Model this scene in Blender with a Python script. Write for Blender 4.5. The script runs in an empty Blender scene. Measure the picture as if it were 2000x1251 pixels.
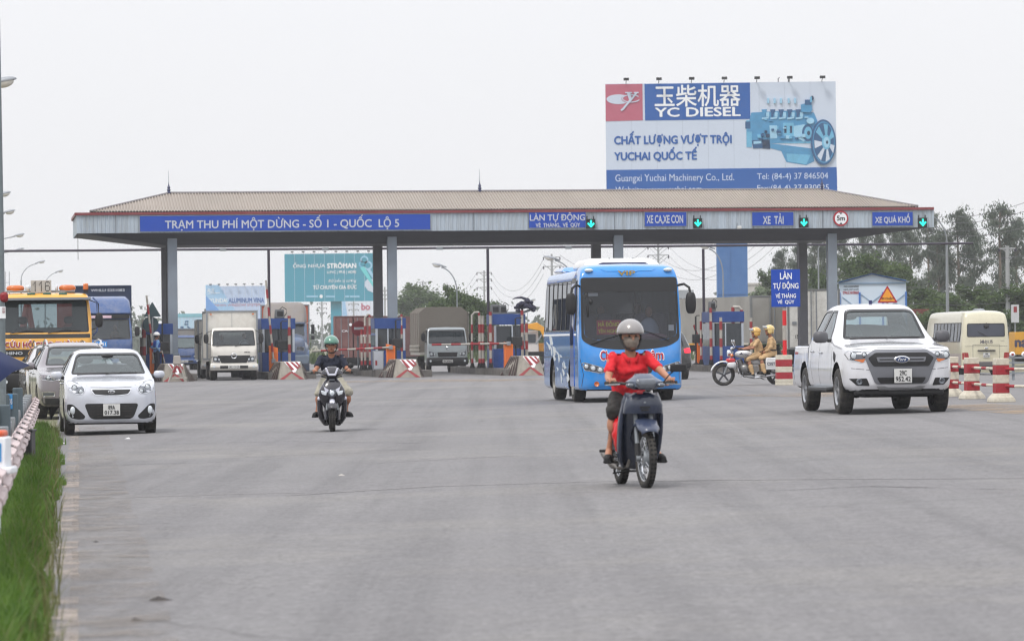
import bpy,bmesh,math,random
import numpy as np
from mathutils import Vector,Matrix
from mathutils.bvhtree import BVHTree
from mathutils.geometry import delaunay_2d_cdt
R = math.radians
sin,cos,pi = math.sin,math.cos,math.pi
random.seed(7)
SC = bpy.context.scene
COL = SC.collection

# ---------------------------------------------------------------- camera
FPX,HY,ROLL,CAMZ = 7500.0,665.0,0.011,1.42       # focal length in photo pixels, horizon row, roll, eye height
cam = bpy.data.cameras.new('camera'); camo = bpy.data.objects.new('camera',cam); COL.objects.link(camo)
cam.sensor_width = 36.0; cam.lens = FPX/2000*36.0
cam.clip_start = 0.5; cam.clip_end = 6000
camo.location = (0,0,CAMZ)
pitch = math.atan((HY-625.5)/FPX)
camo.rotation_euler = (Matrix.Rotation(pi/2+pitch,3,'X') @ Matrix.Rotation(-ROLL,3,'Z')).to_euler()
cam.dof.use_dof = True; cam.dof.focus_distance = 78; cam.dof.aperture_fstop = 6.0
SC.camera = camo

# ---------------------------------------------------------------- world: pale overcast sky over a faint clear-sky tint
SUN_EL,SUN_AZ = R(56),R(215)      # azimuth the light comes from, measured from +Y clockwise
w = bpy.data.worlds.new('World'); SC.world = w; w.use_nodes = True
nt = w.node_tree; nt.nodes.clear()
out = nt.nodes.new('ShaderNodeOutputWorld'); bg = nt.nodes.new('ShaderNodeBackground')
sky = nt.nodes.new('ShaderNodeTexSky'); sky.sky_type = 'NISHITA'; sky.sun_disc = False
sky.sun_elevation = SUN_EL; sky.sun_rotation = SUN_AZ; sky.dust_density = 4.0
tc = nt.nodes.new('ShaderNodeTexCoord'); sp = nt.nodes.new('ShaderNodeSeparateXYZ')
ramp = nt.nodes.new('ShaderNodeMapRange'); ramp.inputs[1].default_value = 0.0; ramp.inputs[2].default_value = 1.0
ramp.inputs[3].default_value = 0.0; ramp.inputs[4].default_value = 1.0
cr = nt.nodes.new('ShaderNodeMix'); cr.data_type = 'RGBA'
cr.inputs[6].default_value = (9.3,9.3,9.55,1); cr.inputs[7].default_value = (18.0,18.2,19.0,1)
cl = nt.nodes.new('ShaderNodeTexNoise'); cl.inputs['Scale'].default_value = 2.2; cl.inputs['Detail'].default_value = 5
mul = nt.nodes.new('ShaderNodeMix'); mul.data_type = 'RGBA'; mul.blend_type = 'MULTIPLY'; mul.inputs[0].default_value = 1
mr2 = nt.nodes.new('ShaderNodeMapRange'); mr2.inputs[3].default_value = 0.965; mr2.inputs[4].default_value = 1.035
mx = nt.nodes.new('ShaderNodeMix'); mx.data_type = 'RGBA'; mx.inputs[0].default_value = 0.90
L = nt.links.new
L(tc.outputs['Generated'],sp.inputs[0]); L(sp.outputs[2],ramp.inputs[0]); L(ramp.outputs[0],cr.inputs[0])
L(tc.outputs['Generated'],cl.inputs['Vector']); L(cl.outputs[0],mr2.inputs[0])
L(cr.outputs[2],mul.inputs[6]); L(mr2.outputs[0],mul.inputs[7])
L(sky.outputs[0],mx.inputs[6]); L(mul.outputs[2],mx.inputs[7]); L(mx.outputs[2],bg.inputs[0])
bg.inputs[1].default_value = 0.1
L(bg.outputs[0],out.inputs[0])
sun = bpy.data.lights.new('sun','SUN'); suno = bpy.data.objects.new('sun',sun); COL.objects.link(suno)
sun.energy = 1.8; sun.angle = R(10); sun.color = (1.0,0.96,0.9)
sd = Vector((sin(SUN_AZ)*cos(SUN_EL),cos(SUN_AZ)*cos(SUN_EL),sin(SUN_EL)))
suno.rotation_euler = sd.to_track_quat('Z','Y').to_euler()
vs = SC.view_settings; vs.view_transform = 'Standard'; vs.look = 'None'; vs.exposure = 0; vs.gamma = 1; vs.use_curve_mapping = False
cy = SC.cycles
cy.max_bounces = 7; cy.transparent_max_bounces = 12; cy.volume_bounces = 1; cy.diffuse_bounces = 3; cy.glossy_bounces = 3
cy.use_denoising = True; SC.cycles.filter_width = 1.2; cy.caustics_reflective = False; cy.caustics_refractive = False

# ---------------------------------------------------------------- placing helpers (survey of the place: eye height, road slope)
def _unroll(px,py):
    du,dv = px-1000,py-HY
    return du*cos(ROLL)-dv*sin(ROLL),du*sin(ROLL)+dv*cos(ROLL)
def P(px,py,Y):
    du,dv = _unroll(px,py)
    return Vector((du*Y/FPX,Y,CAMZ-dv*Y/FPX))
def gz(X,Y):
    t = min(1,max(0,(Y-95)/60)); t = t*t*(3-2*t)
    c = .019*(1-t)+.004*t
    e = 9.6-.02*(Y-70)
    x = max(X,-22)
    z = c*min(x,e)
    if X > e: z -= .02*min(X-e,14)
    if Y > 175: z *= max(0,1-(Y-175)/60)
    return z
def G(px,py):
    du,dv = _unroll(px,py)
    Y = CAMZ*FPX/dv
    for _ in range(25):
        X = du*Y/FPX
        Y = (CAMZ-gz(X,Y))*FPX/dv
    return Vector((du*Y/FPX,Y,gz(du*Y/FPX,Y)))
def GX(px,Y):     # ground point below a photo column at a distance
    X = (px-1000)*Y/FPX
    return Vector((X,Y,gz(X,Y)))

# ---------------------------------------------------------------- materials
def S(r,g,b):
    f = lambda c: (c/255/12.92) if c/255 <= .04045 else ((c/255+.055)/1.055)**2.4
    return (f(r),f(g),f(b),1)
MATS = {}
def mat(name,col,rough=.5,metal=0,coat=0,var=.10,vscale=3.0,bump=0,bscale=60,emit=None,estr=0,spec=.5,dirt=None,dirt_amt=0,dscale=1.5,back=None,stretch=None):
    if name in MATS: return MATS[name]
    m = bpy.data.materials.new(name); m.use_nodes = True; MATS[name] = m
    n = m.node_tree; b = n.nodes['Principled BSDF']; ln = n.links.new
    b.inputs['Roughness'].default_value = rough; b.inputs['Metallic'].default_value = metal
    b.inputs['Coat Weight'].default_value = coat; b.inputs['Coat Roughness'].default_value = .05
    b.inputs['Specular IOR Level'].default_value = spec
    t = n.nodes.new('ShaderNodeTexCoord')
    vec = t.outputs['Object']
    if stretch:
        mp = n.nodes.new('ShaderNodeMapping'); mp.inputs['Scale'].default_value = stretch
        ln(vec,mp.inputs[0]); vec = mp.outputs[0]
    no = n.nodes.new('ShaderNodeTexNoise'); no.inputs['Scale'].default_value = vscale; no.inputs['Detail'].default_value = 6
    no.inputs['Roughness'].default_value = .65
    ln(vec,no.inputs['Vector'])
    mr = n.nodes.new('ShaderNodeMapRange'); mr.inputs[1].default_value = .3; mr.inputs[2].default_value = .7
    mr.inputs[3].default_value = 1-var; mr.inputs[4].default_value = 1+var*.6
    ln(no.outputs[0],mr.inputs[0])
    mm = n.nodes.new('ShaderNodeMix'); mm.data_type = 'RGBA'; mm.blend_type = 'MULTIPLY'; mm.inputs[0].default_value = 1
    mm.inputs[6].default_value = col; ln(mr.outputs[0],mm.inputs[7]); c = mm.outputs[2]
    if dirt:
        n2 = n.nodes.new('ShaderNodeTexNoise'); n2.inputs['Scale'].default_value = dscale; n2.inputs['Detail'].default_value = 8; n2.inputs['Roughness'].default_value = .75
        ln(vec,n2.inputs['Vector'])
        r2 = n.nodes.new('ShaderNodeMapRange'); r2.inputs[1].default_value = .42; r2.inputs[2].default_value = .72; r2.inputs[4].default_value = dirt_amt
        ln(n2.outputs[0],r2.inputs[0])
        md = n.nodes.new('ShaderNodeMix'); md.data_type = 'RGBA'; md.inputs[7].default_value = dirt
        ln(r2.outputs[0],md.inputs[0]); ln(c,md.inputs[6]); c = md.outputs[2]
    if back:
        g = n.nodes.new('ShaderNodeNewGeometry'); mb_ = n.nodes.new('ShaderNodeMix'); mb_.data_type = 'RGBA'
        mb_.inputs[7].default_value = back; ln(g.outputs['Backfacing'],mb_.inputs[0]); ln(c,mb_.inputs[6]); c = mb_.outputs[2]
    ln(c,b.inputs['Base Color'])
    if bump:
        bn = n.nodes.new('ShaderNodeTexNoise'); bn.inputs['Scale'].default_value = bscale; bn.inputs['Detail'].default_value = 4
        ln(vec,bn.inputs['Vector']); bu = n.nodes.new('ShaderNodeBump'); bu.inputs['Strength'].default_value = bump; bu.inputs['Distance'].default_value = .02
        ln(bn.outputs[0],bu.inputs['Height']); ln(bu.outputs[0],b.inputs['Normal'])
    if emit:
        b.inputs['Emission Color'].default_value = emit; b.inputs['Emission Strength'].default_value = estr
    return m
def glass(name,tint=(.55,.62,.62,1),trans=.6,rough=.02):
    if name in MATS: return MATS[name]
    m = bpy.data.materials.new(name); m.use_nodes = True; MATS[name] = m
    n = m.node_tree; n.nodes.clear(); ln = n.links.new
    o = n.nodes.new('ShaderNodeOutputMaterial')
    tr = n.nodes.new('ShaderNodeBsdfTransparent'); tr.inputs[0].default_value = tint
    df = n.nodes.new('ShaderNodeBsdfDiffuse'); df.inputs[0].default_value = (tint[0]*.45,tint[1]*.46,tint[2]*.47,1)
    gl = n.nodes.new('ShaderNodeBsdfGlossy'); gl.inputs['Roughness'].default_value = rough; gl.inputs[0].default_value = (.95,.97,1,1)
    m1 = n.nodes.new('ShaderNodeMixShader'); m1.inputs[0].default_value = trans
    ln(df.outputs[0],m1.inputs[1]); ln(tr.outputs[0],m1.inputs[2])
    fr = n.nodes.new('ShaderNodeFresnel'); fr.inputs[0].default_value = 1.55
    ad = n.nodes.new('ShaderNodeMath'); ad.operation = 'MULTIPLY_ADD'; ad.inputs[1].default_value = .9; ad.inputs[2].default_value = .0
    ln(fr.outputs[0],ad.inputs[0])
    m2 = n.nodes.new('ShaderNodeMixShader'); ln(ad.outputs[0],m2.inputs[0]); ln(m1.outputs[0],m2.inputs[1]); ln(gl.outputs[0],m2.inputs[2])
    ln(m2.outputs[0],o.inputs[0])
    return m

# ---------------------------------------------------------------- object helpers
def props(o,label=None,cat=None,group=None,kind=None):
    if label: o['label'] = label
    if cat: o['category'] = cat
    if group: o['group'] = group
    if kind: o['kind'] = kind
    return o
def thing(name,label,cat,loc=(0,0,0),rz=0,group=None):
    o = bpy.data.objects.new(name,None); COL.objects.link(o); o.empty_display_size = .3
    o.location = loc; o.rotation_euler = (0,0,rz)
    return props(o,label,cat,group)
def copy_tree(o,parent=None,loc=None,rz=None,label=None):
    c = o.copy(); COL.objects.link(c); c.parent = parent
    if loc is not None: c.location = loc
    if rz is not None: c.rotation_euler = (0,0,rz)
    if label: c['label'] = label
    for ch in list(o.children): copy_tree(ch,c)
    return c
class MB:
    def __init__(s): s.v = []; s.f = []; s.M = Matrix.Identity(4)
    def at(s,loc=(0,0,0),rot=(0,0,0),sc=(1,1,1)):
        from mathutils import Euler
        s.M = Matrix.Translation(loc) @ Euler(rot).to_matrix().to_4x4() @ Matrix.Diagonal((*sc,1)); return s
    def add(s,vs,fs):
        o = len(s.v); s.v += [tuple(s.M @ Vector(p)) for p in vs]; s.f += [tuple(i+o for i in f) for f in fs]; return s
    def box(s,c,d,rz=0,top=1.0):
        x,y,z = d[0]/2,d[1]/2,d[2]/2; vs = []
        for sz in (-1,1):
            k = top if sz > 0 else 1
            for sx,sy in ((-1,-1),(1,-1),(1,1),(-1,1)):
                a,b = sx*x*k,sy*y*k
                vs.append((c[0]+a*cos(rz)-b*sin(rz),c[1]+a*sin(rz)+b*cos(rz),c[2]+sz*z))
        return s.add(vs,[(3,2,1,0),(4,5,6,7),(0,1,5,4),(1,2,6,5),(2,3,7,6),(3,0,4,7)])
    def ring(s,rings,cap=True,close=True):
        n = len(rings[0]); vs = [p for r in rings for p in r]; fs = []
        for i in range(len(rings)-1):
            for j in range(n if close else n-1):
                k = (j+1) % n
                fs.append((i*n+j,i*n+k,(i+1)*n+k,(i+1)*n+j))
        if cap: fs += [tuple(reversed(range(n))),tuple((len(rings)-1)*n+j for j in range(n))]
        return s.add(vs,fs)
    def tube(s,path,r,n=8,cap=True):
        path = [Vector(p) for p in path]; rs = r if isinstance(r,(list,tuple)) else [r]*len(path)
        rings = []; up = None
        for i,p in enumerate(path):
            t = (path[min(i+1,len(path)-1)]-path[max(i-1,0)])
            t = t.normalized() if t.length > 1e-9 else Vector((0,0,1))
            if up is None:
                up = Vector((0,0,1)) if abs(t.z) < .9 else Vector((0,1,0))
            a = t.cross(up)
            a = a.normalized() if a.length > 1e-6 else t.orthogonal().normalized()
            b = t.cross(a).normalized(); up = -b if False else up
            rings.append([tuple(p+(a*cos(2*pi*k/n)-b*sin(2*pi*k/n))*rs[i]) for k in range(n)])
        return s.ring([list(reversed(q)) for q in rings],cap)
    def lathe(s,prof,n=24,axis='z',c=(0,0,0),cap=False):
        rings = []
        for r,h in prof:
            q = []
            for k in range(n):
                a = 2*pi*k/n
                if axis == 'z': q.append((c[0]+r*cos(a),c[1]+r*sin(a),c[2]+h))
                elif axis == 'x': q.append((c[0]+h,c[1]+r*cos(a),c[2]+r*sin(a)))
                else: q.append((c[0]+r*sin(a),c[1]+h,c[2]+r*cos(a)))
            rings.append(q)
        return s.ring(rings,cap)
    def ell(s,c,d,n=16,m=10,z0=-1.0,rot=None,pw=1.0):
        rings = []
        for i in range(m+1):
            t = -1+(2*i/m); ph = t*pi/2
            zz = sin(ph); rr = max(cos(ph),1e-4)**pw
            if zz < z0: zz = z0; rr = math.sqrt(max(0,1-z0*z0))
            rings.append([(rr*cos(2*pi*k/n)*d[0],rr*sin(2*pi*k/n)*d[1],zz*d[2]) for k in range(n)])
        mtx = Matrix.Translation(c) @ (rot.to_matrix().to_4x4() if rot else Matrix.Identity(4))
        rings = [[tuple(mtx @ Vector(p)) for p in q] for q in rings]
        return s.ring(rings,True)
    def prism(s,poly,y0,y1,plane='xz',hole=None):
        # poly in the plane, extruded along the third axis
        V2 = [Vector(p) for p in poly]; n = len(V2)
        area = sum(V2[i].x*V2[(i+1) % n].y-V2[(i+1) % n].x*V2[i].y for i in range(n))
        if area < 0: V2.reverse()
        def m(p,t):
            return (p.x,t,p.y) if plane == 'xz' else ((t,p.x,p.y) if plane == 'yz' else (p.x,p.y,t))
        vs = [m(p,y0) for p in V2]+[m(p,y1) for p in V2]
        fs = [tuple(range(n)),tuple(reversed(range(n,2*n)))]+[(i,i+n,(i+1) % n+n,(i+1) % n) for i in range(n)]
        if (plane == 'xz') != (y1 > y0): fs = [tuple(reversed(f)) for f in fs]
        return s.add(vs,fs)
    def obj(s,name,m,parent=None,smooth=True,bevel=0,bseg=2,ang=38,label=None,mw=None):
        me = bpy.data.meshes.new(name); me.from_pydata(s.v,[],s.f)
        if isinstance(m,(list,tuple)):
            for q in m: me.materials.append(q)
        else: me.materials.append(m)
        if smooth:
            me.polygons.foreach_set('use_smooth',[True]*len(me.polygons))
            me.set_sharp_from_angle(angle=R(ang))
        o = bpy.data.objects.new(name,me); COL.objects.link(o)
        if parent: o.parent = parent
        if bevel:
            b = o.modifiers.new('bevel','BEVEL'); b.width = bevel; b.segments = bseg; b.limit_method = 'ANGLE'; b.angle_limit = R(35)
        if label: o['label'] = label
        return o
def boxo(name,m,parent,c,d,rz=0,bevel=0,top=1.0,label=None):
    return MB().box(c,d,rz,top).obj(name,m,parent,bevel=bevel,label=label)
def tubeo(name,m,parent,path,r,n=8): return MB().tube(path,r,n).obj(name,m,parent)

# ---------------------------------------------------------------- polygons
def rpoly(pts,r=.03,n=4):
    out = []; N = len(pts); rr = r if isinstance(r,(list,tuple)) else [r]*N
    for i in range(N):
        p0,p,p1 = Vector(pts[i-1]),Vector(pts[i]),Vector(pts[(i+1) % N])
        a,b = (p0-p),(p1-p); q = min(rr[i],a.length*.45,b.length*.45)
        if q <= 0: out.append(tuple(p)); continue
        A,B = p+a.normalized()*q,p+b.normalized()*q
        for k in range(n+1):
            t = k/n; out.append(tuple(A*(1-t)**2+p*2*t*(1-t)+B*t*t))
    return out
def offset(pts,d):    # inwards for d > 0
    n = len(pts); V2 = [Vector(p) for p in pts]
    area = sum(V2[i].x*V2[(i+1) % n].y-V2[(i+1) % n].x*V2[i].y for i in range(n))
    s = 1 if area > 0 else -1; out = []
    for i in range(n):
        a = (V2[i]-V2[i-1]); b = (V2[(i+1) % n]-V2[i])
        if a.length < 1e-6 or b.length < 1e-6: out.append(tuple(V2[i])); continue
        a.normalize(); b.normalize()
        na,nb = Vector((-a.y,a.x))*s,Vector((-b.y,b.x))*s
        m = na+nb
        m = m/max(m.dot(na),.35) if m.length > 1e-6 else na
        out.append(tuple(V2[i]+m*d))
    return out
def inside(x,y,poly):
    c = False; n = len(poly); j = n-1
    for i in range(n):
        xi,yi = poly[i]; xj,yj = poly[j]
        if (yi > y) != (yj > y) and x < (xj-xi)*(y-yi)/(yj-yi)+xi: c = not c
        j = i
    return c
def near_on(x,y,poly):
    best = None; n = len(poly)
    for i in range(n):
        ax,ay = poly[i]; bx,by = poly[(i+1) % n]; dx,dy = bx-ax,by-ay
        t = max(0,min(1,((x-ax)*dx+(y-ay)*dy)/max(dx*dx+dy*dy,1e-12))); qx,qy = ax+t*dx,ay+t*dy
        d = (qx-x)**2+(qy-y)**2
        if best is None or d < best[0]: best = (d,qx,qy)
    return best[1],best[2]
def trigrid(poly,step,hole=None):
    pts = []; edges = []
    def loop(pl):
        st = len(pts); N = len(pl)
        for i in range(N):
            a,b = Vector(pl[i]),Vector(pl[(i+1) % N]); k = max(1,int(math.ceil((b-a).length/step)))
            for q in range(k): pts.append(a.lerp(b,q/k))
        for i in range(st,len(pts)): edges.append((i,i+1 if i+1 < len(pts) else st))
    loop(poly)
    if hole: loop(hole)
    xs = [p[0] for p in poly]; ys = [p[1] for p in poly]
    x = min(xs)+step*.5
    while x < max(xs):
        y = min(ys)+step*.5
        while y < max(ys):
            if inside(x,y,poly) and not (hole and inside(x,y,hole)):
                nx,ny = near_on(x,y,poly)
                if (nx-x)**2+(ny-y)**2 > (step*.4)**2: pts.append(Vector((x,y)))
            y += step
        x += step
    r = delaunay_2d_cdt(pts,edges,[],0,1e-6)
    vo,fo = r[0],r[2]; fs = []
    for f in fo:
        cx = sum(vo[i].x for i in f)/len(f); cyy = sum(vo[i].y for i in f)/len(f)
        if inside(cx,cyy,poly) and not (hole and inside(cx,cyy,hole)): fs.append(tuple(f))
    return [(p.x,p.y) for p in vo],fs

# ---------------------------------------------------------------- lofted bodies with cut openings and conforming panels
def pchip(xs,ys,xq):
    xs = np.array(xs,float); ys = np.array(ys,float); h = np.diff(xs); dl = np.diff(ys)/h; n = len(xs)
    if n == 2: return ys[0]+(np.array(xq)-xs[0])*dl[0]
    d = np.zeros(n)
    for i in range(1,n-1):
        if dl[i-1]*dl[i] > 0:
            w1,w2 = 2*h[i]+h[i-1],h[i]+2*h[i-1]; d[i] = (w1+w2)/(w1/dl[i-1]+w2/dl[i])
    d[0],d[-1] = dl[0],dl[-1]
    xq = np.array(xq,float); k = np.clip(np.searchsorted(xs,xq)-1,0,n-2); t = (xq-xs[k])/h[k]
    return ((2*t**3-3*t**2+1)*ys[k]+(t**3-2*t**2+t)*h[k]*d[k]+(-2*t**3+3*t**2)*ys[k+1]+(t**3-t**2)*h[k]*d[k+1])
class Shell:
    """body lofted along y from half sections [(x,z)..] bottom centre -> top centre"""
    def __init__(s,stations,step=.06,sub=4,fb=.03,bb=.03,xf=1.0):
        ys = [a for a,_ in stations]; K = len(stations[0][1])
        q = sorted(set([round(y,4) for y in np.arange(ys[0],ys[-1],step)]+[round(y,4) for y in ys]))
        q = [y for i,y in enumerate(q) if i == 0 or y-q[i-1] > .008]
        X = np.array([pchip(ys,[st[1][k][0] for st in stations],q) for k in range(K)]).T
        Z = np.array([pchip(ys,[st[1][k][1] for st in stations],q) for k in range(K)]).T
        kk = np.linspace(0,K-1,(K-1)*sub+1)
        rows = []
        for i in range(len(q)):
            x = pchip(range(K),X[i],kk); z = pchip(range(K),Z[i],kk)
            rows.append([(a*xf,q[i],b) for a,b in zip(x,z)]+[(-a*xf,q[i],b) for a,b in list(zip(x,z))[-2:0:-1]])
        def cap(row,bulge,sgn):
            zc = (row[0][2]+row[len(kk)-1][2])/2; res = []
            for t in (.93,.82,.68,.52,.35,.18,.02):
                res.append([(p[0]*t,p[1]+sgn*bulge*(1-t*t),zc+(p[2]-zc)*t) for p in row])
            return res
        s.V = [Vector(p) for r in list(reversed(cap(rows[0],fb,-1)))+rows+cap(rows[-1],bb,1) for p in r]
        nr = len(s.V)//len(rows[0]); n = len(rows[0]); s.F = []
        for i in range(nr-1):
            for j in range(n):
                k = (j+1) % n; s.F.append((i*n+j,(i+1)*n+j,(i+1)*n+k,i*n+k))
        s.bvh = BVHTree.FromPolygons(s.V,s.F)
        s.L = ys[-1]
        s.fn = s._normals()
    def _normals(s):
        r = []
        for f in s.F:
            a,b,c,d = [s.V[i] for i in f]; n = (c-a).cross(d-b); r.append(n.normalized() if n.length > 1e-9 else Vector((0,0,1)))
        # orient outwards
        k = sum(1 for i,f in enumerate(s.F) if r[i].dot(s.V[f[0]]-Vector((0,s.L/2,.8))) > 0)
        if k < len(r)/2:
            s.F = [tuple(reversed(f)) for f in s.F]; r = [-n for n in r]
        return r
    D = {'front': (Vector((0,1,0)),0,2),'back': (Vector((0,-1,0)),0,2),'right': (Vector((-1,0,0)),1,2),'left': (Vector((1,0,0)),1,2),'top': (Vector((0,0,-1)),0,1)}
    def hit(s,d,a,b):
        dv = s.D[d][0]; m = {'front': (a,-9,b),'back': (a,s.L+9,b),'right': (9,a,b),'left': (-9,a,b),'top': (a,b,9)}[d]
        h = s.bvh.ray_cast(Vector(m),dv)
        return h[0]
    def hole(s,d,poly,mind=.15):
        dv,i0,i1 = s.D[d]; kill = set()
        for fi,f in enumerate(s.F):
            if s.fn[fi].dot(dv) > -mind: continue
            c = (s.V[f[0]]+s.V[f[1]]+s.V[f[2]]+s.V[f[3]])/4
            if inside(c[i0],c[i1],poly): kill.add(fi)
        vk = {v for fi in kill for v in s.F[fi]}
        keep = [(f,n) for fi,(f,n) in enumerate(zip(s.F,s.fn)) if fi not in kill]
        s.F = [a for a,_ in keep]; s.fn = [b for _,b in keep]
        use = {v for f in s.F for v in f}
        for v in vk & use:
            p = s.V[v]
            q = near_on(p[i0],p[i1],poly); h = s.hit(d,*q)
            if h is not None and (h-p).length < .22: s.V[v] = h
    def arch(s,yc,zc,r,xmin=.45):
        kill = set()
        for fi,f in enumerate(s.F):
            c = (s.V[f[0]]+s.V[f[1]]+s.V[f[2]]+s.V[f[3]])/4
            if abs(c.x) > xmin and math.hypot(c.y-yc,c.z-zc) < r: kill.add(fi)
        vk = {v for fi in kill for v in s.F[fi]}
        keep = [(f,n) for fi,(f,n) in enumerate(zip(s.F,s.fn)) if fi not in kill]
        s.F = [a for a,_ in keep]; s.fn = [b for _,b in keep]
        use = {v for f in s.F for v in f}
        for v in vk & use:
            p = s.V[v]; dy,dz = p.y-yc,p.z-zc; dd = math.hypot(dy,dz)
            if dd > 1e-4 and abs(p.x) > xmin: s.V[v] = Vector((p.x,yc+dy/dd*r,zc+dz/dd*r))
    def build(s,name,m,parent,under=None,zu=.35):
        mb = MB(); mb.v = [tuple(p) for p in s.V]; mb.f = [f for f,n in zip(s.F,s.fn) if not (under and n.z < -.8 and s.V[f[0]].z < zu)]
        o = mb.obj(name,m,parent,ang=50)
        if under:
            m2 = MB(); m2.v = mb.v; m2.f = [f for f,n in zip(s.F,s.fn) if n.z < -.8 and s.V[f[0]].z < zu]
            me = m2.obj('underbody',under,parent)
        bm = bmesh.new(); bm.from_mesh(o.data); bmesh.ops.delete(bm,geom=[v for v in bm.verts if not v.link_faces],context='VERTS'); bm.to_mesh(o.data); bm.free()
        return o
    def decal(s,name,poly,m,d='front',off=.004,th=.012,hole=None,step=.05,parent=None,label=None,flat=False):
        p2,fs = trigrid(poly,step,hole); dv = s.D[d][0]; pts = []; miss = []
        for i,(a,b) in enumerate(p2):
            h = s.hit(d,a,b)
            pts.append(h)
            if h is None: miss.append(i)
        good = [p for p in pts if p is not None]
        if not good: return None
        for i in miss:
            a,b = p2[i]; i0,i1 = s.D[d][1:]
            g = min(good,key=lambda q: (q[i0]-a)**2+(q[i1]-b)**2); q = g.copy(); q[i0] = a; q[i1] = b; pts[i] = q
        if flat:
            k = [i for i in range(3) if i not in s.D[d][1:]][0]; mval = sorted(p[k] for p in pts)[len(pts)//2]
            for p in pts: p[k] = mval
        top = [p-dv*off for p in pts]; bot = [p-dv*(off-th) for p in pts]; n = len(top)
        # orient
        f0 = fs[0]; nn = (top[f0[1]]-top[f0[0]]).cross(top[f0[2]]-top[f0[0]])
        if nn.dot(dv) > 0: fs = [tuple(reversed(f)) for f in fs]
        ed = {}
        for f in fs:
            for i in range(len(f)):
                e = (f[i],f[(i+1) % len(f)]); ed[e] = 1
        rim = [e for e in ed if (e[1],e[0]) not in ed]
        mb = MB(); mb.v = [tuple(p) for p in top+bot]; mb.f = list(fs)+[(e[1],e[0],e[0]+n,e[1]+n) for e in rim]
        return mb.obj(name,m,parent,ang=45,label=label)
def mir(poly): return [(-x,z) for x,z in reversed(poly)]

def fastloft(rings,name,m,parent,cap=True,smooth=True,ang=50):
    return MB().ring(rings,cap).obj(name,m,parent,smooth=smooth,ang=ang)

# ---------------------------------------------------------------- lettering (flat print as thin geometry)
_fc = {}
def text_mesh(s,bold=0.0,shear=0):
    key = (s,bold,shear)
    if key in _fc: return _fc[key]
    c = bpy.data.curves.new('lettering','FONT'); c.body = s; c.size = 1; c.offset = bold; c.shear = shear; c.resolution_u = 3
    o = bpy.data.objects.new('lettering',c); COL.objects.link(o)
    dg = bpy.context.evaluated_depsgraph_get(); me = bpy.data.meshes.new_from_object(o.evaluated_get(dg))
    bpy.data.objects.remove(o); bpy.data.curves.remove(c)
    v = [tuple(p.co) for p in me.vertices]; f = [tuple(p.vertices) for p in me.polygons]; bpy.data.meshes.remove(me)
    _fc[key] = (v,f); return _fc[key]
def text(s,m,parent,x0,x1,z0,z1,y,bold=.02,name='lettering',d='front',shell=None,fit='both',off=.003,shear=0,rad=None,cap_ref=None):
    """letters filling x0..x1 by z0..z1 on a plane facing -y (front), +y (back), +x or -x"""
    v,f = text_mesh(s,0,shear)
    if not v: return None
    ax,bx = min(p[0] for p in v),max(p[0] for p in v)
    ay,by = min(p[1] for p in v),max(p[1] for p in v)
    mb = MB(); vs = []
    sx = (x1-x0)/(bx-ax); sz = (z1-z0)/(by-ay)
    for p in v:
        a = x0+(p[0]-ax)*sx; b = z0+(p[1]-ay)*sz
        if d == 'back': a = x0+x1-a
        if shell is not None:
            h = shell.hit(d,a,b)
            if h is None: h = Vector((a,y or 0,b)) if d in ('front','back') else Vector((y or 0,a,b))
            q = h-shell.D[d][0]*(off+.004); vs.append(tuple(q))
        elif d == 'front': vs.append((a,y-off,b))
        elif d == 'back': vs.append((a,y+off,b))
        elif d == 'left': vs.append((y-off,x0+x1-a,b))
        else: vs.append((y+off,a,b))
    if d == 'left' and shell is not None:   # reading direction on the -x side runs from +y to -y
        vs = []
        for p in v:
            a = x1-(p[0]-ax)*sx; b = z0+(p[1]-ay)*sz; h = shell.hit(d,a,b) or Vector((0,a,b)); vs.append(tuple(h-shell.D[d][0]*(off+.004)))
    mb.v = vs; mb.f = f
    if bold > .004:      # heavier strokes: the same letters again, a hair to each side and a hair prouder
        n0,ax_ = len(vs),(0 if d in ('front','back') else 1); nrm = {'front': (0,-1),'back': (0,1),'left': (-1,0),'right': (1,0)}[d]; base = list(vs); bf = list(f)
        for i,(k,kz) in enumerate(((-1,0),(1,0),(0,1),(0,-1))):
            for p in base:
                q = [p[0]+nrm[0]*.0012*(i+1),p[1]+nrm[1]*.0012*(i+1),p[2]+kz*bold*sz*.8]; q[ax_] += k*bold*sx*.9; vs.append(tuple(q))
            bf += [tuple(j+n0*(i+1) for j in g_) for g_ in f]
        f = bf
    mb.v = vs; mb.f = f
    return mb.obj(name,m,parent,smooth=False)

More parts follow.
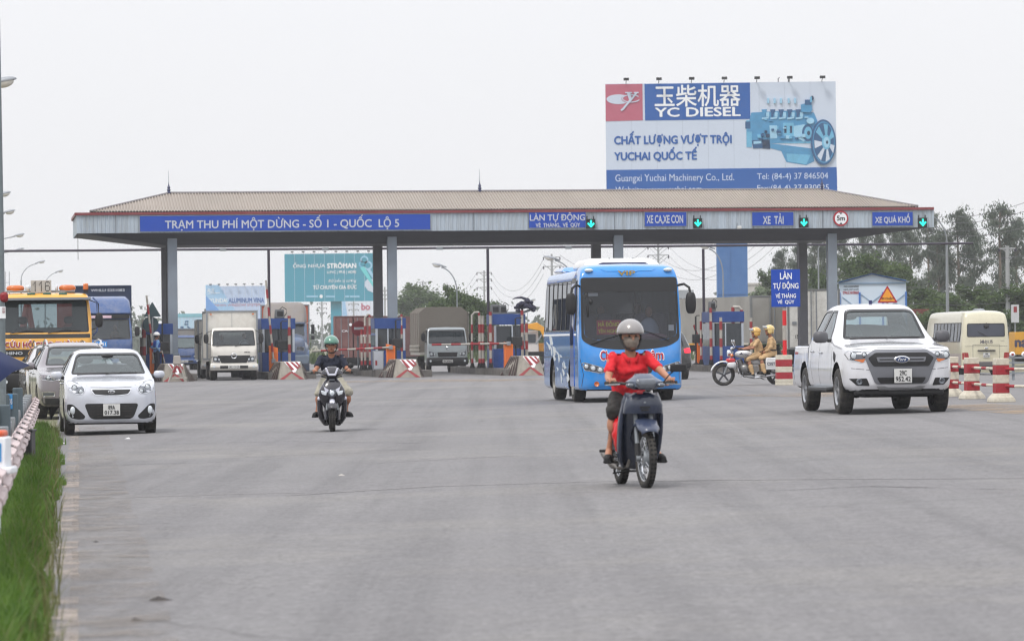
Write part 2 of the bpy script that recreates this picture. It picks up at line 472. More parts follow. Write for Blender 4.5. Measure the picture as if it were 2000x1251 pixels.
# ---------------------------------------------------------------- common materials
M = dict(
    black=mat('black_plastic',S(26,26,28),.55,var=.15),rubber=mat('tyre_rubber',S(38,37,37),.85,var=.2,dirt=S(120,112,100),dirt_amt=.35,dscale=9),
    under=mat('under_body',S(18,18,18),.9),chrome=mat('chrome',S(210,212,215),.12,1,var=.03),alloy=mat('alloy_rim',S(170,172,176),.3,.85,var=.06,dirt=S(90,82,72),dirt_amt=.4,dscale=12),
    steel=mat('galvanised_steel',S(140,146,152),.5,.3,var=.12,dirt=S(105,98,88),dirt_amt=.4),dark=mat('dark_interior',S(34,35,38),.8),
    seat=mat('seat_fabric',S(60,62,66),.9),lens=mat('clear_lamp_lens',S(205,212,218),.08,0,1,var=.1,vscale=14),lensd=mat('lamp_housing',S(95,100,108),.12,.5,1,var=.35,vscale=16),
    amber=mat('amber_lens',S(205,105,25),.12,0,1,var=.2,vscale=20),red_lens=mat('red_lens',S(150,18,22),.12,0,1,var=.15),plate=mat('plate_white',S(205,205,203),.45,var=.05),
    ink=mat('black_ink',S(22,22,26),.6,var=.02),white=mat('white_print',S(232,234,238),.5,var=.03),redp=mat('red_paint',S(142,24,36),.5,var=.12,dirt=S(110,70,62),dirt_amt=.5,dscale=5),
    whitep=mat('white_road_paint',S(172,168,160),.6,var=.15,dirt=S(112,104,94),dirt_amt=.7,dscale=4),signblue=mat('sign_blue',S(0,64,166),.4,var=.05),
    signgrey=mat('sign_letter_silver',S(190,194,202),.4,var=.04),gla=glass('window_glass',(.78,.88,.88,1),.80),glad=glass('tinted_glass',(.12,.14,.16,1),.5),glam=glass('cab_glass',(.52,.58,.60,1),.9),
)
def number_plate(parent,shell_or_y,x,z,w_,h_,lines,d='front',y=None,ink=None,out=0):
    yy = y if y is not None else min(shell_or_y.hit(d,x+a_,z+b_).y for a_ in (-w_*.4,0,w_*.4) for b_ in (-h_*.4,0,h_*.4))-out
    sg = -1 if d == 'front' else 1
    pl = boxo('number_plate',M['plate'],parent,(x,yy+sg*.012,z),(w_,.012,h_),bevel=.004)
    n = len(lines); hh = h_*.86/n
    MB().prism(rpoly([(x-w_/2+.006,z-h_/2+.006),(x+w_/2-.006,z-h_/2+.006),(x+w_/2-.006,z+h_/2-.006),(x-w_/2+.006,z+h_/2-.006)],.01),yy+sg*.0185,yy+sg*.018)
    for i,t in enumerate(lines):
        zc = z+h_*.43-hh*(i+.5); ww = w_*(.40 if len(t) < 4 else (.6 if len(t) < 5 else .84))
        if n == 1: ww = w_*.88
        text(t,ink or M['ink'],pl,x-ww/2,x+ww/2,zc-hh*.38,zc+hh*.38,yy+sg*.0185,bold=.012,name='plate_number',d=d)
    return pl
def tyre_rim(parent,x,y,r,w_,side,style='alloy',rz=0,name='wheel',z=None,dual=False):
    """wheel as tyre mesh with rim and cap as its pieces; side +1/-1 = outer face direction along x"""
    z = r if z is None else z; h = w_/2; rr = r*.62
    mb = MB(); mb.lathe([(rr,-h*.95),(r*.78,-h*1.04),(r*.93,-h*.98),(r*.985,-h*.82),(r,-h*.55),(r,h*.55),(r*.985,h*.82),(r*.93,h*.98),(r*.78,h*1.04),(rr,h*.95),(rr,-h*.95)],40,'x')
    t = mb.obj(name,M['rubber'],parent,ang=30); t.location = (x,y,z); t.rotation_euler = (0,0,rz)
    # tread blocks
    tb = MB()
    nb = 36
    for k in range(nb):
        a = 2*pi*k/nb
        for xx in (-h*.42,0,h*.42):
            c = (xx,cos(a)*(r+.001),sin(a)*(r+.001)); tb.at(c,(a,0,0)); tb.box((0,0,0),(h*.34,r*.012,2*pi*r/nb*.62))
    tb.M = Matrix.Identity(4)
    tb.obj('tread',M['rubber'],t,smooth=False)
    m = MB(); s = side
    if style == 'alloy':
        m.lathe([(rr,-h*.9*s),(rr*.97,h*.9*s),(rr*1.03,h*1.0*s),(rr*.99,h*1.0*s),(rr*.9,h*.75*s),(rr*.88,h*.1*s)],32,'x')
        m.lathe([(rr*.24,h*.55*s),(rr*.22,h*.8*s),(rr*.02,h*.82*s)],20,'x')
        for k in range(5):
            for dk in (-.16,.16):
                a = 2*pi*k/5+dk
                m.at((h*.68*s,0,0),(a,0,0)); m.box((0,0,rr*.54),(h*.22,rr*.13,rr*.76)); m.M = Matrix.Identity(4)
        m.obj('rim',M['alloy'],t,ang=30)
        MB().lathe([(rr*.9,h*.05*s),(rr*.01,h*.05*s)],24,'x').obj('brake_disc',M['under'],t)
    elif style == 'truck':
        m.lathe([(rr,-h*.9*s),(rr*.99,h*.95*s),(rr*1.02,h*1.03*s),(rr*.92,h*1.0*s),(rr*.85,h*.3*s),(rr*.6,h*.1*s),(rr*.5,h*.7*s),(rr*.3,h*.85*s),(rr*.02,h*.86*s)],32,'x')
        m.obj('rim',mat('truck_rim',S(150,148,144),.5,.3,var=.2,dirt=S(70,62,54),dirt_amt=.7,dscale=10),t,ang=30)
        nb_ = MB()
        for k in range(8):
            a = 2*pi*k/8; nb_.at((h*.45*s,cos(a)*rr*.42,sin(a)*rr*.42)); nb_.box((h*.2*s,0,0),(h*.25,.025,.025))
        nb_.M = Matrix.Identity(4); nb_.obj('wheel_nuts',M['steel'],t,smooth=False)
    return t

# ================================================================ ground, road
def strip_grid(us,ys,dz):
    vs = []; fs = []
    for y in ys:
        for u in us:
            X = u-.118*max(min(y,700),-60) ; vs.append((X,y,gz(X,y)+dz))
    n = len(us)
    for i in range(len(ys)-1):
        for j in range(n-1): fs.append((i*n+j,i*n+j+1,(i+1)*n+j+1,(i+1)*n+j))
    m = MB(); m.v = vs; m.f = fs; return m
UR = [-.05]+[round(.6+.8*i,2) for i in range(0,52)]
US = [-3000,-1200,-400,-150,-70,-40,-22,-14,-9,-6,-4,-2.6,-1.6,-.9,-.4]+UR+[48,60,90,150,400,1200,3000]
YS = [-200,-60,-20]+[float(v) for v in range(0,330,3)]+[345,370,400,460,560,700,1000,1600,3000,5200]
g = strip_grid(US,YS,0).obj('ground',mat('ground_earth',S(118,112,92),.95,var=.35,vscale=.25,dirt=S(84,96,58),dirt_amt=.8,dscale=.12,bump=.5,bscale=6),smooth=True)
props(g,'pale dusty earth and verge around the toll plaza',kind='structure')

am = mat('asphalt',(1,1,1,1)); n = am.node_tree; n.nodes.clear(); ln = n.links.new
o_ = n.nodes.new('ShaderNodeOutputMaterial'); b_ = n.nodes.new('ShaderNodeBsdfPrincipled'); ln(b_.outputs[0],o_.inputs[0])
t_ = n.nodes.new('ShaderNodeTexCoord')
def nz(scale,detail=6,rough=.6,stretch=None,rot=0):
    m_ = n.nodes.new('ShaderNodeMapping'); m_.inputs['Scale'].default_value = stretch or (1,1,1); m_.inputs['Rotation'].default_value = (0,0,rot)
    ln(t_.outputs['Object'],m_.inputs[0]); q = n.nodes.new('ShaderNodeTexNoise'); q.inputs['Scale'].default_value = scale; q.inputs['Detail'].default_value = detail; q.inputs['Roughness'].default_value = rough
    ln(m_.outputs[0],q.inputs['Vector']); return q.outputs[0]
def mrng(s,a,b,c,d):
    q = n.nodes.new('ShaderNodeMapRange'); [setattr(q.inputs[i+1],'default_value',v) for i,v in enumerate((a,b,c,d))]; ln(s,q.inputs[0]); return q.outputs[0]
def mixc(f,a,b,bt='MIX'):
    q = n.nodes.new('ShaderNodeMix'); q.data_type = 'RGBA'; q.blend_type = bt
    (ln(f,q.inputs[0]) if not isinstance(f,float) else setattr(q.inputs[0],'default_value',f))
    for i,v in ((6,a),(7,b)): (ln(v,q.inputs[i]) if not isinstance(v,tuple) else setattr(q.inputs[i],'default_value',v))
    return q.outputs[2]
c = mixc(mrng(nz(.05,5),.3,.7,0,1),(.178,.174,.178,1),(.226,.220,.221,1))
c = mixc(mrng(nz(.35,8,.7,(1,.35,1),R(-6.7)),.35,.7,0,.75),c,(.168,.162,.168,1))
c = mixc(mrng(nz(.5,6,.6,(3.5,.05,1),R(-6.7)),.45,.72,0,.7),c,(.125,.122,.126,1))        # wheel tracks along the lanes
c = mixc(mrng(nz(.13,8,.75),.50,.72,0,.8),c,(.25,.238,.222,1)); c = mixc(mrng(nz(.22,9,.8,(1,.6,1)),.56,.66,0,.55),c,(.135,.13,.13,1))                              # dust
c = mixc(mrng(nz(1.6,8,.8,(.12,1.6,1),R(-6.7)),.56,.74,0,.5),c,(.125,.121,.128,1))        # scuffs across
spk = mrng(nz(24,6,.85),.36,.64,.62,1.34)
c = mixc(1.0,c,spk,'MULTIPLY')
spk2 = mrng(nz(7,6,.8),.3,.7,.82,1.14); c = mixc(1.0,c,spk2,'MULTIPLY')
vo = n.nodes.new('ShaderNodeTexVoronoi'); vo.feature = 'DISTANCE_TO_EDGE'; vo.inputs['Scale'].default_value = .16; 
mp_ = n.nodes.new('ShaderNodeMapping'); ln(t_.outputs['Object'],mp_.inputs[0]); wn = n.nodes.new('ShaderNodeTexNoise'); wn.inputs['Scale'].default_value = .8; wn.inputs['Detail'].default_value = 7
ln(t_.outputs['Object'],wn.inputs['Vector']); ad = n.nodes.new('ShaderNodeMix'); ad.data_type = 'RGBA'; ad.blend_type = 'ADD'; ad.inputs[0].default_value = 2.2
ln(mp_.outputs[0],ad.inputs[6]); ln(wn.outputs['Color'],ad.inputs[7]); ln(ad.outputs[2],vo.inputs['Vector'])
crk = mrng(vo.outputs[0],.0,.006,.55,0)
gate = mrng(nz(.09,3),.52,.6,0,1)
mm_ = n.nodes.new('ShaderNodeMath'); mm_.operation = 'MULTIPLY'; ln(crk,mm_.inputs[0]); ln(gate,mm_.inputs[1])
c = mixc(mm_.outputs[0],c,(.07,.067,.066,1))
ln(c,b_.inputs['Base Color']); ln(mrng(nz(.4,5),.3,.7,.72,.9),b_.inputs['Roughness']); b_.inputs['Specular IOR Level'].default_value = .35
bu_ = n.nodes.new('ShaderNodeBump'); bu_.inputs['Strength'].default_value = .55; bu_.inputs['Distance'].default_value = .012; ln(nz(55,3,.7),bu_.inputs['Height']); ln(bu_.outputs[0],b_.inputs['Normal'])
props(strip_grid(UR,[y for y in YS if -20 <= y <= 460],.004).obj('road',am),'grey worn asphalt road widening at the toll plaza',kind='structure')

def U(u,y): return u-.118*y
def worn(m,sc,lo,hi,amt=.9):
    """lets the road show through a worn coat"""
    n = m.node_tree; ln = n.links.new; tb = n.nodes.new('ShaderNodeBsdfTransparent'); mx = n.nodes.new('ShaderNodeMixShader'); tq = n.nodes.new('ShaderNodeTexCoord'); nq = n.nodes.new('ShaderNodeTexNoise'); nq.inputs['Scale'].default_value = sc; nq.inputs['Detail'].default_value = 9; nq.inputs['Roughness'].default_value = .75; rq = n.nodes.new('ShaderNodeMapRange'); rq.inputs[1].default_value = lo; rq.inputs[2].default_value = hi; rq.inputs[4].default_value = amt
    ln(tq.outputs['Object'],nq.inputs['Vector']); ln(nq.outputs[0],rq.inputs[0]); ln(rq.outputs[0],mx.inputs[0]); ln(tb.outputs[0],mx.inputs[1]); ln(n.nodes['Principled BSDF'].outputs[0],mx.inputs[2]); ln(mx.outputs[0],n.nodes['Material Output'].inputs[0]); return m
def road_strip(name,pts,wd,m,dz=.008,kind='structure',label=None):
    """painted or sealed strip following the road surface; pts in world x, y"""
    L_ = []; 
    for i in range(len(pts)-1):
        a,b = Vector(pts[i]),Vector(pts[i+1]); k = max(1,int((b-a).length/1.5))
        L_ += [a.lerp(b,q/k) for q in range(k)]
    L_.append(Vector(pts[-1])); mb = MB(); vs = []; fs = []
    for i,p in enumerate(L_):
        t = (L_[min(i+1,len(L_)-1)]-L_[max(i-1,0)]).normalized(); nn = Vector((-t.y,t.x)); ww = wd*(.9+.2*random.random())/2
        for s_ in (1,-1):
            q = p+nn*ww*s_; vs.append((q.x,q.y,gz(q.x,q.y)+dz))
    for i in range(len(L_)-1): fs.append((2*i,2*i+1,2*i+3,2*i+2))
    mb.v = vs; mb.f = fs; return props(mb.obj(name,m),label,kind=kind)
paintm = worn(mat('worn_road_paint',S(172,160,150),.7,var=.2,vscale=4),2.2,.40,.60,.75)
y = 14.0; em = MB()
while y < 150:
    ln_ = random.uniform(3.0,6.5); pts = [(-.10-.1127*(y+q),y+q) for q in np.arange(0,ln_,.8)]
    if random.random() < .95: road_strip('edge_line',pts,.16,paintm)
    y += ln_+random.uniform(.2,1.4)
tar = mat('tar_seal',S(84,82,83),.7,var=.2); scuff = worn(mat('tyre_scuff',S(106,104,105),.8,var=.2,vscale=3),1.2,.42,.62,.7); pale = mat('pale_joint',S(142,139,139),.85,var=.1)
def gp(*pp): return [tuple(G(*p)[:2]) for p in pp]
road_strip('road_joint',gp((250,797),(420,796),(640,795),(820,791)),.06,tar)
road_strip('road_joint',gp((700,782),(900,779),(1075,777)),.10,tar)
road_strip('road_joint',gp((760,786),(960,783)),.05,tar)
for a_,b_2,wd_ in (((330,756),(620,754),.1),((700,752),(1050,748),.1),((330,768),(560,766),.12),((700,764),(1020,760),.12)): road_strip('rumble_strip',gp(a_,b_2),wd_,scuff)
for pp,wd_ in ((((130,912),(300,906),(430,903)),.10),(((290,868),(560,862),(820,866)),.14),(((1480,960),(1700,950),(1990,957)),.12),(((120,1030),(330,1022)),.06)):
    road_strip('tyre_scuff_mark',gp(*pp),wd_,scuff)
for pp,wd_ in ((((560,968),(850,950),(1180,940),(1600,936),(2050,934)),.07),(((150,975),(420,966),(600,962)),.05),(((720,905),(1000,890)),.05)):
    road_strip('surface_seam',gp(*pp),wd_,pale)
# worn sand-coloured dust by the median
sdm = mat('sand_dust',S(176,150,118),.95,var=.25,vscale=1.5); n = sdm.node_tree; ln = n.links.new; tb_ = n.nodes.new('ShaderNodeBsdfTransparent'); mxs = n.nodes.new('ShaderNodeMixShader'); tq = n.nodes.new('ShaderNodeTexCoord'); nq = n.nodes.new('ShaderNodeTexNoise'); nq.inputs['Scale'].default_value = .9; nq.inputs['Detail'].default_value = 9; nq.inputs['Roughness'].default_value = .75; rq = n.nodes.new('ShaderNodeMapRange'); rq.inputs[1].default_value = .42; rq.inputs[2].default_value = .75; rq.inputs[4].default_value = .85
ln(tq.outputs['Object'],nq.inputs['Vector']); ln(nq.outputs[0],rq.inputs[0]); ln(rq.outputs[0],mxs.inputs[0]); ln(tb_.outputs[0],mxs.inputs[1]); ln(n.nodes['Principled BSDF'].outputs[0],mxs.inputs[2]); ln(mxs.outputs[0],n.nodes['Material Output'].inputs[0])
for pp,wd_ in ((((1340,748),(1480,748),(1640,748)),9),(((1850,792),(1960,798),(2150,812)),1.6),(((1500,770),(1640,771),(1700,772)),2.5),(((700,744),(1060,742)),5)): road_strip('sandy_dust',gp(*pp),wd_,sdm,.012)
edm = worn(mat('edge_dust',S(142,132,122),.95,var=.2,vscale=2),1.7,.45,.72,.55)
road_strip('edge_dust',[(-.10-.1127*y_+.30,y_) for y_ in np.arange(12,75,1.5)],.55,edm,.012)
# litter
for (px,py,sz,cc,lb) in ((312,1173,.07,S(60,56,55),'dark crushed scrap lying on the near asphalt at left'),(250,857,.07,S(215,215,215),'white paper scrap just below the front bumper of the small hatchback'),(118,866,.09,S(220,220,218),'white wrapper on the road edge beside the grass'),(265,1213,.05,S(70,66,64),'small dark stone at the lower left of the road'),(188,1059,.03,S(60,58,58),'tiny dark pebble on the road right of the grass'),(665,929,.06,S(164,160,154),'flattened pale leaf shaped scrap in the middle of the road'),(60,1114,.10,S(222,222,222),'crumpled white plastic lying in the grass verge')):
    p = G(px,py); mb = MB(); k = 7
    vs = [(cos(2*pi*i/k)*sz*random.uniform(.5,1.2),sin(2*pi*i/k)*sz*random.uniform(.4,1),0) for i in range(k)]+[(random.uniform(-.3,.3)*sz,0,sz*.35)]
    mb.add(vs,[(i,(i+1) % k,k) for i in range(k)]+[tuple(reversed(range(k)))])
    o = mb.obj('litter',mat('litter_%d' % px,cc,.8),smooth=False); o.location = p+Vector((0,0,.005)); props(o,lb,'litter')

# ================================================================ grass verge (nobody could count it)
def blades(name,n_,fn,hmin,hmax,wd,m,label):
    rnd = np.random.RandomState(3); vs = []; fs = []
    for i in range(n_):
        x,y_,hs = fn(rnd); h = rnd.uniform(hmin,hmax)*hs; a = rnd.uniform(0,2*pi); le = rnd.uniform(.1,.75)*h; w_ = wd*rnd.uniform(.6,1.4)
        dx,dy = cos(a),sin(a); px_,py_ = -dy*w_,dx*w_; z = gz(x,y_)-.01; o = len(vs)
        vs += [(x-px_,y_-py_,z),(x+px_,y_+py_,z),(x+dx*le*.35-px_*.8,y_+dy*le*.35-py_*.8,z+h*.6),(x+dx*le*.35+px_*.8,y_+dy*le*.35+py_*.8,z+h*.6),(x+dx*le,y_+dy*le,z+h)]
        fs += [(o,o+1,o+3,o+2),(o+2,o+3,o+4)]
    mb = MB(); mb.v = vs; mb.f = fs; return props(mb.obj(name,m,smooth=False),label,kind='stuff')
def leafmat(name,a,b,sc=.8,tr=.3):
    if name in MATS: return MATS[name]
    m = bpy.data.materials.new(name); m.use_nodes = True; MATS[name] = m; n = m.node_tree; n.nodes.clear(); ln = n.links.new
    o = n.nodes.new('ShaderNodeOutputMaterial'); d = n.nodes.new('ShaderNodeBsdfPrincipled'); d.inputs['Roughness'].default_value = .55; d.inputs['Specular IOR Level'].default_value = .3
    t = n.nodes.new('ShaderNodeBsdfTranslucent'); mx = n.nodes.new('ShaderNodeMixShader'); mx.inputs[0].default_value = tr
    tc = n.nodes.new('ShaderNodeTexCoord'); no = n.nodes.new('ShaderNodeTexNoise'); no.inputs['Scale'].default_value = sc; no.inputs['Detail'].default_value = 5; no.inputs['Roughness'].default_value = .8
    mp = n.nodes.new('ShaderNodeMapRange'); mp.inputs[1].default_value = .35; mp.inputs[2].default_value = .65
    c = n.nodes.new('ShaderNodeMix'); c.data_type = 'RGBA'; c.inputs[6].default_value = a; c.inputs[7].default_value = b
    ln(tc.outputs['Object'],no.inputs['Vector']); ln(no.outputs[0],mp.inputs[0]); ln(mp.outputs[0],c.inputs[0]); ln(c.outputs[2],d.inputs['Base Color']); ln(c.outputs[2],t.inputs[0])
    ln(d.outputs[0],mx.inputs[1]); ln(t.outputs[0],mx.inputs[2]); ln(mx.outputs[0],o.inputs[0]); return m
grassm = leafmat('verge_grass',(.048,.115,.015,1),(.15,.25,.04,1),2.2,.45)
drym = leafmat('dry_grass',(.11,.13,.045,1),(.18,.17,.07,1),2,.3)
def vf(rnd):
    y_ = 15+55*rnd.rand()**1.35; edge = -.15+(.03*sin(y_*1.7)+.03*sin(y_*.63+1)+.02*sin(y_*4.1))*min(1.6,y_/30); u = edge-abs(rnd.normal(0,.40)); y_ += rnd.uniform(-.2,.2)
    if rnd.rand() < .05: u = edge+rnd.uniform(0,.05)
    if y_ > 35 and rnd.rand() < .04: u = edge+.12*rnd.rand()
    return U(u,y_),y_,(.55 if u > edge-.08 else 1.0)
blades('grass',85000,vf,.06,.28,.006,grassm,'long green roadside grass under the guardrail on the left')
def vf2(rnd):
    y_,u,h = vf(rnd)[1],0,1
    return U(-abs(rnd.normal(0,.35)),y_),y_,1.2
blades('dry_grass',1300,vf2,.1,.3,.004,drym,'dry seed stalks mixed in the roadside grass')
# far low scrub round the plaza
def far(rnd):
    y_ = rnd.uniform(240,420); x = rnd.uniform(-60,75); return x,y_,1
blades('scrub',7000,far,.3,1.0,.10,leafmat('scrub_leaf',(.04,.075,.02,1),(.10,.13,.045,1),.2),'low scrub on the open ground behind the toll plaza')

# ================================================================ plaza frame
TH = R(7.7)
def PL(a,b,z=None):
    X,Y = a*cos(TH)-b*sin(TH),163+a*sin(TH)+b*cos(TH); return Vector((X,Y,gz(X,Y) if z is None else z))
def FA(px,py,b=0.0):
    du,dv = _unroll(px,py); k = du/FPX
    a = (163*k+b*(sin(TH)+cos(TH)*k))/(cos(TH)-sin(TH)*k); Y = PL(a,b,0).y
    return a,CAMZ-dv*Y/FPX
def pthing(name,label,cat,a,b,group=None,z=None): return thing(name,label,cat,PL(a,b,z),TH,group)

# ---------------- canopy
CAN = pthing('toll_canopy','long grey hipped metal canopy on columns over the toll lanes','toll canopy',0,0,z=0)
wallm = mat('fascia_sheet',S(176,188,200),.42,.15,var=.06,vscale=.8,dirt=S(128,126,122),dirt_amt=.6,dscale=1.0,stretch=(4,4,.35))
redt = mat('maroon_trim',S(120,48,54),.45,var=.15,vscale=1.2,dirt=S(150,90,90),dirt_amt=.4)
roofm = mat('roof_sheet_brown',S(150,140,130),.5,.1,var=.12,vscale=.5,dirt=S(140,128,118),dirt_amt=.5,dscale=.8,stretch=(1,.3,.3))
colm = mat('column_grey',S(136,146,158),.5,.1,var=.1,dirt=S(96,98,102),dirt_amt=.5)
darkst = mat('dark_steel',S(58,52,66),.5,.2,var=.15)
A0,A1,B1,ZB,ZT = -18.3,18.3,7.4,6.10,6.86
def corr(x0,x1,p):      # zigzag sheet profile: offsets along a line
    xs = []; x = x0; i = 0
    while x < x1:
        xs += [(x,0),(x+p*.35,0),(x+p*.5,1),(x+p*.85,1)]; x += p
    return xs+[(x1,0)]
def fascia(side):
    mb = MB(); dpt = .022
    if side in ('f','b'):
        pr = corr(A0,A1,.17); y0 = 0 if side == 'f' else B1; s_ = -1 if side == 'f' else 1
        for a,h in pr: mb.v += [(a,y0+s_*h*dpt,ZB),(a,y0+s_*h*dpt,ZT)]
    else:
        pr = corr(0,B1,.17); x0 = A0 if side == 'l' else A1; s_ = -1 if side == 'l' else 1
        for a,h in pr: mb.v += [(x0+s_*h*dpt,a,ZB),(x0+s_*h*dpt,a,ZT)]
    for i in range(len(pr)-1): mb.f.append((2*i,2*i+2,2*i+3,2*i+1))
    return mb.obj('fascia',wallm,CAN,smooth=False)
for s_ in 'fblr': fascia(s_)
for (c_,d_) in (((0,-.02,6.91),(A1-A0+.16,.16,.11)),((0,B1+.02,6.91),(A1-A0+.16,.16,.11)),((A0-.02,B1/2,6.912),(.16,B1-.15,.11)),((A1+.02,B1/2,6.912),(.16,B1-.15,.11))):
    boxo('trim',redt,CAN,c_,d_)
for k in range(12): boxo('sheet_joint',mat('joint_grey',S(118,124,132),.6),CAN,(A0+1.6+k*3.02,-.035,(ZB+ZT)/2),(.025,.012,ZT-ZB-.02))
# soffit: shallow inverted hip
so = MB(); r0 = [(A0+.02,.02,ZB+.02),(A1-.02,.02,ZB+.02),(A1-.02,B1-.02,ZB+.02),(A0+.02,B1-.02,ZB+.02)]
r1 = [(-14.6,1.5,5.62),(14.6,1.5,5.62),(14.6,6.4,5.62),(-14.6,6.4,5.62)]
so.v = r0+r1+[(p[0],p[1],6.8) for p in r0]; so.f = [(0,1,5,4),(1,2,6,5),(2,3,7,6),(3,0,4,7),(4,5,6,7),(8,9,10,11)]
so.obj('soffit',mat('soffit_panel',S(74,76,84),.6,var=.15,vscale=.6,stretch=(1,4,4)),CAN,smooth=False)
# roof, corrugated, hipped
RZ0,RZ1,RX0,RX1,RY0,RY1,RI = 7.0,7.88,-17.75,17.75,.22,7.18,3.45
def roof_face(front=True):
    mb = MB(); pr = corr(RX0,RX1,.125); mid = (RY0+RY1)/2; ye = RY0 if front else RY1
    for x,h in pr:
        d = min(x-RX0,RX1-x)/RI; t = max(0.001,min(1,d)); hz = h*.042
        mb.v += [(x,ye,RZ0+hz),(x,ye+(mid-ye)*t,RZ0+(RZ1-RZ0)*t+hz)]
    for i in range(len(pr)-1): mb.f.append((2*i,2*i+2,2*i+3,2*i+1) if front else (2*i+1,2*i+3,2*i+2,2*i))
    return mb.obj('roof_sheet',roofm,CAN,smooth=False)
roof_face(True); roof_face(False)
def roof_end(left=True):
    mb = MB(); pr = corr(RY0,RY1,.125); mid = (RY0+RY1)/2; xe,s_ = (RX0,1) if left else (RX1,-1); hh = (RY1-RY0)/2
    for y_,h in pr:
        t = max(.001,min(1,min(y_-RY0,RY1-y_)/hh)); hz = h*.028
        mb.v += [(xe,y_,RZ0+hz),(xe+s_*RI*t,y_,RZ0+(RZ1-RZ0)*t+hz)]
    for i in range(len(pr)-1): mb.f.append((2*i,2*i+2,2*i+3,2*i+1))
    return mb.obj('roof_sheet',roofm,CAN,smooth=False)
roof_end(True); roof_end(False)
capm = mat('ridge_cap',S(120,116,118),.5,var=.2)
rm = (RY0+RY1)/2
tubeo('ridge_cap',capm,CAN,[(RX0+RI,rm,RZ1+.03),(RX1-RI,rm,RZ1+.03)],.06)
for (xx,sx) in ((RX0,1),(RX1,-1)):
    for yy in (RY0,RY1): tubeo('hip_cap',capm,CAN,[(xx,yy,RZ0+.03),(xx+sx*RI,rm,RZ1+.03)],.05)
# notches along ridge and eave (sheet ends)
for side,yy in (('front',-1),):
    mb = MB(); x = RX0+.1
    while x < RX1: mb.box((x,RY0-.01,RZ0-.035),(.06,.02,.05)); x += .125
    mb.obj('eave_closure',M['dark'],CAN,smooth=False)
for (x,z0) in ((RX0+RI,RZ1),(0.05-.9,RZ1),(RX1-RI,RZ1)):
    a,_ = FA({0: 327,1: 966,2: 1591}[[RX0+RI,-.85,RX1-RI].index(x)],370,rm) if False else (x,0)
    f = MB(); f.lathe([(.09,0),(.10,.06),(.05,.1),(.09,.16),(.045,.22),(.075,.27),(.03,.34),(.02,.42),(.008,.5),(.006,.95),(.001,1.0)],12,c=(x,rm,z0))
    f.obj('finial',mat('finial_blue',S(50,56,92),.4),CAN)
cols_px = (337,766,1208,1625)
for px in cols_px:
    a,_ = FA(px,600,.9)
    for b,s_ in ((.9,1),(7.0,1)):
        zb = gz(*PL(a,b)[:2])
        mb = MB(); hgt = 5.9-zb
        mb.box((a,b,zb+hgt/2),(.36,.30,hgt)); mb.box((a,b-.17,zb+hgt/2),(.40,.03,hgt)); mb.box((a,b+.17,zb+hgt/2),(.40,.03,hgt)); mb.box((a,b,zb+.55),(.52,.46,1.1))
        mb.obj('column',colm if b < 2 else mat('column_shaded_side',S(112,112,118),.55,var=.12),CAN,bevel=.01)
    if px == 337:
        tubeo('conduit',M['black'],CAN,[(a-.26,.7,.3),(a-.26,.7,3.0),(a-.25,.7,5.6)],.025)
for a in (-11.5,-6.8,-1.9,2.9,7.6,11.5):
    boxo('ceiling_lamp',M['steel'],CAN,(a,2.2,5.58),(.55,.28,.06))
tubeo('drip_wire',M['black'],CAN,[(A0+.02,.02,6.1),(A0+.02,.02,5.0)],.012,5)

# ---------------- signs on the fascia
def fsign(name,label,box,lines,cat='sign',bc=None,group=None):
    x0,y0,x1,y1 = box; a0,z1 = FA(x0,y0); a1,z0 = FA(x1,y1); am_ = (a0+a1)/2
    _,zl = FA((x0+x1)/2,y1); _,zh = FA((x0+x1)/2,y0); z0,z1 = zl,zh
    r = thing(name,label,cat,tuple(PL(am_,-.06,0))[:2]+(z0,),TH,group); w_,h_ = a1-a0,z1-z0
    boxo('panel',bc or M['signblue'],r,(0,0,h_/2),(w_,.05,h_),bevel=.006)
    mbf = MB()
    for s_ in (-1,1): mbf.box((s_*(w_/2),.0,h_/2),(.02,.06,h_+.02))
    for zz in (0,h_): mbf.box((0,0,zz),(w_-.02,.06,.02))
    mbf.obj('frame',M['steel'],r,smooth=False)
    for (t,tx0,ty0,tx1,ty1,bo) in lines:
        u0 = (tx0-x0)/(x1-x0)*w_-w_/2; u1 = (tx1-x0)/(x1-x0)*w_-w_/2
        v1 = h_*(1-(ty0-y0)/(y1-y0)); v0 = h_*(1-(ty1-y0)/(y1-y0))
        text(t,M['signgrey'],r,u0,u1,v0,v1,-.026,bo)
    return r
fsign('toll_station_sign','long blue sign reading TRẠM THU PHÍ on the left half of the fascia',(272,419.5,840,450.5),[('TRẠM THU PHÍ MỘT DỪNG - SỐ 1 - QUỐC  LỘ 5',321,420.5,778,449,.018)])
fsign('lane_sign','blue fascia sign reading LÀN TỰ ĐỘNG with a smaller second line',(1031.5,413,1143.5,445),[('LÀN TỰ ĐỘNG',1034,415,1141.5,434,.02),('VÉ  THÁNG,  VÉ  QÚY',1045,434,1132,444.5,.03)])
fsign('lane_sign','blue fascia sign reading XE CA, XE CON',(1257.5,414,1340,442),[('XE CA,XE CON',1262,420.5,1333,438,.03)])
fsign('lane_sign','blue fascia sign reading XE TẢI',(1467.5,414,1549,441),[('XE  TẢI',1489,417,1529,437,.03)])
fsign('lane_sign','blue fascia sign reading XE QUÁ KHỔ',(1702,413.5,1782,441),[('XE QUÁ KHỔ',1708,417,1776,437,.03)])
emitm = mat('green_led',S(30,255,220),.4,emit=S(30,240,215),estr=.95)
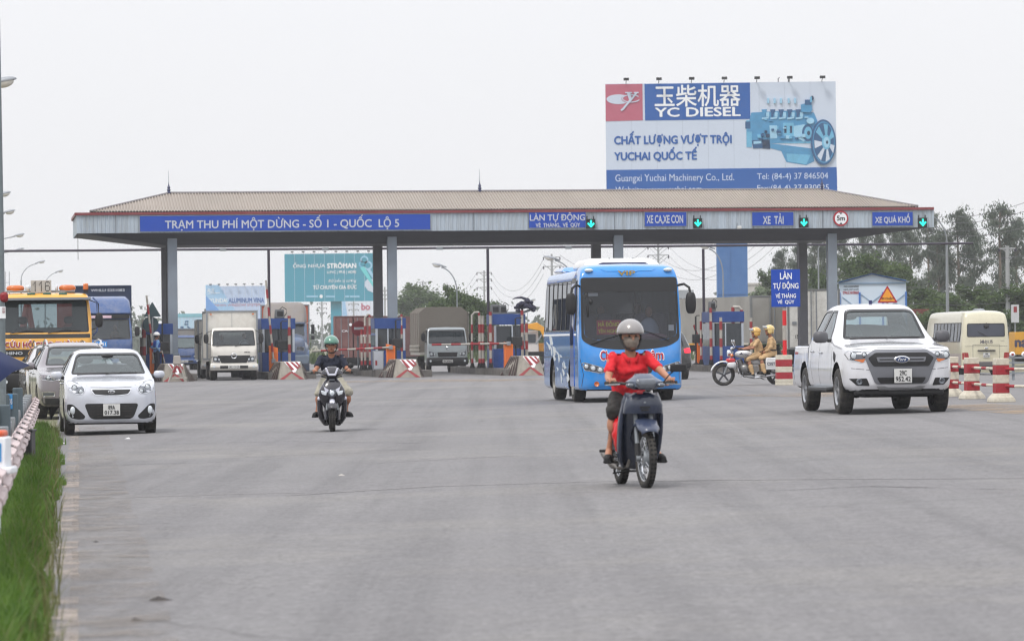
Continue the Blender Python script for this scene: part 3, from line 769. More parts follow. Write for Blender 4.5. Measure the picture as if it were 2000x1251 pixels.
def arrow_light(px,py,lb):
    a,z = FA(px,py); r = thing('lane_arrow_light',lb,'lane light',tuple(PL(a,-.12,0))[:2]+(z-.24,),TH,'green arrow lights over the lanes')
    boxo('housing',M['black'],r,(0,0,.21),(.38,.16,.40),bevel=.01)
    for s_ in (-1,1): boxo('bracket',M['black'],r,(s_*.14-.01,.04,.47),(.035,.06,.15))
    mb = MB(); mb.prism([(-.04,.37),(.04,.37),(.04,.20),(-.04,.20)],-.092,-.083)
    mb.prism([(-.16,.22),(-.11,.27),(0,.155),(.11,.27),(.16,.22),(0,.05)],-.092,-.083); mb.obj('arrow',emitm,r,smooth=False)
    boxo('hood',M['black'],r,(0,-.1,.405),(.38,.1,.02))
arrow_light(1152.5,436,'green arrow light beside the LÀN TỰ ĐỘNG fascia sign'); arrow_light(1361,434.5,'green arrow light beside the XE CA, XE CON sign')
arrow_light(1568,433.5,'green arrow light beside the XE TẢI sign'); arrow_light(1800,433.5,'green arrow light beside the XE QUÁ KHỔ sign')
a,z = FA(1641,426.5); r = thing('height_limit_sign','round red and white 5 m height limit sign on the fascia','road sign',tuple(PL(a,-.07,0))[:2]+(z,),TH)
MB().lathe([(.0,.03),(.33,.03),(.33,-.03),(.0,-.03)],40,'y').obj('disc',mat('sign_red',S(165,32,48),.45,var=.06),r)
MB().lathe([(.0,-.02),(.262,-.02),(.262,-.034),(.0,-.034)],40,'y').obj('white_face',M['white'],r)
text('5m',M['ink'],r,-.17,.17,-.09,.11,-.036,.03); mb = MB(); mb.prism([(-.07,.25),(.07,.25),(0,.17)],-.04,-.034); mb.prism([(-.07,-.25),(.07,-.25),(0,-.17)],-.04,-.034); mb.obj('arrowhead',M['ink'],r,smooth=False)
a,z = FA(1442,443); r = thing('camera_housing','small pale camera housing under the middle right of the fascia','camera',tuple(PL(a,-.1,0))[:2]+(z,),TH)
boxo('body',M['plate'],r,(0,-.05,-.03),(.16,.3,.13),bevel=.02); tubeo('bracket',M['steel'],r,[(-.05,.05,0),(-.06,.08,.17)],.015)

# ---------------- steel pipe gantry behind the canopy with thin posts
GY = 178.0
def gpnt(px,py): return P(px,py,GY)
r = thing('pipe_gantry','long thin dark pipe gantry with slim posts behind the toll canopy','gantry',(0,GY,0))
def loc_(p): return (p.x,p.y-GY,p.z)
tubeo('cross_pipe',darkst,r,[loc_(gpnt(*q)) for q in ((-30,491),(8,490),(160,489),(330,487.5),(700,485.5),(1000,483),(1300,480.5),(1565,478),(1720,477),(1900,475))],.055)
for px in (524,952,1373): 
    p = gpnt(px,486); tubeo('post',darkst,r,[(p.x,0,0),(p.x,0,p.z)],.065)
for px in (435,635,858,1110): 
    p = gpnt(px,489-px*.006); boxo('clamp',M['steel'],r,(p.x,0,p.z-.02),(.3,.14,.14))

# ================================================================ islands, booths, guards
conc = mat('concrete',S(136,131,124),.9,var=.2,vscale=2,dirt=S(92,88,84),dirt_amt=.8,dscale=1.4,bump=.4,bscale=20)
kerbm = mat('kerb_concrete',S(112,108,104),.9,var=.25,vscale=3,dirt=S(70,67,64),dirt_amt=.8,dscale=2)
boothb = mat('booth_blue',S(0,56,126),.45,var=.12,dirt=S(70,88,130),dirt_amt=.4,dscale=3); boothg = mat('booth_grey',S(176,184,194),.5,var=.08,dirt=S(128,128,128),dirt_amt=.4)
orange = mat('barrier_orange',S(226,112,26),.45,var=.1,dirt=S(150,90,50),dirt_amt=.4)
isl = [FA(px,700,0)[0] for px in (322,545,762,988,1212,1412,1640)]
for i,a in enumerate(isl):
    z = PL(a,-2)[2]; mb = MB(); L0,L1 = -7.0,12
    for q in range(19):
        y0_ = L0+q; mb.box((0,y0_+.5,.06),(1.95,.985,.46))
    o = mb.obj('traffic_island',kerbm,bevel=.02); o.location = PL(a,0,z); o.rotation_euler = (0,0,TH); props(o,'low concrete kerbed island between the toll lanes',kind='structure')
IZ = .29
def booth(a,b,lb,w_=1.3,h_=2.2,junk=None,depth=2.2):
    r = pthing('toll_booth',lb,'toll booth',a,b,'toll booths on the lane islands',z=PL(a,b)[2]+IZ); d = depth
    mb = MB(); mb.box((0,-d/2,.40),(w_,.04,.80)); mb.box((0,d/2,.40),(w_,.04,.80)); mb.box((-w_/2,0,.4),(.04,d-.05,.8)); mb.box((w_/2,0,.4),(.04,d-.05,.8)); mb.obj('lower_panel',boothb,r,bevel=.008)
    mb = MB(); mb.box((0,-d/2-.01,h_-.22),(w_+.06,.05,.44)); mb.box((0,d/2,h_-.22),(w_+.06,.05,.44)); mb.box((-w_/2-.01,0,h_-.22),(.05,d-.05,.44)); mb.box((w_/2+.01,0,h_-.22),(.05,d-.05,.44)); mb.obj('top_band',boothb,r,bevel=.008)
    boxo('roof',mat('booth_roof',S(90,96,110),.7),r,(0,0,h_-.02),(w_-.02,d-.06,.05))
    for sx in (-1,1):
        for yy in (-d/2,0,d/2): boxo('corner_post',boothg,r,(sx*(w_/2-.05),yy,1.28),(.09,.055,.97))
    boxo('window_mullion',boothg,r,(.12 if i % 2 else -.1,-d/2,1.28),(.05,.04,.97))
    boxo('window',M['glad'],r,(0,-d/2+.012,1.28),(w_-.16,.012,.96)); boxo('window',M['glad'],r,(-w_/2+.01,0,1.28),(.012,d-.1,.96)); boxo('window',M['glad'],r,(w_/2-.01,0,1.28),(.012,d-.1,.96))
    boxo('desk',M['dark'],r,(0,.1,.85),(w_-.12,d-.4,.06)); boxo('back_panel',mat('booth_inside',S(70,74,82),.8),r,(0,d/2-.06,1.28),(w_-.1,.03,.96))
    mb = MB(); mb.ell((.05,.25,1.42),(.10,.11,.13)); mb.ell((.05,.3,1.08),(.2,.14,.28)); mb.obj('operator_seat',M['seat'],r)
    return r
def pipes(name,lb,paths,a,b,r_=.047,seg=.36,group='striped guard pipes round the booths'):
    r = pthing(name,lb,'guard pipe',a,b,group,z=PL(a,b)[2]+IZ); flip = 0
    for path in paths:
        P_ = [Vector(p) for p in path]; MB().tube(P_,r_,10).obj('pipe',M['whitep'],r)
        p0,p1 = P_[0],P_[1]; L_ = (p1-p0).length; t = seg*.1; 
        while t < L_-.1:
            e = min(t+seg,L_); MB().tube([p0.lerp(p1,t/L_),p0.lerp(p1,e/L_)],r_*1.06,10).obj('red_band',M['redp'],r); t += seg*2
        MB().lathe([(.15,0),(.11,.02),(r_*1.3,.22)],10,c=tuple(p0)).obj('foot',M['under'],r)
    return r
def boom(a,b,lb,L_=3.0,up=False,s_=1,z1=.95,drop=0):
    r = pthing('boom_barrier',lb,'boom barrier',a,b,'boom barriers at the toll lanes',z=PL(a,b)[2]+IZ)
    m = MB(); m.prism([(-.17,0),(.19,0),(.19,.98),(-.17,1.08)],-.15,.15); m.obj('cabinet',orange,r,bevel=.012)
    boxo('cabinet_door',mat('orange_door',S(205,98,24),.5),r,(.01,-.158,.45),(.24,.01,.7))
    e = Vector((s_*L_,-.2,z1+drop)) if not up else Vector((-.28,-.2,z1+L_)); p0 = Vector((0,-.2,z1))
    MB().tube([p0,e],.042,8).obj('boom_arm',M['whitep'],r); n_ = int(L_/.36)
    for k in range(n_):
        if k % 2: MB().tube([p0.lerp(e,k/n_),p0.lerp(e,(k+1)/n_)],.045,8).obj('red_band',M['redp'],r)
    boxo('pivot',M['steel'],r,(0,-.18,z1),(.16,.12,.16),bevel=.01)
    return r
B0 = -1.2
def ax(px,b=B0): return FA(px,690,b)[0]
i = 0; booth(ax(307),B0,'leftmost blue toll booth beside the first column',1.15,2.05)
i = 1; booth(ax(540),B0,'blue toll booth between the white box truck and the big bonneted truck',1.35)
i = 0; booth(ax(757),B0,'blue toll booth behind the second front column',1.25,2.15)
i = 1; booth(ax(988),B0,'blue toll booth between the canvas truck and the blue coach',1.3,2.25)
i = 0; booth(ax(1412),B0,'blue toll booth behind the police motorcycle',1.35,2.25)
def vp(px,h,b): return [(0,0,0)] if 0 else (ax(px,b),h)
def pg(lb,pxs,hs,b,links=(),rr=.047,name='guard_pipe'):
    a0 = ax(pxs[0],b); paths = [[(ax(p,b)-a0,0,0),(ax(p,b)-a0,0,h)] for p,h in zip(pxs,hs)]
    for (i0,i1) in links:
        x0,x1 = ax(pxs[i0],b)-a0,ax(pxs[i1],b)-a0; h = min(hs[i0],hs[i1]); paths[i0] = [(x0,0,0),(x0,0,h-.12),(x0+.12*(1 if x1 > x0 else -1),0,h),(x1,0,h)]
    return pipes(name,lb,paths,a0,b,rr)
pg('tall striped guard post at the left side of the leftmost booth',[281],[2.25],-2.4,rr=.075)
pg('thin dark red guard post just left of the leftmost booth',[275.5],[1.5],-1.0)
pg('striped guard pipe at the right side of the second booth',[565],[2.3],-2.3,rr=.065)
pg('arched pair of striped guard pipes left of the third booth',[713,722],[2.3,2.3],-2.4,[(0,1)])
pg('short striped pipe beside the no entry sign',[706],[1.7],-3.2)
pg('striped guard pipe at the right of the third booth',[784.5],[2.3],-2.3)
pg('linked striped guard pipes at the left of the fourth booth',[922,936],[2.35,2.35],-.6,[(0,1)])
pg('pair of thick striped guard pipes beside the fourth booth',[937.5,943],[2.2,2.2],-1.6,rr=.07)
pg('tall white topped striped pipe before the fourth booth',[958],[2.35],-2.6,rr=.06)
pg('striped pipe pair at the right of the fourth booth',[1020,1028.5],[2.4,1.9],-2.4,rr=.06)
pg('striped guard pipe left of the booth behind the police motorcycle',[1369],[2.2],-1.8)
pg('striped guard pipe in front of the left corner of the booth behind the police motorcycle',[1388.5],[2.4],-2.4,rr=.06)
pg('short striped bollard in the middle of the booth behind the police motorcycle',[1408],[2.0],-3.0,rr=.062)
pg('elbowed striped guard pipe at the right corner of the booth behind the police motorcycle',[1449,1432],[2.45,2.45],-2.2,[(0,1)],rr=.07)
pg('striped post beside the grey trailer',[1467],[2.0],-2.6,rr=.06)
boom(ax(300,-4),-4,'raised boom barrier near the leftmost booth',2.7,True,z1=.5)
boom(ax(533,-4),-4,'raised boom barrier with orange cabinet at the second booth',3.3,True,z1=.45)
boom(ax(762,-4),-4,'closed boom barrier reaching left across the lane from the third booth',3.25,False,-1,.93,-.12)
boom(ax(992,-4),-4,'closed boom barrier in front of the canvas topped truck',3.2,False,-1,1.02,-.02)
boom(ax(1366,2),2,'brownish boom cabinet left of the booth behind the police motorcycle',.8,True,z1=.9)
# payment machines on poles (dark boxes)
def machine(px,b,lb,h=1.1,sz=(.42,.3,.38)):
    a = ax(px,b); r = pthing('card_reader',lb,'card reader',a,b,'dark reader boxes on posts at the lanes',z=PL(a,b)[2]+IZ)
    tubeo('post',M['black'],r,[(0,0,0),(0,0,h+.95)],.035); boxo('reader_box',M['black'],r,(.05,-.08,h),sz,bevel=.02); MB().lathe([(.17,0),(.13,.04),(.04,.1)],10).obj('foot',M['black'],r)
    tubeo('lamp_arm',M['black'],r,[(0,0,h+.9),(.04,-.05,h+.98),(.25,-.08,h+.98)],.02)
machine(549,-3,'dark reader box on a post before the second booth'); machine(773,-3,'dark reader box on a post before the third booth'); machine(1007,-3,'dark reader box on a post before the fourth booth')
machine(1359,-1.5,'dark reader box on a post between the coach and the next booth'); machine(317,-3,'dark reader box on a post before the leftmost column')
# controller cabinets
a = ax(738,-3.2); r = pthing('control_cabinet','grey metal cabinet with a red mark beside the third booth','cabinet',a,-3.2,z=PL(a,-3.2)[2]+IZ)
boxo('body',M['steel'],r,(0,0,.4),(.44,.35,.8),bevel=.01); boxo('door',boothg,r,(0,-.185,.4),(.38,.02,.72),bevel=.005); boxo('warning_mark',M['redp'],r,(-.1,-.2,.3),(.08,.01,.2))
for (px,ww,hh,lb,z0) in ((967,.4,.42,'grey box unit on the roof of the fourth booth',2.25),(982,.34,.4,'dark unit with lens on the roof of the fourth booth',2.25),(1391,.3,.42,'grey camera unit on the roof of the booth behind the police motorcycle',2.27),(546,.42,.38,'dark lamp unit on the roof of the second booth',2.21)):
    a = ax(px,-1.0); r = pthing('roof_unit',lb,'equipment box',a,-1.0,z=PL(a,-1.0)[2]+IZ+z0)
    boxo('body',mat('unit_grey',S(96,98,100),.6,var=.2),r,(0,0,hh/2),(ww,.35,hh),bevel=.03,top=.85); boxo('face_plate',M['black'],r,(.02,-.16,hh*.5),(ww*.6,.06,hh*.55),bevel=.01)
    tubeo('cable',M['black'],r,[(ww*.4,0,.05),(ww*.7,0,.2),(ww*.7,0,hh*1.0),(ww*.3,0,hh*1.25),(0,0,hh*.95)],.018)
a = ax(1024,-.5); r = pthing('torn_tarp','bunched dark torn tarpaulin and hooked strip over the fourth booth','tarpaulin',a,-.5,z=PL(a,-.5)[2]+IZ+2.25)
mb = MB(); rnd = random.Random(4)
for k in range(26):
    t = k/25; mb.ell((-.3+.75*t+rnd.uniform(-.06,.06),rnd.uniform(-.3,.3),.12+.25*sin(t*pi*.9)+rnd.uniform(-.08,.18)),(rnd.uniform(.06,.16),.14,rnd.uniform(.05,.16)),7,5)
mb.obj('bundle',mat('tarp_dark',S(46,46,66),.8,var=.3),r)
tubeo('torn_strip',mat('tarp_dark',(1,1,1,1)),r,[(.25,0,.4),(.1,0,.62),(-.1,0,.7),(-.35,0,.68),(-.5,0,.62)],[.09,.07,.05,.03,.01])
tubeo('tarp_pole',M['steel'],r,[(-.9,0,.05),(0,0,.08),(.35,0,.2)],.05)
# concrete nose blocks with chevrons
def nose(px,b,lb,w_=1.22,h_=.72,flip=1,x_arms=True):
    a = ax(px,b); r = pthing('crash_block',lb,'crash barrier',a,b,'striped concrete crash blocks before the booths')
    yb = -h_*.35; w2 = w_/2*.80; d = 1.9; wr = w_/2*1.45
    mb = MB(); mb.v = [(-w2,yb-.1,0),(w2,yb-.1,0),(w2*.72,0,h_),(-w2*.72,0,h_),(-wr,d,0),(wr,d,0),(w2*.95,d,h_),(-w2*.95,d,h_)]
    mb.f = [(0,1,2,3),(1,5,6,2),(5,4,7,6),(4,0,3,7),(3,2,6,7),(4,5,1,0)]; mb.obj('block',mat('crash_concrete',S(150,144,134),.9,var=.15,dirt=S(96,90,84),dirt_amt=.7,dscale=2),r,bevel=.015)
    def fp(u,v,o=.008):   # front slanted face
        y_ = (yb-.1)*(1-v); hw = w2*(1-.28*v); return (u*hw,y_-o,v*h_)
    def patch(nm,pl,m,o): 
        q = MB(); q.v = [fp(u,v,o) for u,v in pl]; q.f = [tuple(range(len(pl)))]; return q.obj(nm,m,r,smooth=False)
    patch('sign_plate',[(-.75,.98),(.98,.98),(.35,.42),(.15,.40)] if flip > 0 else [(.75,.98),(-.98,.98),(-.35,.42),(-.15,.40)],M['white'],.012)
    for k in range(3):
        u = -.62+.5*k; pl = [(u*flip,.97),((u+.26)*flip,.97),((min(.9,u+.26+.62))*flip,.56+(.08*k)),((min(.8,u+.62))*flip,.50+.08*k)]; patch('chevron_stripe',pl if flip < 0 else list(reversed(pl)),M['redp'],.018)
    for sgn in (1,-1):
        pl = [(-.95*sgn,.02),(-.6*sgn,.02),(.1*sgn,.42),(-.12*sgn,.44)]; patch('painted_arm',pl,M['redp'],.010)
    for sgn in (1,-1):     # hazard stripes on the flanks
        for k in range(6):
            t = .10+k*.15; pl = [(t,0),(t+.08,0),(min(1,t+.06),1),(max(0,t-.02),1)]
            q = MB(); q.v = [(sgn*((w2*(1-.28*v))*(1-tt)+(wr*(1-v)+w2*.95*v)*tt+.045),(yb-.1)*(1-v)*(1-tt)+d*tt-.035,v*h_) for tt,v in pl]; q.f = [(0,1,2,3)] if sgn > 0 else [(3,2,1,0)]; q.obj('flank_stripe',mat('flank_dark',S(66,46,44),.8,var=.2),r,smooth=False)
    return r
nose(340,-9.5,'leftmost striped concrete crash block with boards stacked on it'); nose(568,-7.8,'striped concrete crash block before the second booth',1.3)
nose(794,-7.8,'striped concrete crash block before the third booth',1.35,.74); nose(1034,-7.8,'striped concrete crash block left of the blue coach',1.35,.8)
# a-frame trestle leaning on the leftmost block
a = ax(345,-10.2); r = pthing('trestle','red and white painted trestle in front of the leftmost crash block','trestle',a,-10.2)
for sx,nm in ((-1,0),(1,1)):
    tubeo('leg',M['whitep'],r,[(sx*.33,0,.0),(sx*.04,0,.72)],.045); tubeo('brace',M['redp'],r,[(sx*.15,-.05,.36),(sx*.04,-.05,.6)],.05)
boxo('beam',M['whitep'],r,(.1,0,.16),(.6,.06,.06)); boxo('head_block',mat('old_board',S(158,152,146),.9),r,(0,0,.86),(.34,.16,.34),bevel=.03,top=.75)

# ---------------- no entry sign and triangle seen from the back
r = thing('no_entry_sign','round red no entry sign on a leaning grey post left of the third booth','road sign',P(701,641,170)*1,0); r.location.z = 0
pz = P(701,641,170).z
tubeo('post',M['steel'],r,[(-.05,.05,0),(-.07,.05,pz+.3)],.04); MB().lathe([(0,.02),(.34,.02),(.34,-.02),(0,-.02)],32,'y',c=(0,0,pz)).obj('disc',mat('sign_red',(1,1,1,1)),r); boxo('white_bar',M['white'],r,(-.0,-.03,pz),(.46,.01,.11))
MB().lathe([(.2,0),(.2,.08),(.05,.14)],12).obj('base',conc,r)
pt = P(297,604,158); r = thing('triangle_sign','dark back of a triangular road sign above the leftmost booth','road sign',(pt.x,pt.y,gz(pt.x,pt.y)))
z_ = pt.z-r.location.z; m = MB(); m.prism(rpoly([(-.36,z_-.30),(.36,z_-.30),(0,z_+.32)],.05),-.01,.01); m.obj('plate',mat('sign_back_green',S(44,66,72),.6),r); tubeo('post',M['steel'],r,[(0,.04,0),(0,.04,z_+.1)],.035)
m = MB(); m.lathe([(0,.01),(.33,.01),(.33,-.01),(0,-.01)],28,'y',c=(-.08,.06,z_-.62)); m.obj('round_plate',mat('sign_back_green',(1,1,1,1)),r)

# ================================================================ billboards
def bb(name,lb,box,Y,pole=None,col=None,frame=True,depth=.5,lights=0):
    x0,y0,x1,y1 = box; c0 = P((x0+x1)/2,y1,Y); r = thing(name,lb,'billboard',(c0.x,Y,0))
    loc = lambda px,py: ((P(px,py,Y).x-c0.x),P(px,py,Y).z)
    xa,_ = loc(x0,(y0+y1)/2); xb,_ = loc(x1,(y0+y1)/2); _,za = loc((x0+x1)/2,y1); _,zb = loc((x0+x1)/2,y0)
    boxo('panel',col,r,((xa+xb)/2,0,(za+zb)/2),(xb-xa,.12,zb-za))
    for k in range(1,9): boxo('panel_seam',mat('seam_pale',S(182,192,208),.7),r,(xa+(xb-xa)*k/9,-.0615,(za+zb)/2),(.05,.008,zb-za-.04))
    boxo('back_frame',darkst,r,((xa+xb)/2,depth/2+.06,(za+zb)/2),(xb-xa-.2,depth,zb-za-.2))
    def L2(px,py):   # rescaled to the straight panel
        u = (px-x0)/(x1-x0); v = (y1-py)/(y1-y0); return xa+(xb-xa)*u,za+(zb-za)*v
    if lights:
        for k in range(lights):
            xx = xa+(xb-xa)*(.09+.85*k/(lights-1)); m = MB(); m.tube([(xx,0,zb),(xx,-.7,zb+.25)],.03,5); m.box((xx,-.8,zb+.3),(.42,.3,.2)); m.obj('floodlight',M['black'],r,smooth=False)
    return r,L2,(xa,xb,za,zb)
def panel(r,L2,pts,m,o,name='print'):
    m_ = MB(); m_.prism([L2(*p) for p in pts],-.06-o,-.06); return m_.obj(name,m,r,smooth=False)
def btext(r,L2,s,x0,y0,x1,y1,m,o=.03,bold=.02,shear=0):
    a0,z0 = L2(x0,y1); a1,z1 = L2(x1,y0); return text(s,m,r,a0,a1,z0,z1,-.06-o,bold,shear=shear)
bw = mat('billboard_pale',S(196,206,222),.6,var=.04,vscale=.2,dirt=S(172,182,198),dirt_amt=.35,dscale=.2); bblue = mat('billboard_blue',S(14,84,160),.6,var=.05,vscale=.3); bpink = mat('billboard_rose',S(178,92,112),.6,var=.05)
r,L2,ext = bb('engine_billboard','huge billboard with an engine picture and YC DIESEL lettering behind the toll canopy',(1183,161.5,1633,388),300,col=bw,lights=7)
Q = lambda x,y: (1160+x/4,140+y/4+ (.011*(1160+x/4-1408) if True else 0))     # survey coordinates on the panel, levelled
def qp(*pts): return [Q(*p) for p in pts]
panel(r,L2,qp((92,100),(382,96),(382,380),(92,388)),bpink,.02); panel(r,L2,qp((398,97),(1222,86),(1222,370),(400,382)),bblue,.02)
panel(r,L2,qp((92,768),(1893,746),(1896,1000),(92,1000)),bblue,.02)
gx = M['white']
def qtext(s,x0,y0,x1,y1,m,**k): a_,b_3 = Q(x0,y0),Q(x1,y1); btext(r,L2,s,a_[0],a_[1],b_3[0],b_3[1],m,**k)
qtext('玉柴机器',478,108,1144,268,gx,bold=.014,o=.04); qtext('YC DIESEL',480,284,1144,346,gx,bold=.03,o=.04)
qtext('CHẤT LƯỢNG VƯỢT TRỘI',158,470,1072,575,bblue,bold=.045); qtext('YUCHAI QUỐC TẾ',158,597,800,696,bblue,bold=.045)
pal = mat('billboard_letter',S(198,210,230),.6); qtext('Guangxi Yuchai Machinery Co., Ltd.',162,804,1090,866,pal,bold=.004,o=.04); qtext('Tel: (84-4) 37 846504',1270,794,1824,850,pal,bold=.004,o=.04)
qtext('Website: www.yuchai.com',162,900,836,952,pal,bold=.004,o=.04); qtext('Fax:(84-4) 37 830025',1270,886,1830,940,pal,bold=.004,o=.04)
# emblem
def ellp(cx,cy_,rx,ry,n=28,a0=0,a1=360): return [(cx+rx*cos(R(a0+(a1-a0)*k/n)),cy_+ry*sin(R(a0+(a1-a0)*k/n))) for k in range(n+(0 if a1-a0 == 360 else 1))]
panel(r,L2,qp(*ellp(192,216,92,38)),bw,.04,'emblem'); panel(r,L2,qp(*ellp(292,212,76,34)),bpink,.05,'emblem')
def arc_ring(cx,cy_,rx,ry,t,m,o,a0=0,a1=360):
    A = ellp(cx,cy_,rx,ry,30,a0,a1); B = ellp(cx,cy_,rx-t,ry-t*.8,30,a0,a1)
    for k in range(len(A)-1): panel(r,L2,qp(A[k],A[k+1],B[k+1],B[k]),m,o,'emblem') if False else None
    mb = MB()
    for k in range(len(A)-1):
        mb.prism([L2(*Q(*p)) for p in (A[k],A[k+1],B[k+1],B[k])],-.06-o,-.06)
    mb.obj('emblem_ring',m,r,smooth=False)
arc_ring(292,210,72,32,9,bw,.07,20,330)
panel(r,L2,qp((246,160),(300,160),(300,168),(288,170),(296,205),(322,170),(314,168),(314,160),(352,160),(352,168),(340,170),(300,222),(262,262),(232,300),(214,308),(208,296),(222,288),(252,252),(276,222),(262,170),(246,168)),bw,.10,'emblem')
# engine picture: flat print built of overlapping shapes
e1,e2,e3,e4,e5 = [mat('engine_print_%d' % k,c_,.6,var=.12,vscale=1.5) for k,c_ in enumerate((S(70,140,184),S(150,196,222),S(36,84,128),S(104,172,206),S(24,52,84)))]
Ln = 0
def ep(pts,m): 
    global Ln; Ln += 1; panel(r,L2,qp(*pts),m,.02+.0025*Ln,'engine_print')
def rc(x0,y0,x1,y1): return [(x0,y0),(x1,y0),(x1,y1),(x0,y1)]
ep([(1375,560),(1700,600),(1718,700),(1655,730),(1500,706),(1460,620),(1370,596)],e1); ep([(1500,640),(1690,650),(1655,725),(1510,700)],e4)
ep(rc(1190,380,1740,560),e4); ep([(1230,320),(1600,300),(1720,320),(1760,420),(1700,540),(1400,560),(1220,560),(1190,480)],e1)
ep(rc(1182,390,1222,446),e3); ep(rc(1190,470,1232,590),e4); ep([(1232,536),(1372,530),(1376,596),(1240,600)],e3); ep([(1310,532),(1370,530),(1374,604),(1316,600)],e5); ep([(1245,545),(1305,540),(1305,560),(1245,566)],e2)
ep([(1370,420),(1430,420),(1430,520),(1376,524)],e2); ep([(1478,400),(1560,400),(1562,505),(1480,505)],e4)
for k in range(2): ep(rc(1486+44*k,424,1504+44*k,480),e5)
ep([(1560,425),(1640,412),(1690,440),(1694,520),(1640,548),(1560,505)],e2); ep(ellp(1668,478,44,66,22),e3); ep(ellp(1672,478,30,48,20),e4); ep(ellp(1676,480,12,18,14),e5)
for k in range(5):
    x = 1310+66*k; ep([(x,296),(x+42,294),(x+38,316),(x+26,332),(x+24,356),(x+8,352),(x+10,326)],e3 if k else e1); ep(rc(x+36,318,x+60,352),e2); ep([(x+2,360),(x+56,352),(x+56,366),(x+2,374)],e2)
for k in range(22):
    rr_ = random.Random(k); x = 1230+rr_.random()*430; y_ = 350+rr_.random()*200; w_,h_ = 8+rr_.random()*30,6+rr_.random()*22
    ep(rc(x,y_,x+w_,y_+h_),(e2,e3,e1,e5,e4)[k % 5])
ep([(1618,258),(1660,246),(1700,250),(1706,300),(1690,320),(1620,316)],e1); ep(rc(1650,220,1700,262),e3); ep(ellp(1706,207,13,18,14),e5); ep([(1690,200),(1704,196),(1704,240),(1690,240)],e4)
for k in range(5): ep(rc(1356+50*k+(10 if k > 2 else 0),208,1370+50*k+(10 if k > 2 else 0),248),e2)
ep(ellp(1690,385,30,24,16),e2); ep(ellp(1790,552,98,178,40),e3); ep(ellp(1792,552,86,162,40),e1); ep(ellp(1792,552,80,152,40),e3)
for k in range(7):
    a = 2*pi*k/7+.35; ca,sa = cos(a),sin(a); c0_ = (1810,556)
    pts = [(c0_[0]+ca*26-sa*6,c0_[1]+sa*46+ca*10),(c0_[0]-12+ca*78-sa*18,c0_[1]+sa*146+ca*34),(c0_[0]-12+ca*78+sa*16,c0_[1]+sa*146-ca*30),(c0_[0]+ca*26+sa*6,c0_[1]+sa*46-ca*10)]
    if sa > -.1: ep(pts,bw)
    else: ep(pts,e4)
ep(ellp(1812,552,34,58,24),e4); ep(ellp(1814,552,24,42,24),e2); ep(ellp(1818,552,9,14,12),e5)
for x in (1445,1525): 
    a0_,z0_ = L2(*Q(x,96)); tubeo('rod',darkst,r,[(a0_,.2,z0_),(a0_,.2,z0_+.45),(a0_+.12,.2,z0_+.5)],.035,6)
# clad monopole
_,zc_ = 0,14
pl = MB(); xa,xb = P(1402,600,300).x-r.location.x,P(1462,600,300).x-r.location.x; Wp = xb-xa
nn_ = 26; rings = []
for k in range(nn_):
    u0 = k/nn_; pl.box((xa+Wp*(u0+.5/nn_),.9+(.03 if k % 2 else 0),7),(Wp/nn_*.98,.1,14))
pl.box(((xa+xb)/2,1.9,7),(Wp-.1,1.9,14)); pl.box(((xa+xb)/2,.82,10.2),(Wp,.03,.06)); pl.box(((xa+xb)/2,.82,4.9),(Wp,.03,.06)); pl.box((xa+Wp*.42,.82,8),(.06,.03,4))
pl.obj('clad_post',mat('blue_cladding',S(72,118,176),.55,.1,var=.1,vscale=.6,dirt=S(100,130,170),dirt_amt=.4,dscale=.6),r,smooth=False)

tealm = mat('billboard_teal',S(40,140,164),.6,var=.05,vscale=.1)
r,L2,ext = bb('pipe_billboard','teal billboard for plastic pipes between the canopy columns',(555.5,495,731,588.5),600,col=tealm,lights=8)
K = lambda x,y: (360+x/4.467,480+y/4.467+.011*(360+x/4.467-643))
def kt(s,x0,y0,x1,y1,m=M['white'],**k): a_,b_3 = K(x0,y0),K(x1,y1); btext(r,L2,s,a_[0],a_[1],b_3[0],b_3[1],m,o=.05,**k)
kt('ỐNG NHỰA',948,143,1228,197,bold=.01); kt('STRÖMAN',1247,145,1498,192,bold=.05); kt('U.PVC | PP-R | HDPE',1245,218,1497,246,bold=.02); kt('Độ bền lý tưởng',1255,285,1500,322,shear=.25,bold=.0); kt('TỪ CHUYÊN GIA ĐỨC',1120,335,1500,374,bold=.03)
for (cx,cy_,rx,ry,m_) in ((1570,120,36,34,e2),(1600,170,40,40,e2),(1555,160,34,30,e4)):
    panel(r,L2,[K(*p) for p in ellp(cx,cy_,rx,ry,20)],m_,.05); panel(r,L2,[K(*p) for p in ellp(cx,cy_,rx*.6,ry*.6,20)],tealm,.09)
panel(r,L2,[K(*p) for p in ((1530,190),(1570,180),(1652,330),(1652,370))],mat('pipe_aqua',S(96,200,205),.5),.07); panel(r,L2,[K(*p) for p in ((1580,190),(1610,180),(1652,260),(1652,300))],e2,.07)
panel(r,L2,[K(*p) for p in [(1652,290),(1600,285),(1575,310),(1572,350),(1600,390),(1652,410)]],bw,.06)
for (x,w_) in ((1062,100),(1232,76),(1400,34),(1440,86)): panel(r,L2,[K(*p) for p in rc(x,434,x+w_,448)],e2,.05)
panel(r,L2,[K(*p) for p in ellp(1190,440,15,16,12)],M['white'],.05)
xa,xb = P(645,600,600).x-r.location.x,P(666,600,600).x-r.location.x; boxo('clad_post',tealm,r,((xa+xb)/2,1.6,5),(xb-xa,1.8,10))
r,L2,ext = bb('pale_billboard','pale washed out billboard partly hidden behind the teal one',(668,587,752,640),680,col=mat('bb_white',S(214,220,232),.6))
btext(r,L2,'bo',706,592,722,605,bpink,bold=.05); panel(r,L2,[(668,588),(674,588),(680,632),(668,640)],mat('bb_lightblue',S(150,190,225),.6),.05)
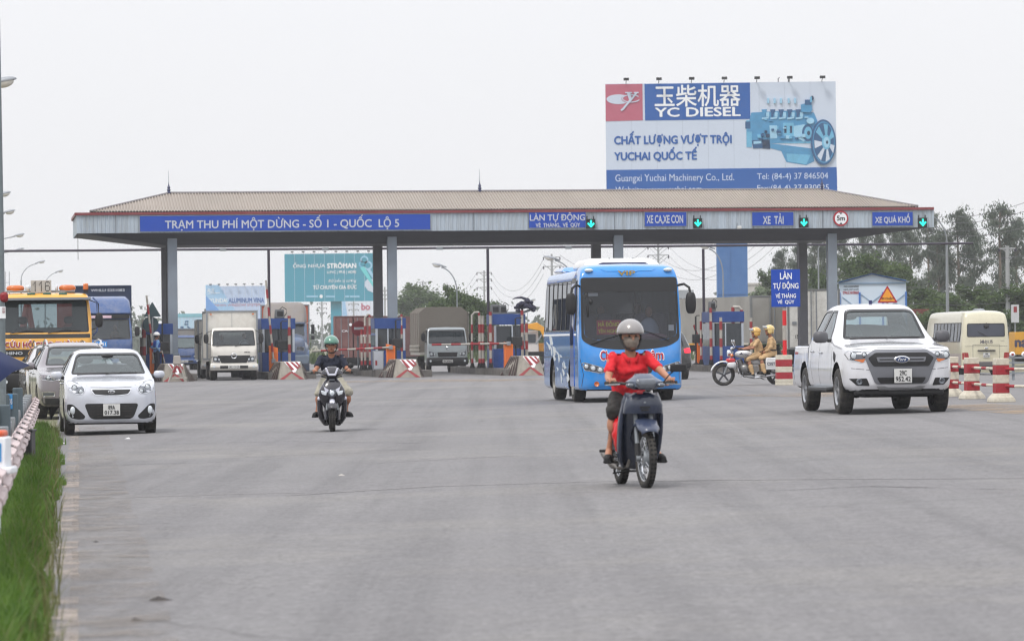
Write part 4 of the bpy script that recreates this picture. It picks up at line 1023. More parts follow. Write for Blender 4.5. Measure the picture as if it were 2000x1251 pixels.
r,L2,ext = bb('aluminium_billboard','faded blue billboard with aluminium lettering left of the teal one',(401.5,558.5,517.5,625),640,col=mat('bb_pale_violet',S(178,196,226),.6),lights=7)
panel(r,L2,[K(*p) for p in ((186,350),(300,350),(460,600),(186,700))],mat('bb_lightblue',(1,1,1,1)),.04); panel(r,L2,[K(*p) for p in ((186,440),(330,600),(360,700),(186,700))],mat('bb_midblue',S(96,150,215),.6),.06)
kt('HYUNDAI',195,468,372,503,bold=.02); kt('ALUMINUM VINA',385,464,694,502,bblue,bold=.03); kt('SHINHAN WINDOW SYSTEM',215,516,660,532,bpink,bold=0); kt('ALUS',200,380,258,412,bold=.01); panel(r,L2,[K(*p) for p in ((200,424),(310,414),(310,419),(205,428))],M['white'],.08)
bx_ = MB(); [bx_.box((x,1.5,4),(.5,.5,8)) for x in (-3.5,3.5)]; bx_.obj('posts',darkst,r)
r,L2,ext = bb('digger_billboard','pale blue billboard with a line drawing of a digger behind the blue pickup',(345,612,402,655),480,col=mat('bb_aqua_pale',S(170,200,220),.6))
for pts in (((352,637),(358,637),(358,645),(352,645)),((360,632),(366,632),(366,634),(360,634)),((366,636),(374,642),(373,644),(365,638)),((353,641),(364,641),(364,643),(353,643)),((361,627),(362,627),(362,635),(361,635)),((366,627),(367,627),(367,635),(366,635)),((361,626),(368,626),(368,628),(361,628))): panel(r,L2,pts,e3,.05)
panel(r,L2,[(345,612),(402,612),(402,619),(345,619)],mat('bb_aqua_deep',S(120,175,190),.6),.04)

# ================================================================ street lamps and poles
def lamp(hx,hy,Y,dirx,basex=None,lb='',reach=2.2,r0=.09,curve=True,rz=None,hs=1.0):
    """lamp whose head is at photo column hx, row hy at distance Y; pole stands on the other side of dirx"""
    hp = P(hx,hy,Y); bx = hp.x-dirx*reach; r = thing('street_lamp',lb,'street lamp',(bx,Y,gz(bx,Y))); z = hp.z-r.location.z
    zt = z-(1.6 if curve else .5); path = [(0,0,0),(0,0,zt*.5),(0,0,zt)]
    MB().tube(path,[r0,r0*.85,r0*.65],12).obj('pole',M['steel'],r)
    if curve: arc = [(dirx*reach*(1-cos(t))*.95,0,zt+1.5*sin(t)) for t in np.linspace(0,pi/2*.9,9)]
    else: arc = [(0,0,zt),(dirx*reach*.5,0,zt+.3),(dirx*reach*.85,0,z-.06)]
    MB().tube(arc,.035,8).obj('arm',M['steel'],r)
    e = Vector(arc[-1]); c_ = Vector((dirx*reach,0,z)); q = (Vector((dirx,0,.12))).to_track_quat('X','Z').to_euler() if dirx > 0 else (0,0.12,0)
    hm = MB(); hm.at((c_.x,0,c_.z),(0,-.2*dirx,0)); hm.ell((0,0,.03),(.36*hs,.15*hs,.10*hs),16,10,-.2); hm.tube([(-dirx*.25*hs,0,.02),(-dirx*.55*hs,0,0)],.05*hs,8); hm.obj('lamp_head',mat('lamp_grey',S(150,154,160),.5,.2),r)
    lm = MB(); lm.at((c_.x,0,c_.z),(0,-.2*dirx,0)); lm.ell((dirx*.05,0,-.01),(.24*hs,.13*hs,.13*hs),14,8); lm.obj('lens',mat('lamp_lens',S(215,212,205),.2,var=.05),r)
    return r
lamp(4,161,108,1,lb='nearest street lamp head at the upper left edge of the photo',reach=1.2,hs=1.15)
lamp(7,379,186,1,lb='street lamp head second from the top at the left edge',reach=1.2,curve=False,hs=1.0)
lamp(17,414,206,1,lb='street lamp head third from the top at the left edge',reach=1.6,curve=False)
lamp(37,459.5,250,1,lb='street lamp fourth down, just above the dark pipe',reach=2.0,curve=False)
lamp(38,487.5,285,1,lb='street lamp whose head lies against the dark pipe',reach=2.2,curve=False)
lamp(80,511.5,340,1,lb='far street lamp with curved arm above the orange tow truck',reach=1.8)
lamp(117,529.5,400,1,lb='farthest street lamp just right of the light bar of the tow truck',reach=1.6)
lamp(854,518,230,-1,lb='curved street lamp between the two middle columns',reach=1.15,r0=.05)
lamp(1074,504,205,-1,lb='street lamp arching over the rear of the blue coach',reach=1.3,r0=.05)
lamp(1040,586,420,1,lb='small distant street lamp left of the coach',reach=.6,curve=False,r0=.05)
lamp(1790,411,200,-1,lb='tall curved street lamp in front of the trees right of the canopy',reach=1.55,r0=.10)
lamp(1378,482,215,-1,lb='street lamp arching in front of the blue clad billboard post',reach=.95,r0=.06)
lamp(1612,470,260,-1,lb='thin lamp pole between the two right columns',reach=-.5,r0=.07,curve=False)
# near steel pole at the left edge
r = thing('lamp_post','close grey lamp post at the far left edge of the photo','lamp post',(P(0,700,52).x,52,gz(-6.9,52)))
MB().tube([(0,0,0),(0,0,3),(0,0,6)],[.082,.068,.045],20).obj('pole',mat('old_galvanised',S(124,134,138),.6,.2,var=.2,vscale=4,dirt=S(92,98,98),dirt_amt=.5,dscale=6),r)
boxo('sticker',M['white'],r,(.045,-.08,P(7,610,52).z-r.location.z),(.09,.006,.16)); text('LU',M['redp'],r,.05,.08,P(7,608,52).z-r.location.z-.02,P(7,600,52).z-r.location.z,-.084)
boxo('collar',M['redp'],r,(.06,-.03,P(7,580,52).z-r.location.z),(.12,.1,.14),bevel=.04)
# narrow ladder like frame behind it
r = thing('frame_mast','thin ladder like frame behind the near lamp post','mast',(P(10,560,240).x,240,0))
for x in (0,.25): tubeo('rail',M['steel'],r,[(x,0,0),(x,0,P(10,530,240).z)],.02,5)
for k in range(3): tubeo('rung',M['steel'],r,[(0,0,3+k*1.2),(.25,0,3+k*1.2)],.015,5)

pcon = mat('power_pole_concrete',S(150,152,154),.8)
def pylon(px,top,Y,lb,arms,wpx,pole_r=.16):
    t = P(px,top,Y); r = thing('power_pole',lb,'power pole',(t.x,Y,0),0)
    MB().tube([(0,0,0),(0,0,t.z)],[pole_r,pole_r*.7],8).obj('pole',pcon,r); hw = wpx/2*Y/FPX
    for ay in arms:
        z = P(px,ay,Y).z; m = MB(); m.tube([(-hw,0,z),(hw,0,z)],.06,6); m.obj('crossarm',pcon,r)
        m = MB()
        for s_ in (-1,1): m.tube([(s_*hw*.62,0,z),(0,0,z-hw*.55)],.04,5)
        m.obj('brace',pcon,r); m = MB()
        for s_ in (-1,1): m.tube([(s_*hw,0,z),(s_*hw,0,z-hw*.35)],.07,6)
        m.obj('insulator',darkst,r)
    return r
pylon(945,528,520,'three armed power pole behind the middle post',(532,545,561),28)
pylon(1077,496,430,'power pole left of the coach roof',(502,520),32)
pylon(1285,470,430,'power pole rising above the coach roof at right',(480,498),40)
pylon(825,549,640,'power pole above the bushy tree left of centre',(551,),23)
pylon(628,583,620,'left of two power poles under the teal billboard',(592,601,610),18); pylon(690,583,620,'right of two power poles under the teal billboard',(593,604),18); pylon(751,560,560,'power pole between the second pair of columns',(567,575,583),14)
pylon(1967,480,240,'thick concrete power pole behind the cream minibus',(485.5,),32,.17)
r = thing('transformer_box','grey switch box hung beside the concrete power pole','switch box',(P(1982,610,236).x,236,0)); boxo('box',mat('box_grey',S(190,192,196),.6),r,(0,0,P(1982,612,236).z),(.45,.3,1.1)); tubeo('stand',M['steel'],r,[(0,0,0),(0,0,P(1982,612,236).z-.5)],.05); boxo('red_label',M['redp'],r,(0,-.16,P(1982,604,236).z),(.2,.01,.35))
def wire(p0,p1,Y0,Y1,sag,rr=.03):
    a,b = P(*p0,Y0),P(*p1,Y1); o = bpy.data.objects
    m = MB(); m.tube([a.lerp(b,t)-Vector((0,0,sag*4*t*(1-t))) for t in np.linspace(0,1,18)],rr,4); return props(m.obj('power_line',darkst),{.018: 'power line sagging between the poles over the coach',.02: 'power line running from the three armed pole',.014: 'power line crossing the sky at the upper right',.012: 'low cable in front of the eucalyptus row'}[rr],'power line','overhead lines strung behind the toll plaza')
for y0_ in (480,498):
    for s_ in (-1,1): wire((1285+20*s_,y0_),(1500+20*s_,y0_-25),430,330,3.0,.018)
    for s_ in (-1,1): wire((1077+16*s_,y0_+18),(1285+20*s_,y0_+2),430,430,2.5,.018)
for y0_ in (532,545,561): wire((959,y0_),(1061,y0_-26),520,430,3.0,.02); wire((931,y0_),(825,y0_+14),520,640,3.5,.02)
for (y0_,y1_) in ((420,372),(428,392),(445,405),(452,425),(488,486)): wire((1812,y0_),(2060,y1_),300,180,.6,.014)
for (y0_,y1_) in ((540,560),(575,588)): wire((1640,y0_),(1990,y1_),240,220,.4,.012)

# ================================================================ buildings and yard things behind
r = thing('white_shed','white panel shed with blue frame and low gable right of the canopy','shed',(P(1705,600,205).x,205,0),R(-5))
shw = mat('shed_panel',S(196,210,224),.55,var=.05,vscale=.5); shb = mat('shed_frame_blue',S(60,110,180),.5)
cx0 = r.location.x; X_ = lambda px,py: (P(px,py,205).x-cx0,P(px,py,205).z)
pA,pB,pC,pD = X_(1638,553),X_(1702,536),X_(1769,550),X_(1638,700)
m = MB(); m.prism([(pA[0],0),(pC[0],0),pC,pB,pA],0,6); m.obj('walls',shw,r,smooth=False)
for a,b in ((pA,pB),(pB,pC)): tubeo('roof_edge',shb,r,[(a[0],-.1,a[1]+.05),(b[0],-.1,b[1]+.05)],.035,6)
m = MB(); m.v = [(pA[0]-.2,-.3,pA[1]+.02),(pB[0],-.3,pB[1]+.08),(pC[0]+.2,-.3,pC[1]+.02),(pC[0]+.2,6.3,pC[1]+.02),(pB[0],6.3,pB[1]+.08),(pA[0]-.2,6.3,pA[1]+.02)]; m.f = [(0,1,4,5),(1,2,3,4)]; m.obj('roof',shw,r,smooth=False)
for px in (1640,1679,1724,1769): x = X_(px,600)[0]; boxo('post',shb,r,(x,-.04,1.9),(.10,.08,3.8))
boxo('rail',mat('shed_rail',S(120,150,180),.5),r,((pA[0]+pC[0])/2,-.06,X_(1700,553)[1]),(pC[0]-pA[0],.05,.05))
for a,b in (((1682,575),(1722,605)),((1722,575),(1682,605)),((1728,575),(1766,605)),((1766,575),(1728,605)),((1645,580),(1678,605))): 
    p,q = X_(*a),X_(*b); tubeo('brace',mat('shed_rail',(1,1,1,1)),r,[(p[0],-.03,p[1]),(q[0],-.03,q[1])],.02,5)
for (s,y0_,y1_,x0_,x1_) in (('NHÀ CONTAINER',556.5,561,1648,1677),('NHÀ LẮP GHÉP',562,566.5,1648,1677),('0965360868',568,574,1646,1677)):
    p,q = X_(x0_,y1_),X_(x1_,y0_); text(s,M['ink'] if y0_ < 567 else mat('sign_red',(1,1,1,1)),r,p[0],q[0],p[1],q[1],-.01,.02)
# tiled house
r = thing('tiled_house','low house with red brown tiled roof beside the cream minibus','house',(P(1805,640,250).x,250,0),R(-4))
tl = mat('clay_tile',S(132,72,62),.8,var=.25,vscale=6); cx0 = r.location.x
boxo('walls',mat('house_wall',S(170,160,148),.9),r,(0,3.5,.9),(3.6,7,1.8)); zt = P(1805,602,250).z; xw = 1.9
rows_ = 14; m = MB()
for k in range(rows_):
    for q in range(20): 
        x0_ = -xw+2*xw*q/20; m.box((x0_+xw/20,.1+k*.26,1.6+(zt-1.6)*(k+.5)/rows_),(2*xw/20*.86,.30,.07))
m.obj('roof_tiles',tl,r,smooth=False)['kind'] = 'stuff'; m = MB(); m.v = [(-xw,0,1.52),(xw,0,1.52),(xw,3.7,zt-.05),(-xw,3.7,zt-.05),(xw,7.4,1.52),(-xw,7.4,1.52)]; m.f = [(0,1,2,3),(3,2,4,5)]; m.obj('roof',tl,r,smooth=False)
# workshop with pale green roof behind the right booth
r = thing('workshop','low workshop with a pale green sheet roof left of the blue clad post','workshop',(P(1395,620,290).x,290,0)); cx0 = r.location.x
X_ = lambda px,py: (P(px,py,290).x-cx0,P(px,py,290).z); a,b = X_(1335,600),X_(1455,585)
m = MB(); pr = corr(a[0],b[0],.35)
for x,h in pr: m.v += [(x,0,b[1]-.55+h*.05),(x,5,b[1]+.0+h*.05)]
for k in range(len(pr)-1): m.f.append((2*k,2*k+2,2*k+3,2*k+1))
m.obj('roof',mat('green_roof',S(178,200,192),.5,var=.1),r,smooth=False)
for k in range(9): x = a[0]+.3+k*.55; boxo('wall_panel',mat('panel_cream',S(196,190,178),.8,var=.12),r,(x,1.2,1.7),(.48,.08,3.2))
boxo('back_wall',mat('blue_cladding',(1,1,1,1)),r,((a[0]+b[0])/2+1.2,4.5,1.9),(b[0]-a[0]-2.4,.15,3.4)); boxo('beam',darkst,r,((a[0]+b[0])/2,.1,b[1]-.7),(b[0]-a[0],.08,.08))
r = thing('concrete_building','distant grey flat roofed building seen behind the coach mirror','building',(P(1338,620,420).x,420,0)); z = P(1338,566,420).z; boxo('walls',mat('far_wall',S(150,154,160),.8),r,(0,3,z/2),(1.9,6,z)); boxo('annex',mat('far_wall',(1,1,1,1)),r,(1.6,3,z/2-.5),(1.4,6,z-1)); 
for k in range(3): boxo('window',M['dark'],r,(-.5+.5*k,-.02,z-1.2),(.3,.06,.6))
r = thing('low_building','distant low pale building left of the right hand trees','building',(P(1492,560,520).x,520,0)); z = P(1500,557,520).z; boxo('walls',mat('far_wall2',S(176,172,168),.8),r,(0,3,z/2),(4.5,6,z)); boxo('parapet',mat('far_wall2',(1,1,1,1)),r,(0,3,z+.2),(4.7,6.2,.3)); [boxo('window',M['dark'],r,(-1.6+.8*k,-.02,z-1.4),(.4,.06,.7)) for k in range(5)]

# ================================================================ trees
bark = mat('bark',S(112,100,88),.9,var=.3,vscale=6)
def foliage_tree(seed,H,cw,base,style,leaf=.30,nleaf=5200):
    """returns (trunk MB, crown MB)"""
    rd = random.Random(seed); tr = MB(); cr_ = MB(); path = [(0,0,0)]
    x = y_ = 0
    for k in range(1,8): x += rd.uniform(-.12,.12); y_ += rd.uniform(-.12,.12); path.append((x,y_,H*k/7.4))
    tr.tube(path,[.16*(1-k/9)*(H/12)+.02 for k in range(8)],7); clumps = []
    nb = 26 if style == 'euc' else 16
    for k in range(nb):
        t = base+(1-base)*(k+rd.random()*.8)/nb; i = min(6,int(t*7)); p = Vector(path[i]).lerp(Vector(path[i+1]),t*7-i); a = rd.uniform(0,2*pi)
        prof = (sin(pi*min(1,(t-base)/(1-base)*.85+.12))**.7) if style != 'bush' else math.sqrt(max(.05,1-((t-base)/(1-base)*1.0)**2.2))
        rr = cw*prof*rd.uniform(.45,1.1); up = rd.uniform(.25,.9)*rr if style == 'euc' else rd.uniform(0,.35)*rr
        e = p+Vector((cos(a)*rr,sin(a)*rr,up)); tr.tube([tuple(p),tuple(p.lerp(e,.5)+Vector((0,0,.1*rr))),tuple(e)],[.05,.035,.012],4)
        for q in range(4): clumps.append((p.lerp(e,.45+.18*q)+Vector((rd.uniform(-.4,.4),rd.uniform(-.4,.4),rd.uniform(-.3,.5))),rd.uniform(.35,.8)*cw*.36))
    per = nleaf//len(clumps)
    for c_,rad in clumps:
        for q in range(per):
            d = Vector((rd.gauss(0,1),rd.gauss(0,1),rd.gauss(0,.85))); d *= rad*.55; p = c_+d; s_ = leaf*rd.uniform(.5,1.2)
            if style == 'euc': u = Vector((rd.gauss(0,.5),rd.gauss(0,.5),-1)).normalized()*s_*1.15; v = Vector((rd.gauss(0,1),rd.gauss(0,1),rd.gauss(0,.3))).normalized()*s_*.34
            else: u = Vector((rd.gauss(0,1),rd.gauss(0,1),rd.gauss(0,.7))).normalized()*s_; v = u.cross(Vector((rd.gauss(0,1),rd.gauss(0,1),rd.gauss(0,1)))).normalized()*s_*.55
            o = len(cr_.v); cr_.v += [tuple(p-u*.5),tuple(p+v*.5),tuple(p+u*.5),tuple(p-v*.5)]; cr_.f.append((o,o+1,o+2,o+3))
    return tr,cr_
lf_e = leafmat('eucalyptus_leaf',(.050,.074,.054,1),(.13,.16,.11,1),.7,.3); lf_b = leafmat('broad_leaf',(.035,.070,.018,1),(.10,.15,.04,1),.6,.3); lf_y = leafmat('yellow_leaf',(.10,.13,.05,1),(.22,.22,.10,1),.9,.3)
VAR = {}
def tree(px,top,Y,kind,lb,cw=None,seed=0,grp=None,rz=None,leaf=None,nleaf=None,base=None):
    t = P(px,top,Y); key = (kind,seed % 4 if kind != 'palm' else 0)
    H0 = {'euc': 14,'bush': 6,'round': 8}[kind]
    if key not in VAR:
        a,b = foliage_tree(11+seed % 4+hash(kind) % 1*0+{'euc': 0,'bush': 20,'round': 40}[kind],H0,{'euc': 2.6,'bush': 2.6,'round': 3.0}[kind],{'euc': .16,'bush': .1,'round': .22}[kind],kind,{'euc': .34,'bush': .30,'round': .34}[kind],{'euc': 8200,'bush': 6000,'round': 8000}[kind])
        mt = bpy.data.meshes.new('trunk'); mt.from_pydata(a.v,[],a.f); mt.materials.append(bark)
        mc = bpy.data.meshes.new('crown'); mc.from_pydata(b.v,[],b.f); mc.materials.append(lf_e if kind == 'euc' else lf_b); VAR[key] = (mt,mc)
    r = thing({'euc': 'eucalyptus_tree','bush': 'bush','round': 'leafy_tree'}[kind],lb,'tree' if kind != 'bush' else 'bush',(t.x,Y,gz(t.x,Y) if Y < 250 else 0),rz if rz is not None else seed*1.7,grp)
    mc = VAR[key][1]; zs = sorted(v.co.z for v in mc.vertices); s_ = (t.z-r.location.z)/zs[-40]; ws = (cw/2.6) if cw else s_; r.scale = (ws,ws,s_)
    for nm,me in (('trunk',VAR[key][0]),('crown',VAR[key][1])): o = bpy.data.objects.new(nm,me); COL.objects.link(o); o.parent = r
    return r
EG = 'eucalyptus trees beyond the right end of the plaza'
for k,(px,top,Y,cw,lb) in enumerate(((1529,482,360,1.7,'eucalyptus at the left end of the row beside the palm like tree'),(1556,474,350,1.5,'eucalyptus seen behind the third back column'),(1590,462,345,1.5,'eucalyptus seen between the two right columns'),(1607,455,365,1.6,'slim eucalyptus with bare stems near the rightmost front column'),(1650,452,350,1.5,'eucalyptus just right of the rightmost front column'),(1683,445,345,1.5,'eucalyptus under the XE QUÁ KHỔ sign at left'),(1712,446,355,1.4,'bare stemmed eucalyptus under the XE QUÁ KHỔ sign'),(1745,440,345,1.7,'eucalyptus under the right end of the canopy'),(1778,424,340,1.9,'eucalyptus rising behind the last green arrow light'),(1810,414,335,2.2,'tall eucalyptus touching the right corner of the canopy'),(1832,452,330,2.0,'shorter eucalyptus behind the tall curved lamp'),(1872,404,330,2.4,'tall eucalyptus just right of the curved lamp'),(1903,450,345,2.1,'lower eucalyptus between the two tallest ones'),(1949,396,325,2.6,'tallest eucalyptus with a broad crown at the right'),(1985,424,330,2.2,'eucalyptus at the right edge of the photo'))):
    tree(px,top,Y,'euc',lb,cw,k,EG)
BG = 'bushy trees in front of the eucalyptus row'
for k,(px,top,Y,cw,kind,lb) in enumerate(((1662,500,270,1.9,'round','broad leafy tree over the white shed at left'),(1700,495,265,2.3,'round','broad leafy tree over the gable of the white shed'),(1742,512,268,1.9,'round','leafy tree behind the right end of the white shed'),(1600,522,275,1.5,'round','leafy tree between the two right columns'),(1560,545,280,1.2,'round','small leafy tree behind the blue lane sign'),(1800,560,262,2.0,'round','low leafy tree left of the curved lamp'),(1862,572,250,2.4,'round','spreading green tree behind the cream minibus at left'),(1915,558,245,2.9,'round','spreading green tree behind the roof of the cream minibus'),(1990,555,240,2.3,'round','green tree at the right edge behind the power pole'),(1825,600,240,1.4,'bush','bush over the tiled house'),(1640,540,280,1.4,'round','leafy tree behind the left end of the white shed'),(1500,528,330,1.9,'round','feathery grey green tree left of the blue lane sign'),(1480,556,350,1.2,'bush','low grey bush beside the distant pale building'))):
    tree(px,top,Y,kind,lb,cw,k+1,BG)
for k,(px,top,Y,cw,kind,lb) in enumerate(((818,553,420,3.9,'round','large hazy grey green tree behind the canvas topped truck'),(790,578,430,2.8,'round','hazy tree left of the large grey green one'),(848,572,410,2.6,'round','hazy tree right of the large grey green one'),(850,585,270,2.0,'bush','yellow green bush above the canvas roof'),(888,556,262,1.5,'round','fern leaved tree behind the middle curved lamp'),(885,572,262,1.6,'bush','dense green bush below the fern leaved tree'),(918,576,265,1.6,'round','green tree right of the middle curved lamp'),(940,584,268,1.3,'round','green tree beside the thin post left of the fourth booth'),(585,600,300,.9,'bush','small bush behind the bonneted truck'),(1050,640,300,1.1,'bush','low green bush left of the coach rear'),(1350,628,300,1.4,'bush','low green bush behind the red fire truck'))):
    tree(px,top,Y,kind,lb,cw,k,'trees seen under the middle of the canopy')
# palm like tree
t = P(1492,524,320); r = thing('palm_tree','pale feathery palm like tree left of the blue lane sign','palm tree',(t.x,320,0)); MB().tube([(0,0,0),(.2,0,t.z*.7)],[.16,.1],7).obj('trunk',bark,r)
m = MB(); rd = random.Random(2)
for k in range(46):
    a = rd.uniform(0,2*pi); el = rd.uniform(-.1,1.2); L_ = rd.uniform(1.1,1.9); pts = []
    for q in range(6): u = q/5; pts.append(Vector((.2+cos(a)*L_*u*cos(el*.8),sin(a)*L_*u*cos(el*.8),t.z*.7+L_*u*sin(el)-L_*.55*u*u)))
    for q in range(5):
        for s_ in (-1,1):
            sd_ = (pts[q+1]-pts[q]).cross(Vector((0,0,1))).normalized()*s_*.28; o = len(m.v); m.v += [tuple(pts[q]),tuple(pts[q+1]),tuple(pts[q+1]+sd_-Vector((0,0,.2)))]; m.f.append((o,o+1,o+2))
m.obj('crown',leafmat('palm_leaf',(.07,.10,.05,1),(.15,.19,.10,1),1,.3),r,smooth=False)
def thicket(name,lb,n_,box,leaf,m,seed):
    """a mass of leaf clumps that nobody could count"""
    rd = random.Random(seed); mb = MB(); x0,x1,y0,y1,h = box
    for c_ in range(n_):
        cx,cy_ = rd.uniform(x0,x1),rd.uniform(y0,y1); ch = h*rd.uniform(.35,1.0)*(.7+.3*sin(cx*.5)); rad = ch*.55
        for q in range(60):
            d = Vector((rd.gauss(0,1),rd.gauss(0,1),rd.gauss(0,.8)))*rad*.6; p = Vector((cx,cy_,ch*.5))+d
            if p.z < 0: p.z = -p.z*.5
            u = Vector((rd.gauss(0,1),rd.gauss(0,1),rd.gauss(0,1))).normalized()*leaf*rd.uniform(.5,1.3); v = u.cross(Vector((rd.gauss(0,1),rd.gauss(0,1),rd.gauss(0,1)))).normalized()*leaf*.6
            o = len(mb.v); mb.v += [tuple(p-u*.5),tuple(p+v*.5),tuple(p+u*.5),tuple(p-v*.5)]; mb.f.append((o,o+1,o+2,o+3))
    return props(mb.obj(name,m,smooth=False),lb,kind='stuff')
thicket('hedge_mass','dense undergrowth below the eucalyptus row',260,(19,50,285,325,4.6),.4,lf_b,5)
thicket('far_treeline','far hazy line of low trees on the horizon',420,(-150,160,700,820,9.0),1.3,lf_e,6)

# ================================================================ haze
hz = MB(); hz.box((0,880,24),(2200,2100,54)); ho = hz.obj('haze',(hm_ := bpy.data.materials.new('haze_air')),smooth=False); hm_.use_nodes = True
n = hm_.node_tree; n.nodes.clear(); o_ = n.nodes.new('ShaderNodeOutputMaterial'); v_ = n.nodes.new('ShaderNodeVolumePrincipled'); v_.inputs['Color'].default_value = (.93,.95,1,1); v_.inputs['Density'].default_value = .00028
n.links.new(v_.outputs[0],o_.inputs['Volume']); props(ho,'pale humid haze hanging over the whole plaza',kind='stuff')

# ================================================================ vehicles
def sec(zb,w,zm,ws,zs,wt,zt,cr_=.018):
    g = max(0,zt-zs)
    return [(0,zb),(w*.80,zb),(w*.97,zb+min(.10,(zm-zb)*.4)),(w,zm),(ws,zs),(ws*.48+wt*.52+min(.025,g*.06),zs+g*.5),(wt,zt-min(.035,g*.3)),(wt*.72,zt+cr_*.35),(0,zt+cr_)]
def bsec(zb,w,zt,rt=.12,wt=None):
    wt = wt or w; return [(0,zb),(w*.9,zb),(w,zb+.10),(w,zb+(zt-zb)*.42),(w*.5+wt*.5,zb+(zt-zb)*.62),(wt,max(zt-rt*1.4,zb+(zt-zb)*.7)),(wt-rt*.32,zt-rt*.32),(wt-rt*1.5,zt+.002),(0,zt+.02)]
frit = mat('window_seal',S(20,20,22),.35)
def window(sh,d,poly,root,g=None,f=.035,name='window',hole=True,step=.07):
    q = sh.decal(name,offset(poly,f*.5),g or M['gla'],d,-.004,.004,None,step,root)
    fr = sh.decal('seal',poly,frit,d,.005,.02,offset(poly,f),step,root)
    if fr and q: fr.parent = q
    if hole: sh.hole(d,offset(poly,f*.3))
    return q
def seam(sh,d,pts,root,w=.007,name='panel_gap',m=None,off=.002):
    P_ = [Vector(p) for p in pts]; L_,R_ = [],[]
    for i,p in enumerate(P_):
        t = (P_[min(i+1,len(P_)-1)]-P_[max(i-1,0)]).normalized(); nn = Vector((-t.y,t.x))*w/2; L_.append(tuple(p+nn)); R_.append(tuple(p-nn))
    return sh.decal(name,L_+R_[::-1],m or frit,d,off,.004,None,.09,root)
def mirror(root,x,y,z,s_,m,size=(.23,.11,.17),arm=.1):
    b = MB(); b.ell((x+s_*(arm+size[0]/2),y,z),(size[0]/2*1.1,size[1]/2*1.25,size[2]/2*1.0),16,12,pw=.45); o = b.obj('side_mirror',m,root)
    b = MB(); b.tube([(x-s_*.03,y+.02,z-.06),(x+s_*arm,y,z-size[2]*.3)],.03,8); b.obj('mirror_arm',M['black'],o)
    return o
def seats(root,xs,y,z,w=.24,h=.62,wheel=None):
    for x in xs:
        b = MB(); b.ell((x,y,z+h*.42),(w,.09,h*.5),14,10,pw=.55); b.ell((x,y-.22,z+.02),(w,.26,.10),12,8,pw=.6); o = b.obj('front_seat',M['seat'],root)
        b = MB(); b.ell((x,y,z+h+.12),(w*.56,.06,.10),12,8,pw=.6); b.obj('headrest',M['seat'],o)
    if wheel: b = MB(); b.lathe([(.18,-.012),(.192,0),(.18,.012),(.168,0),(.18,-.012)],24,'y',c=wheel); b.box(wheel,(.34,.02,.05)); b.obj('steering_wheel',M['black'],root)
def wiper(root,sh,pts,name='wiper'):
    pp = []
    for x,z in pts:
        h = sh.hit('front',x,z); pp.append(tuple((h or Vector((x,0,z)))-Vector((0,.03,-.01))))
    return MB().tube(pp,.011,6).obj(name,M['black'],root)
def headlight(sh,poly,root,d='front',bulbs=(),name='headlight',amb=None):
    o = sh.decal(name,poly,M['lensd'],d,.004,.02,None,.05,root)
    rimo = sh.decal('lamp_rim',poly,M['chrome'],d,.008,.01,offset(poly,.012),.05,root); rimo.parent = o
    for (x,z,r_) in bulbs:
        h = sh.hit(d,x,z)
        if h is None: continue
        m = MB(); m.lathe([(r_,-.018),(r_*.93,-.024),(r_*.8,.0),(r_*.1,.01)],20,'y',c=(x,h.y-.004,z)); m.obj('reflector',M['chrome'],o)
        m = MB(); m.ell((x,h.y-.012,z),(r_*.78,.02,r_*.78),14,8); m.obj('bulb_lens',M['lens'],o)
    if amb: q = sh.decal('indicator',amb,M['amber'],d,.010,.01,None,.05,root); q.parent = o
    return o
def wellliner(root,x,y,r_,w_,zc):
    A_ = np.linspace(-.12,pi+.12,19)
    for s_ in (-1,1):
        q = MB(); q.ring([[(s_*xx,y+rr*cos(a),zc+rr*sin(a)) for a in A_] for xx,rr in ((x,r_),(x-w_,r_),(x-w_-.01,r_*.3),(x-w_-.01,.01))],False,False); q.obj('wheel_well',M['under'],root)
def carpaint(nm,c,rough=.28,metal=0,var=.02,**k):
    k.setdefault('dirt',S(150,142,130)); k.setdefault('dirt_amt',.22); k.setdefault('dscale',2.5); return mat(nm,c,rough,metal,1,var=var,back=S(70,70,72),**k)
def door_handle(root,sh,d,y,z):
    h = sh.hit(d,y,z)
    if h: s_ = 1 if d == 'right' else -1; MB().ell((h.x+s_*.02,y,z),(.02,.09,.02),10,6,pw=.6).obj('door_handle',root.get('hm') and M['chrome'] or M['chrome'],root)

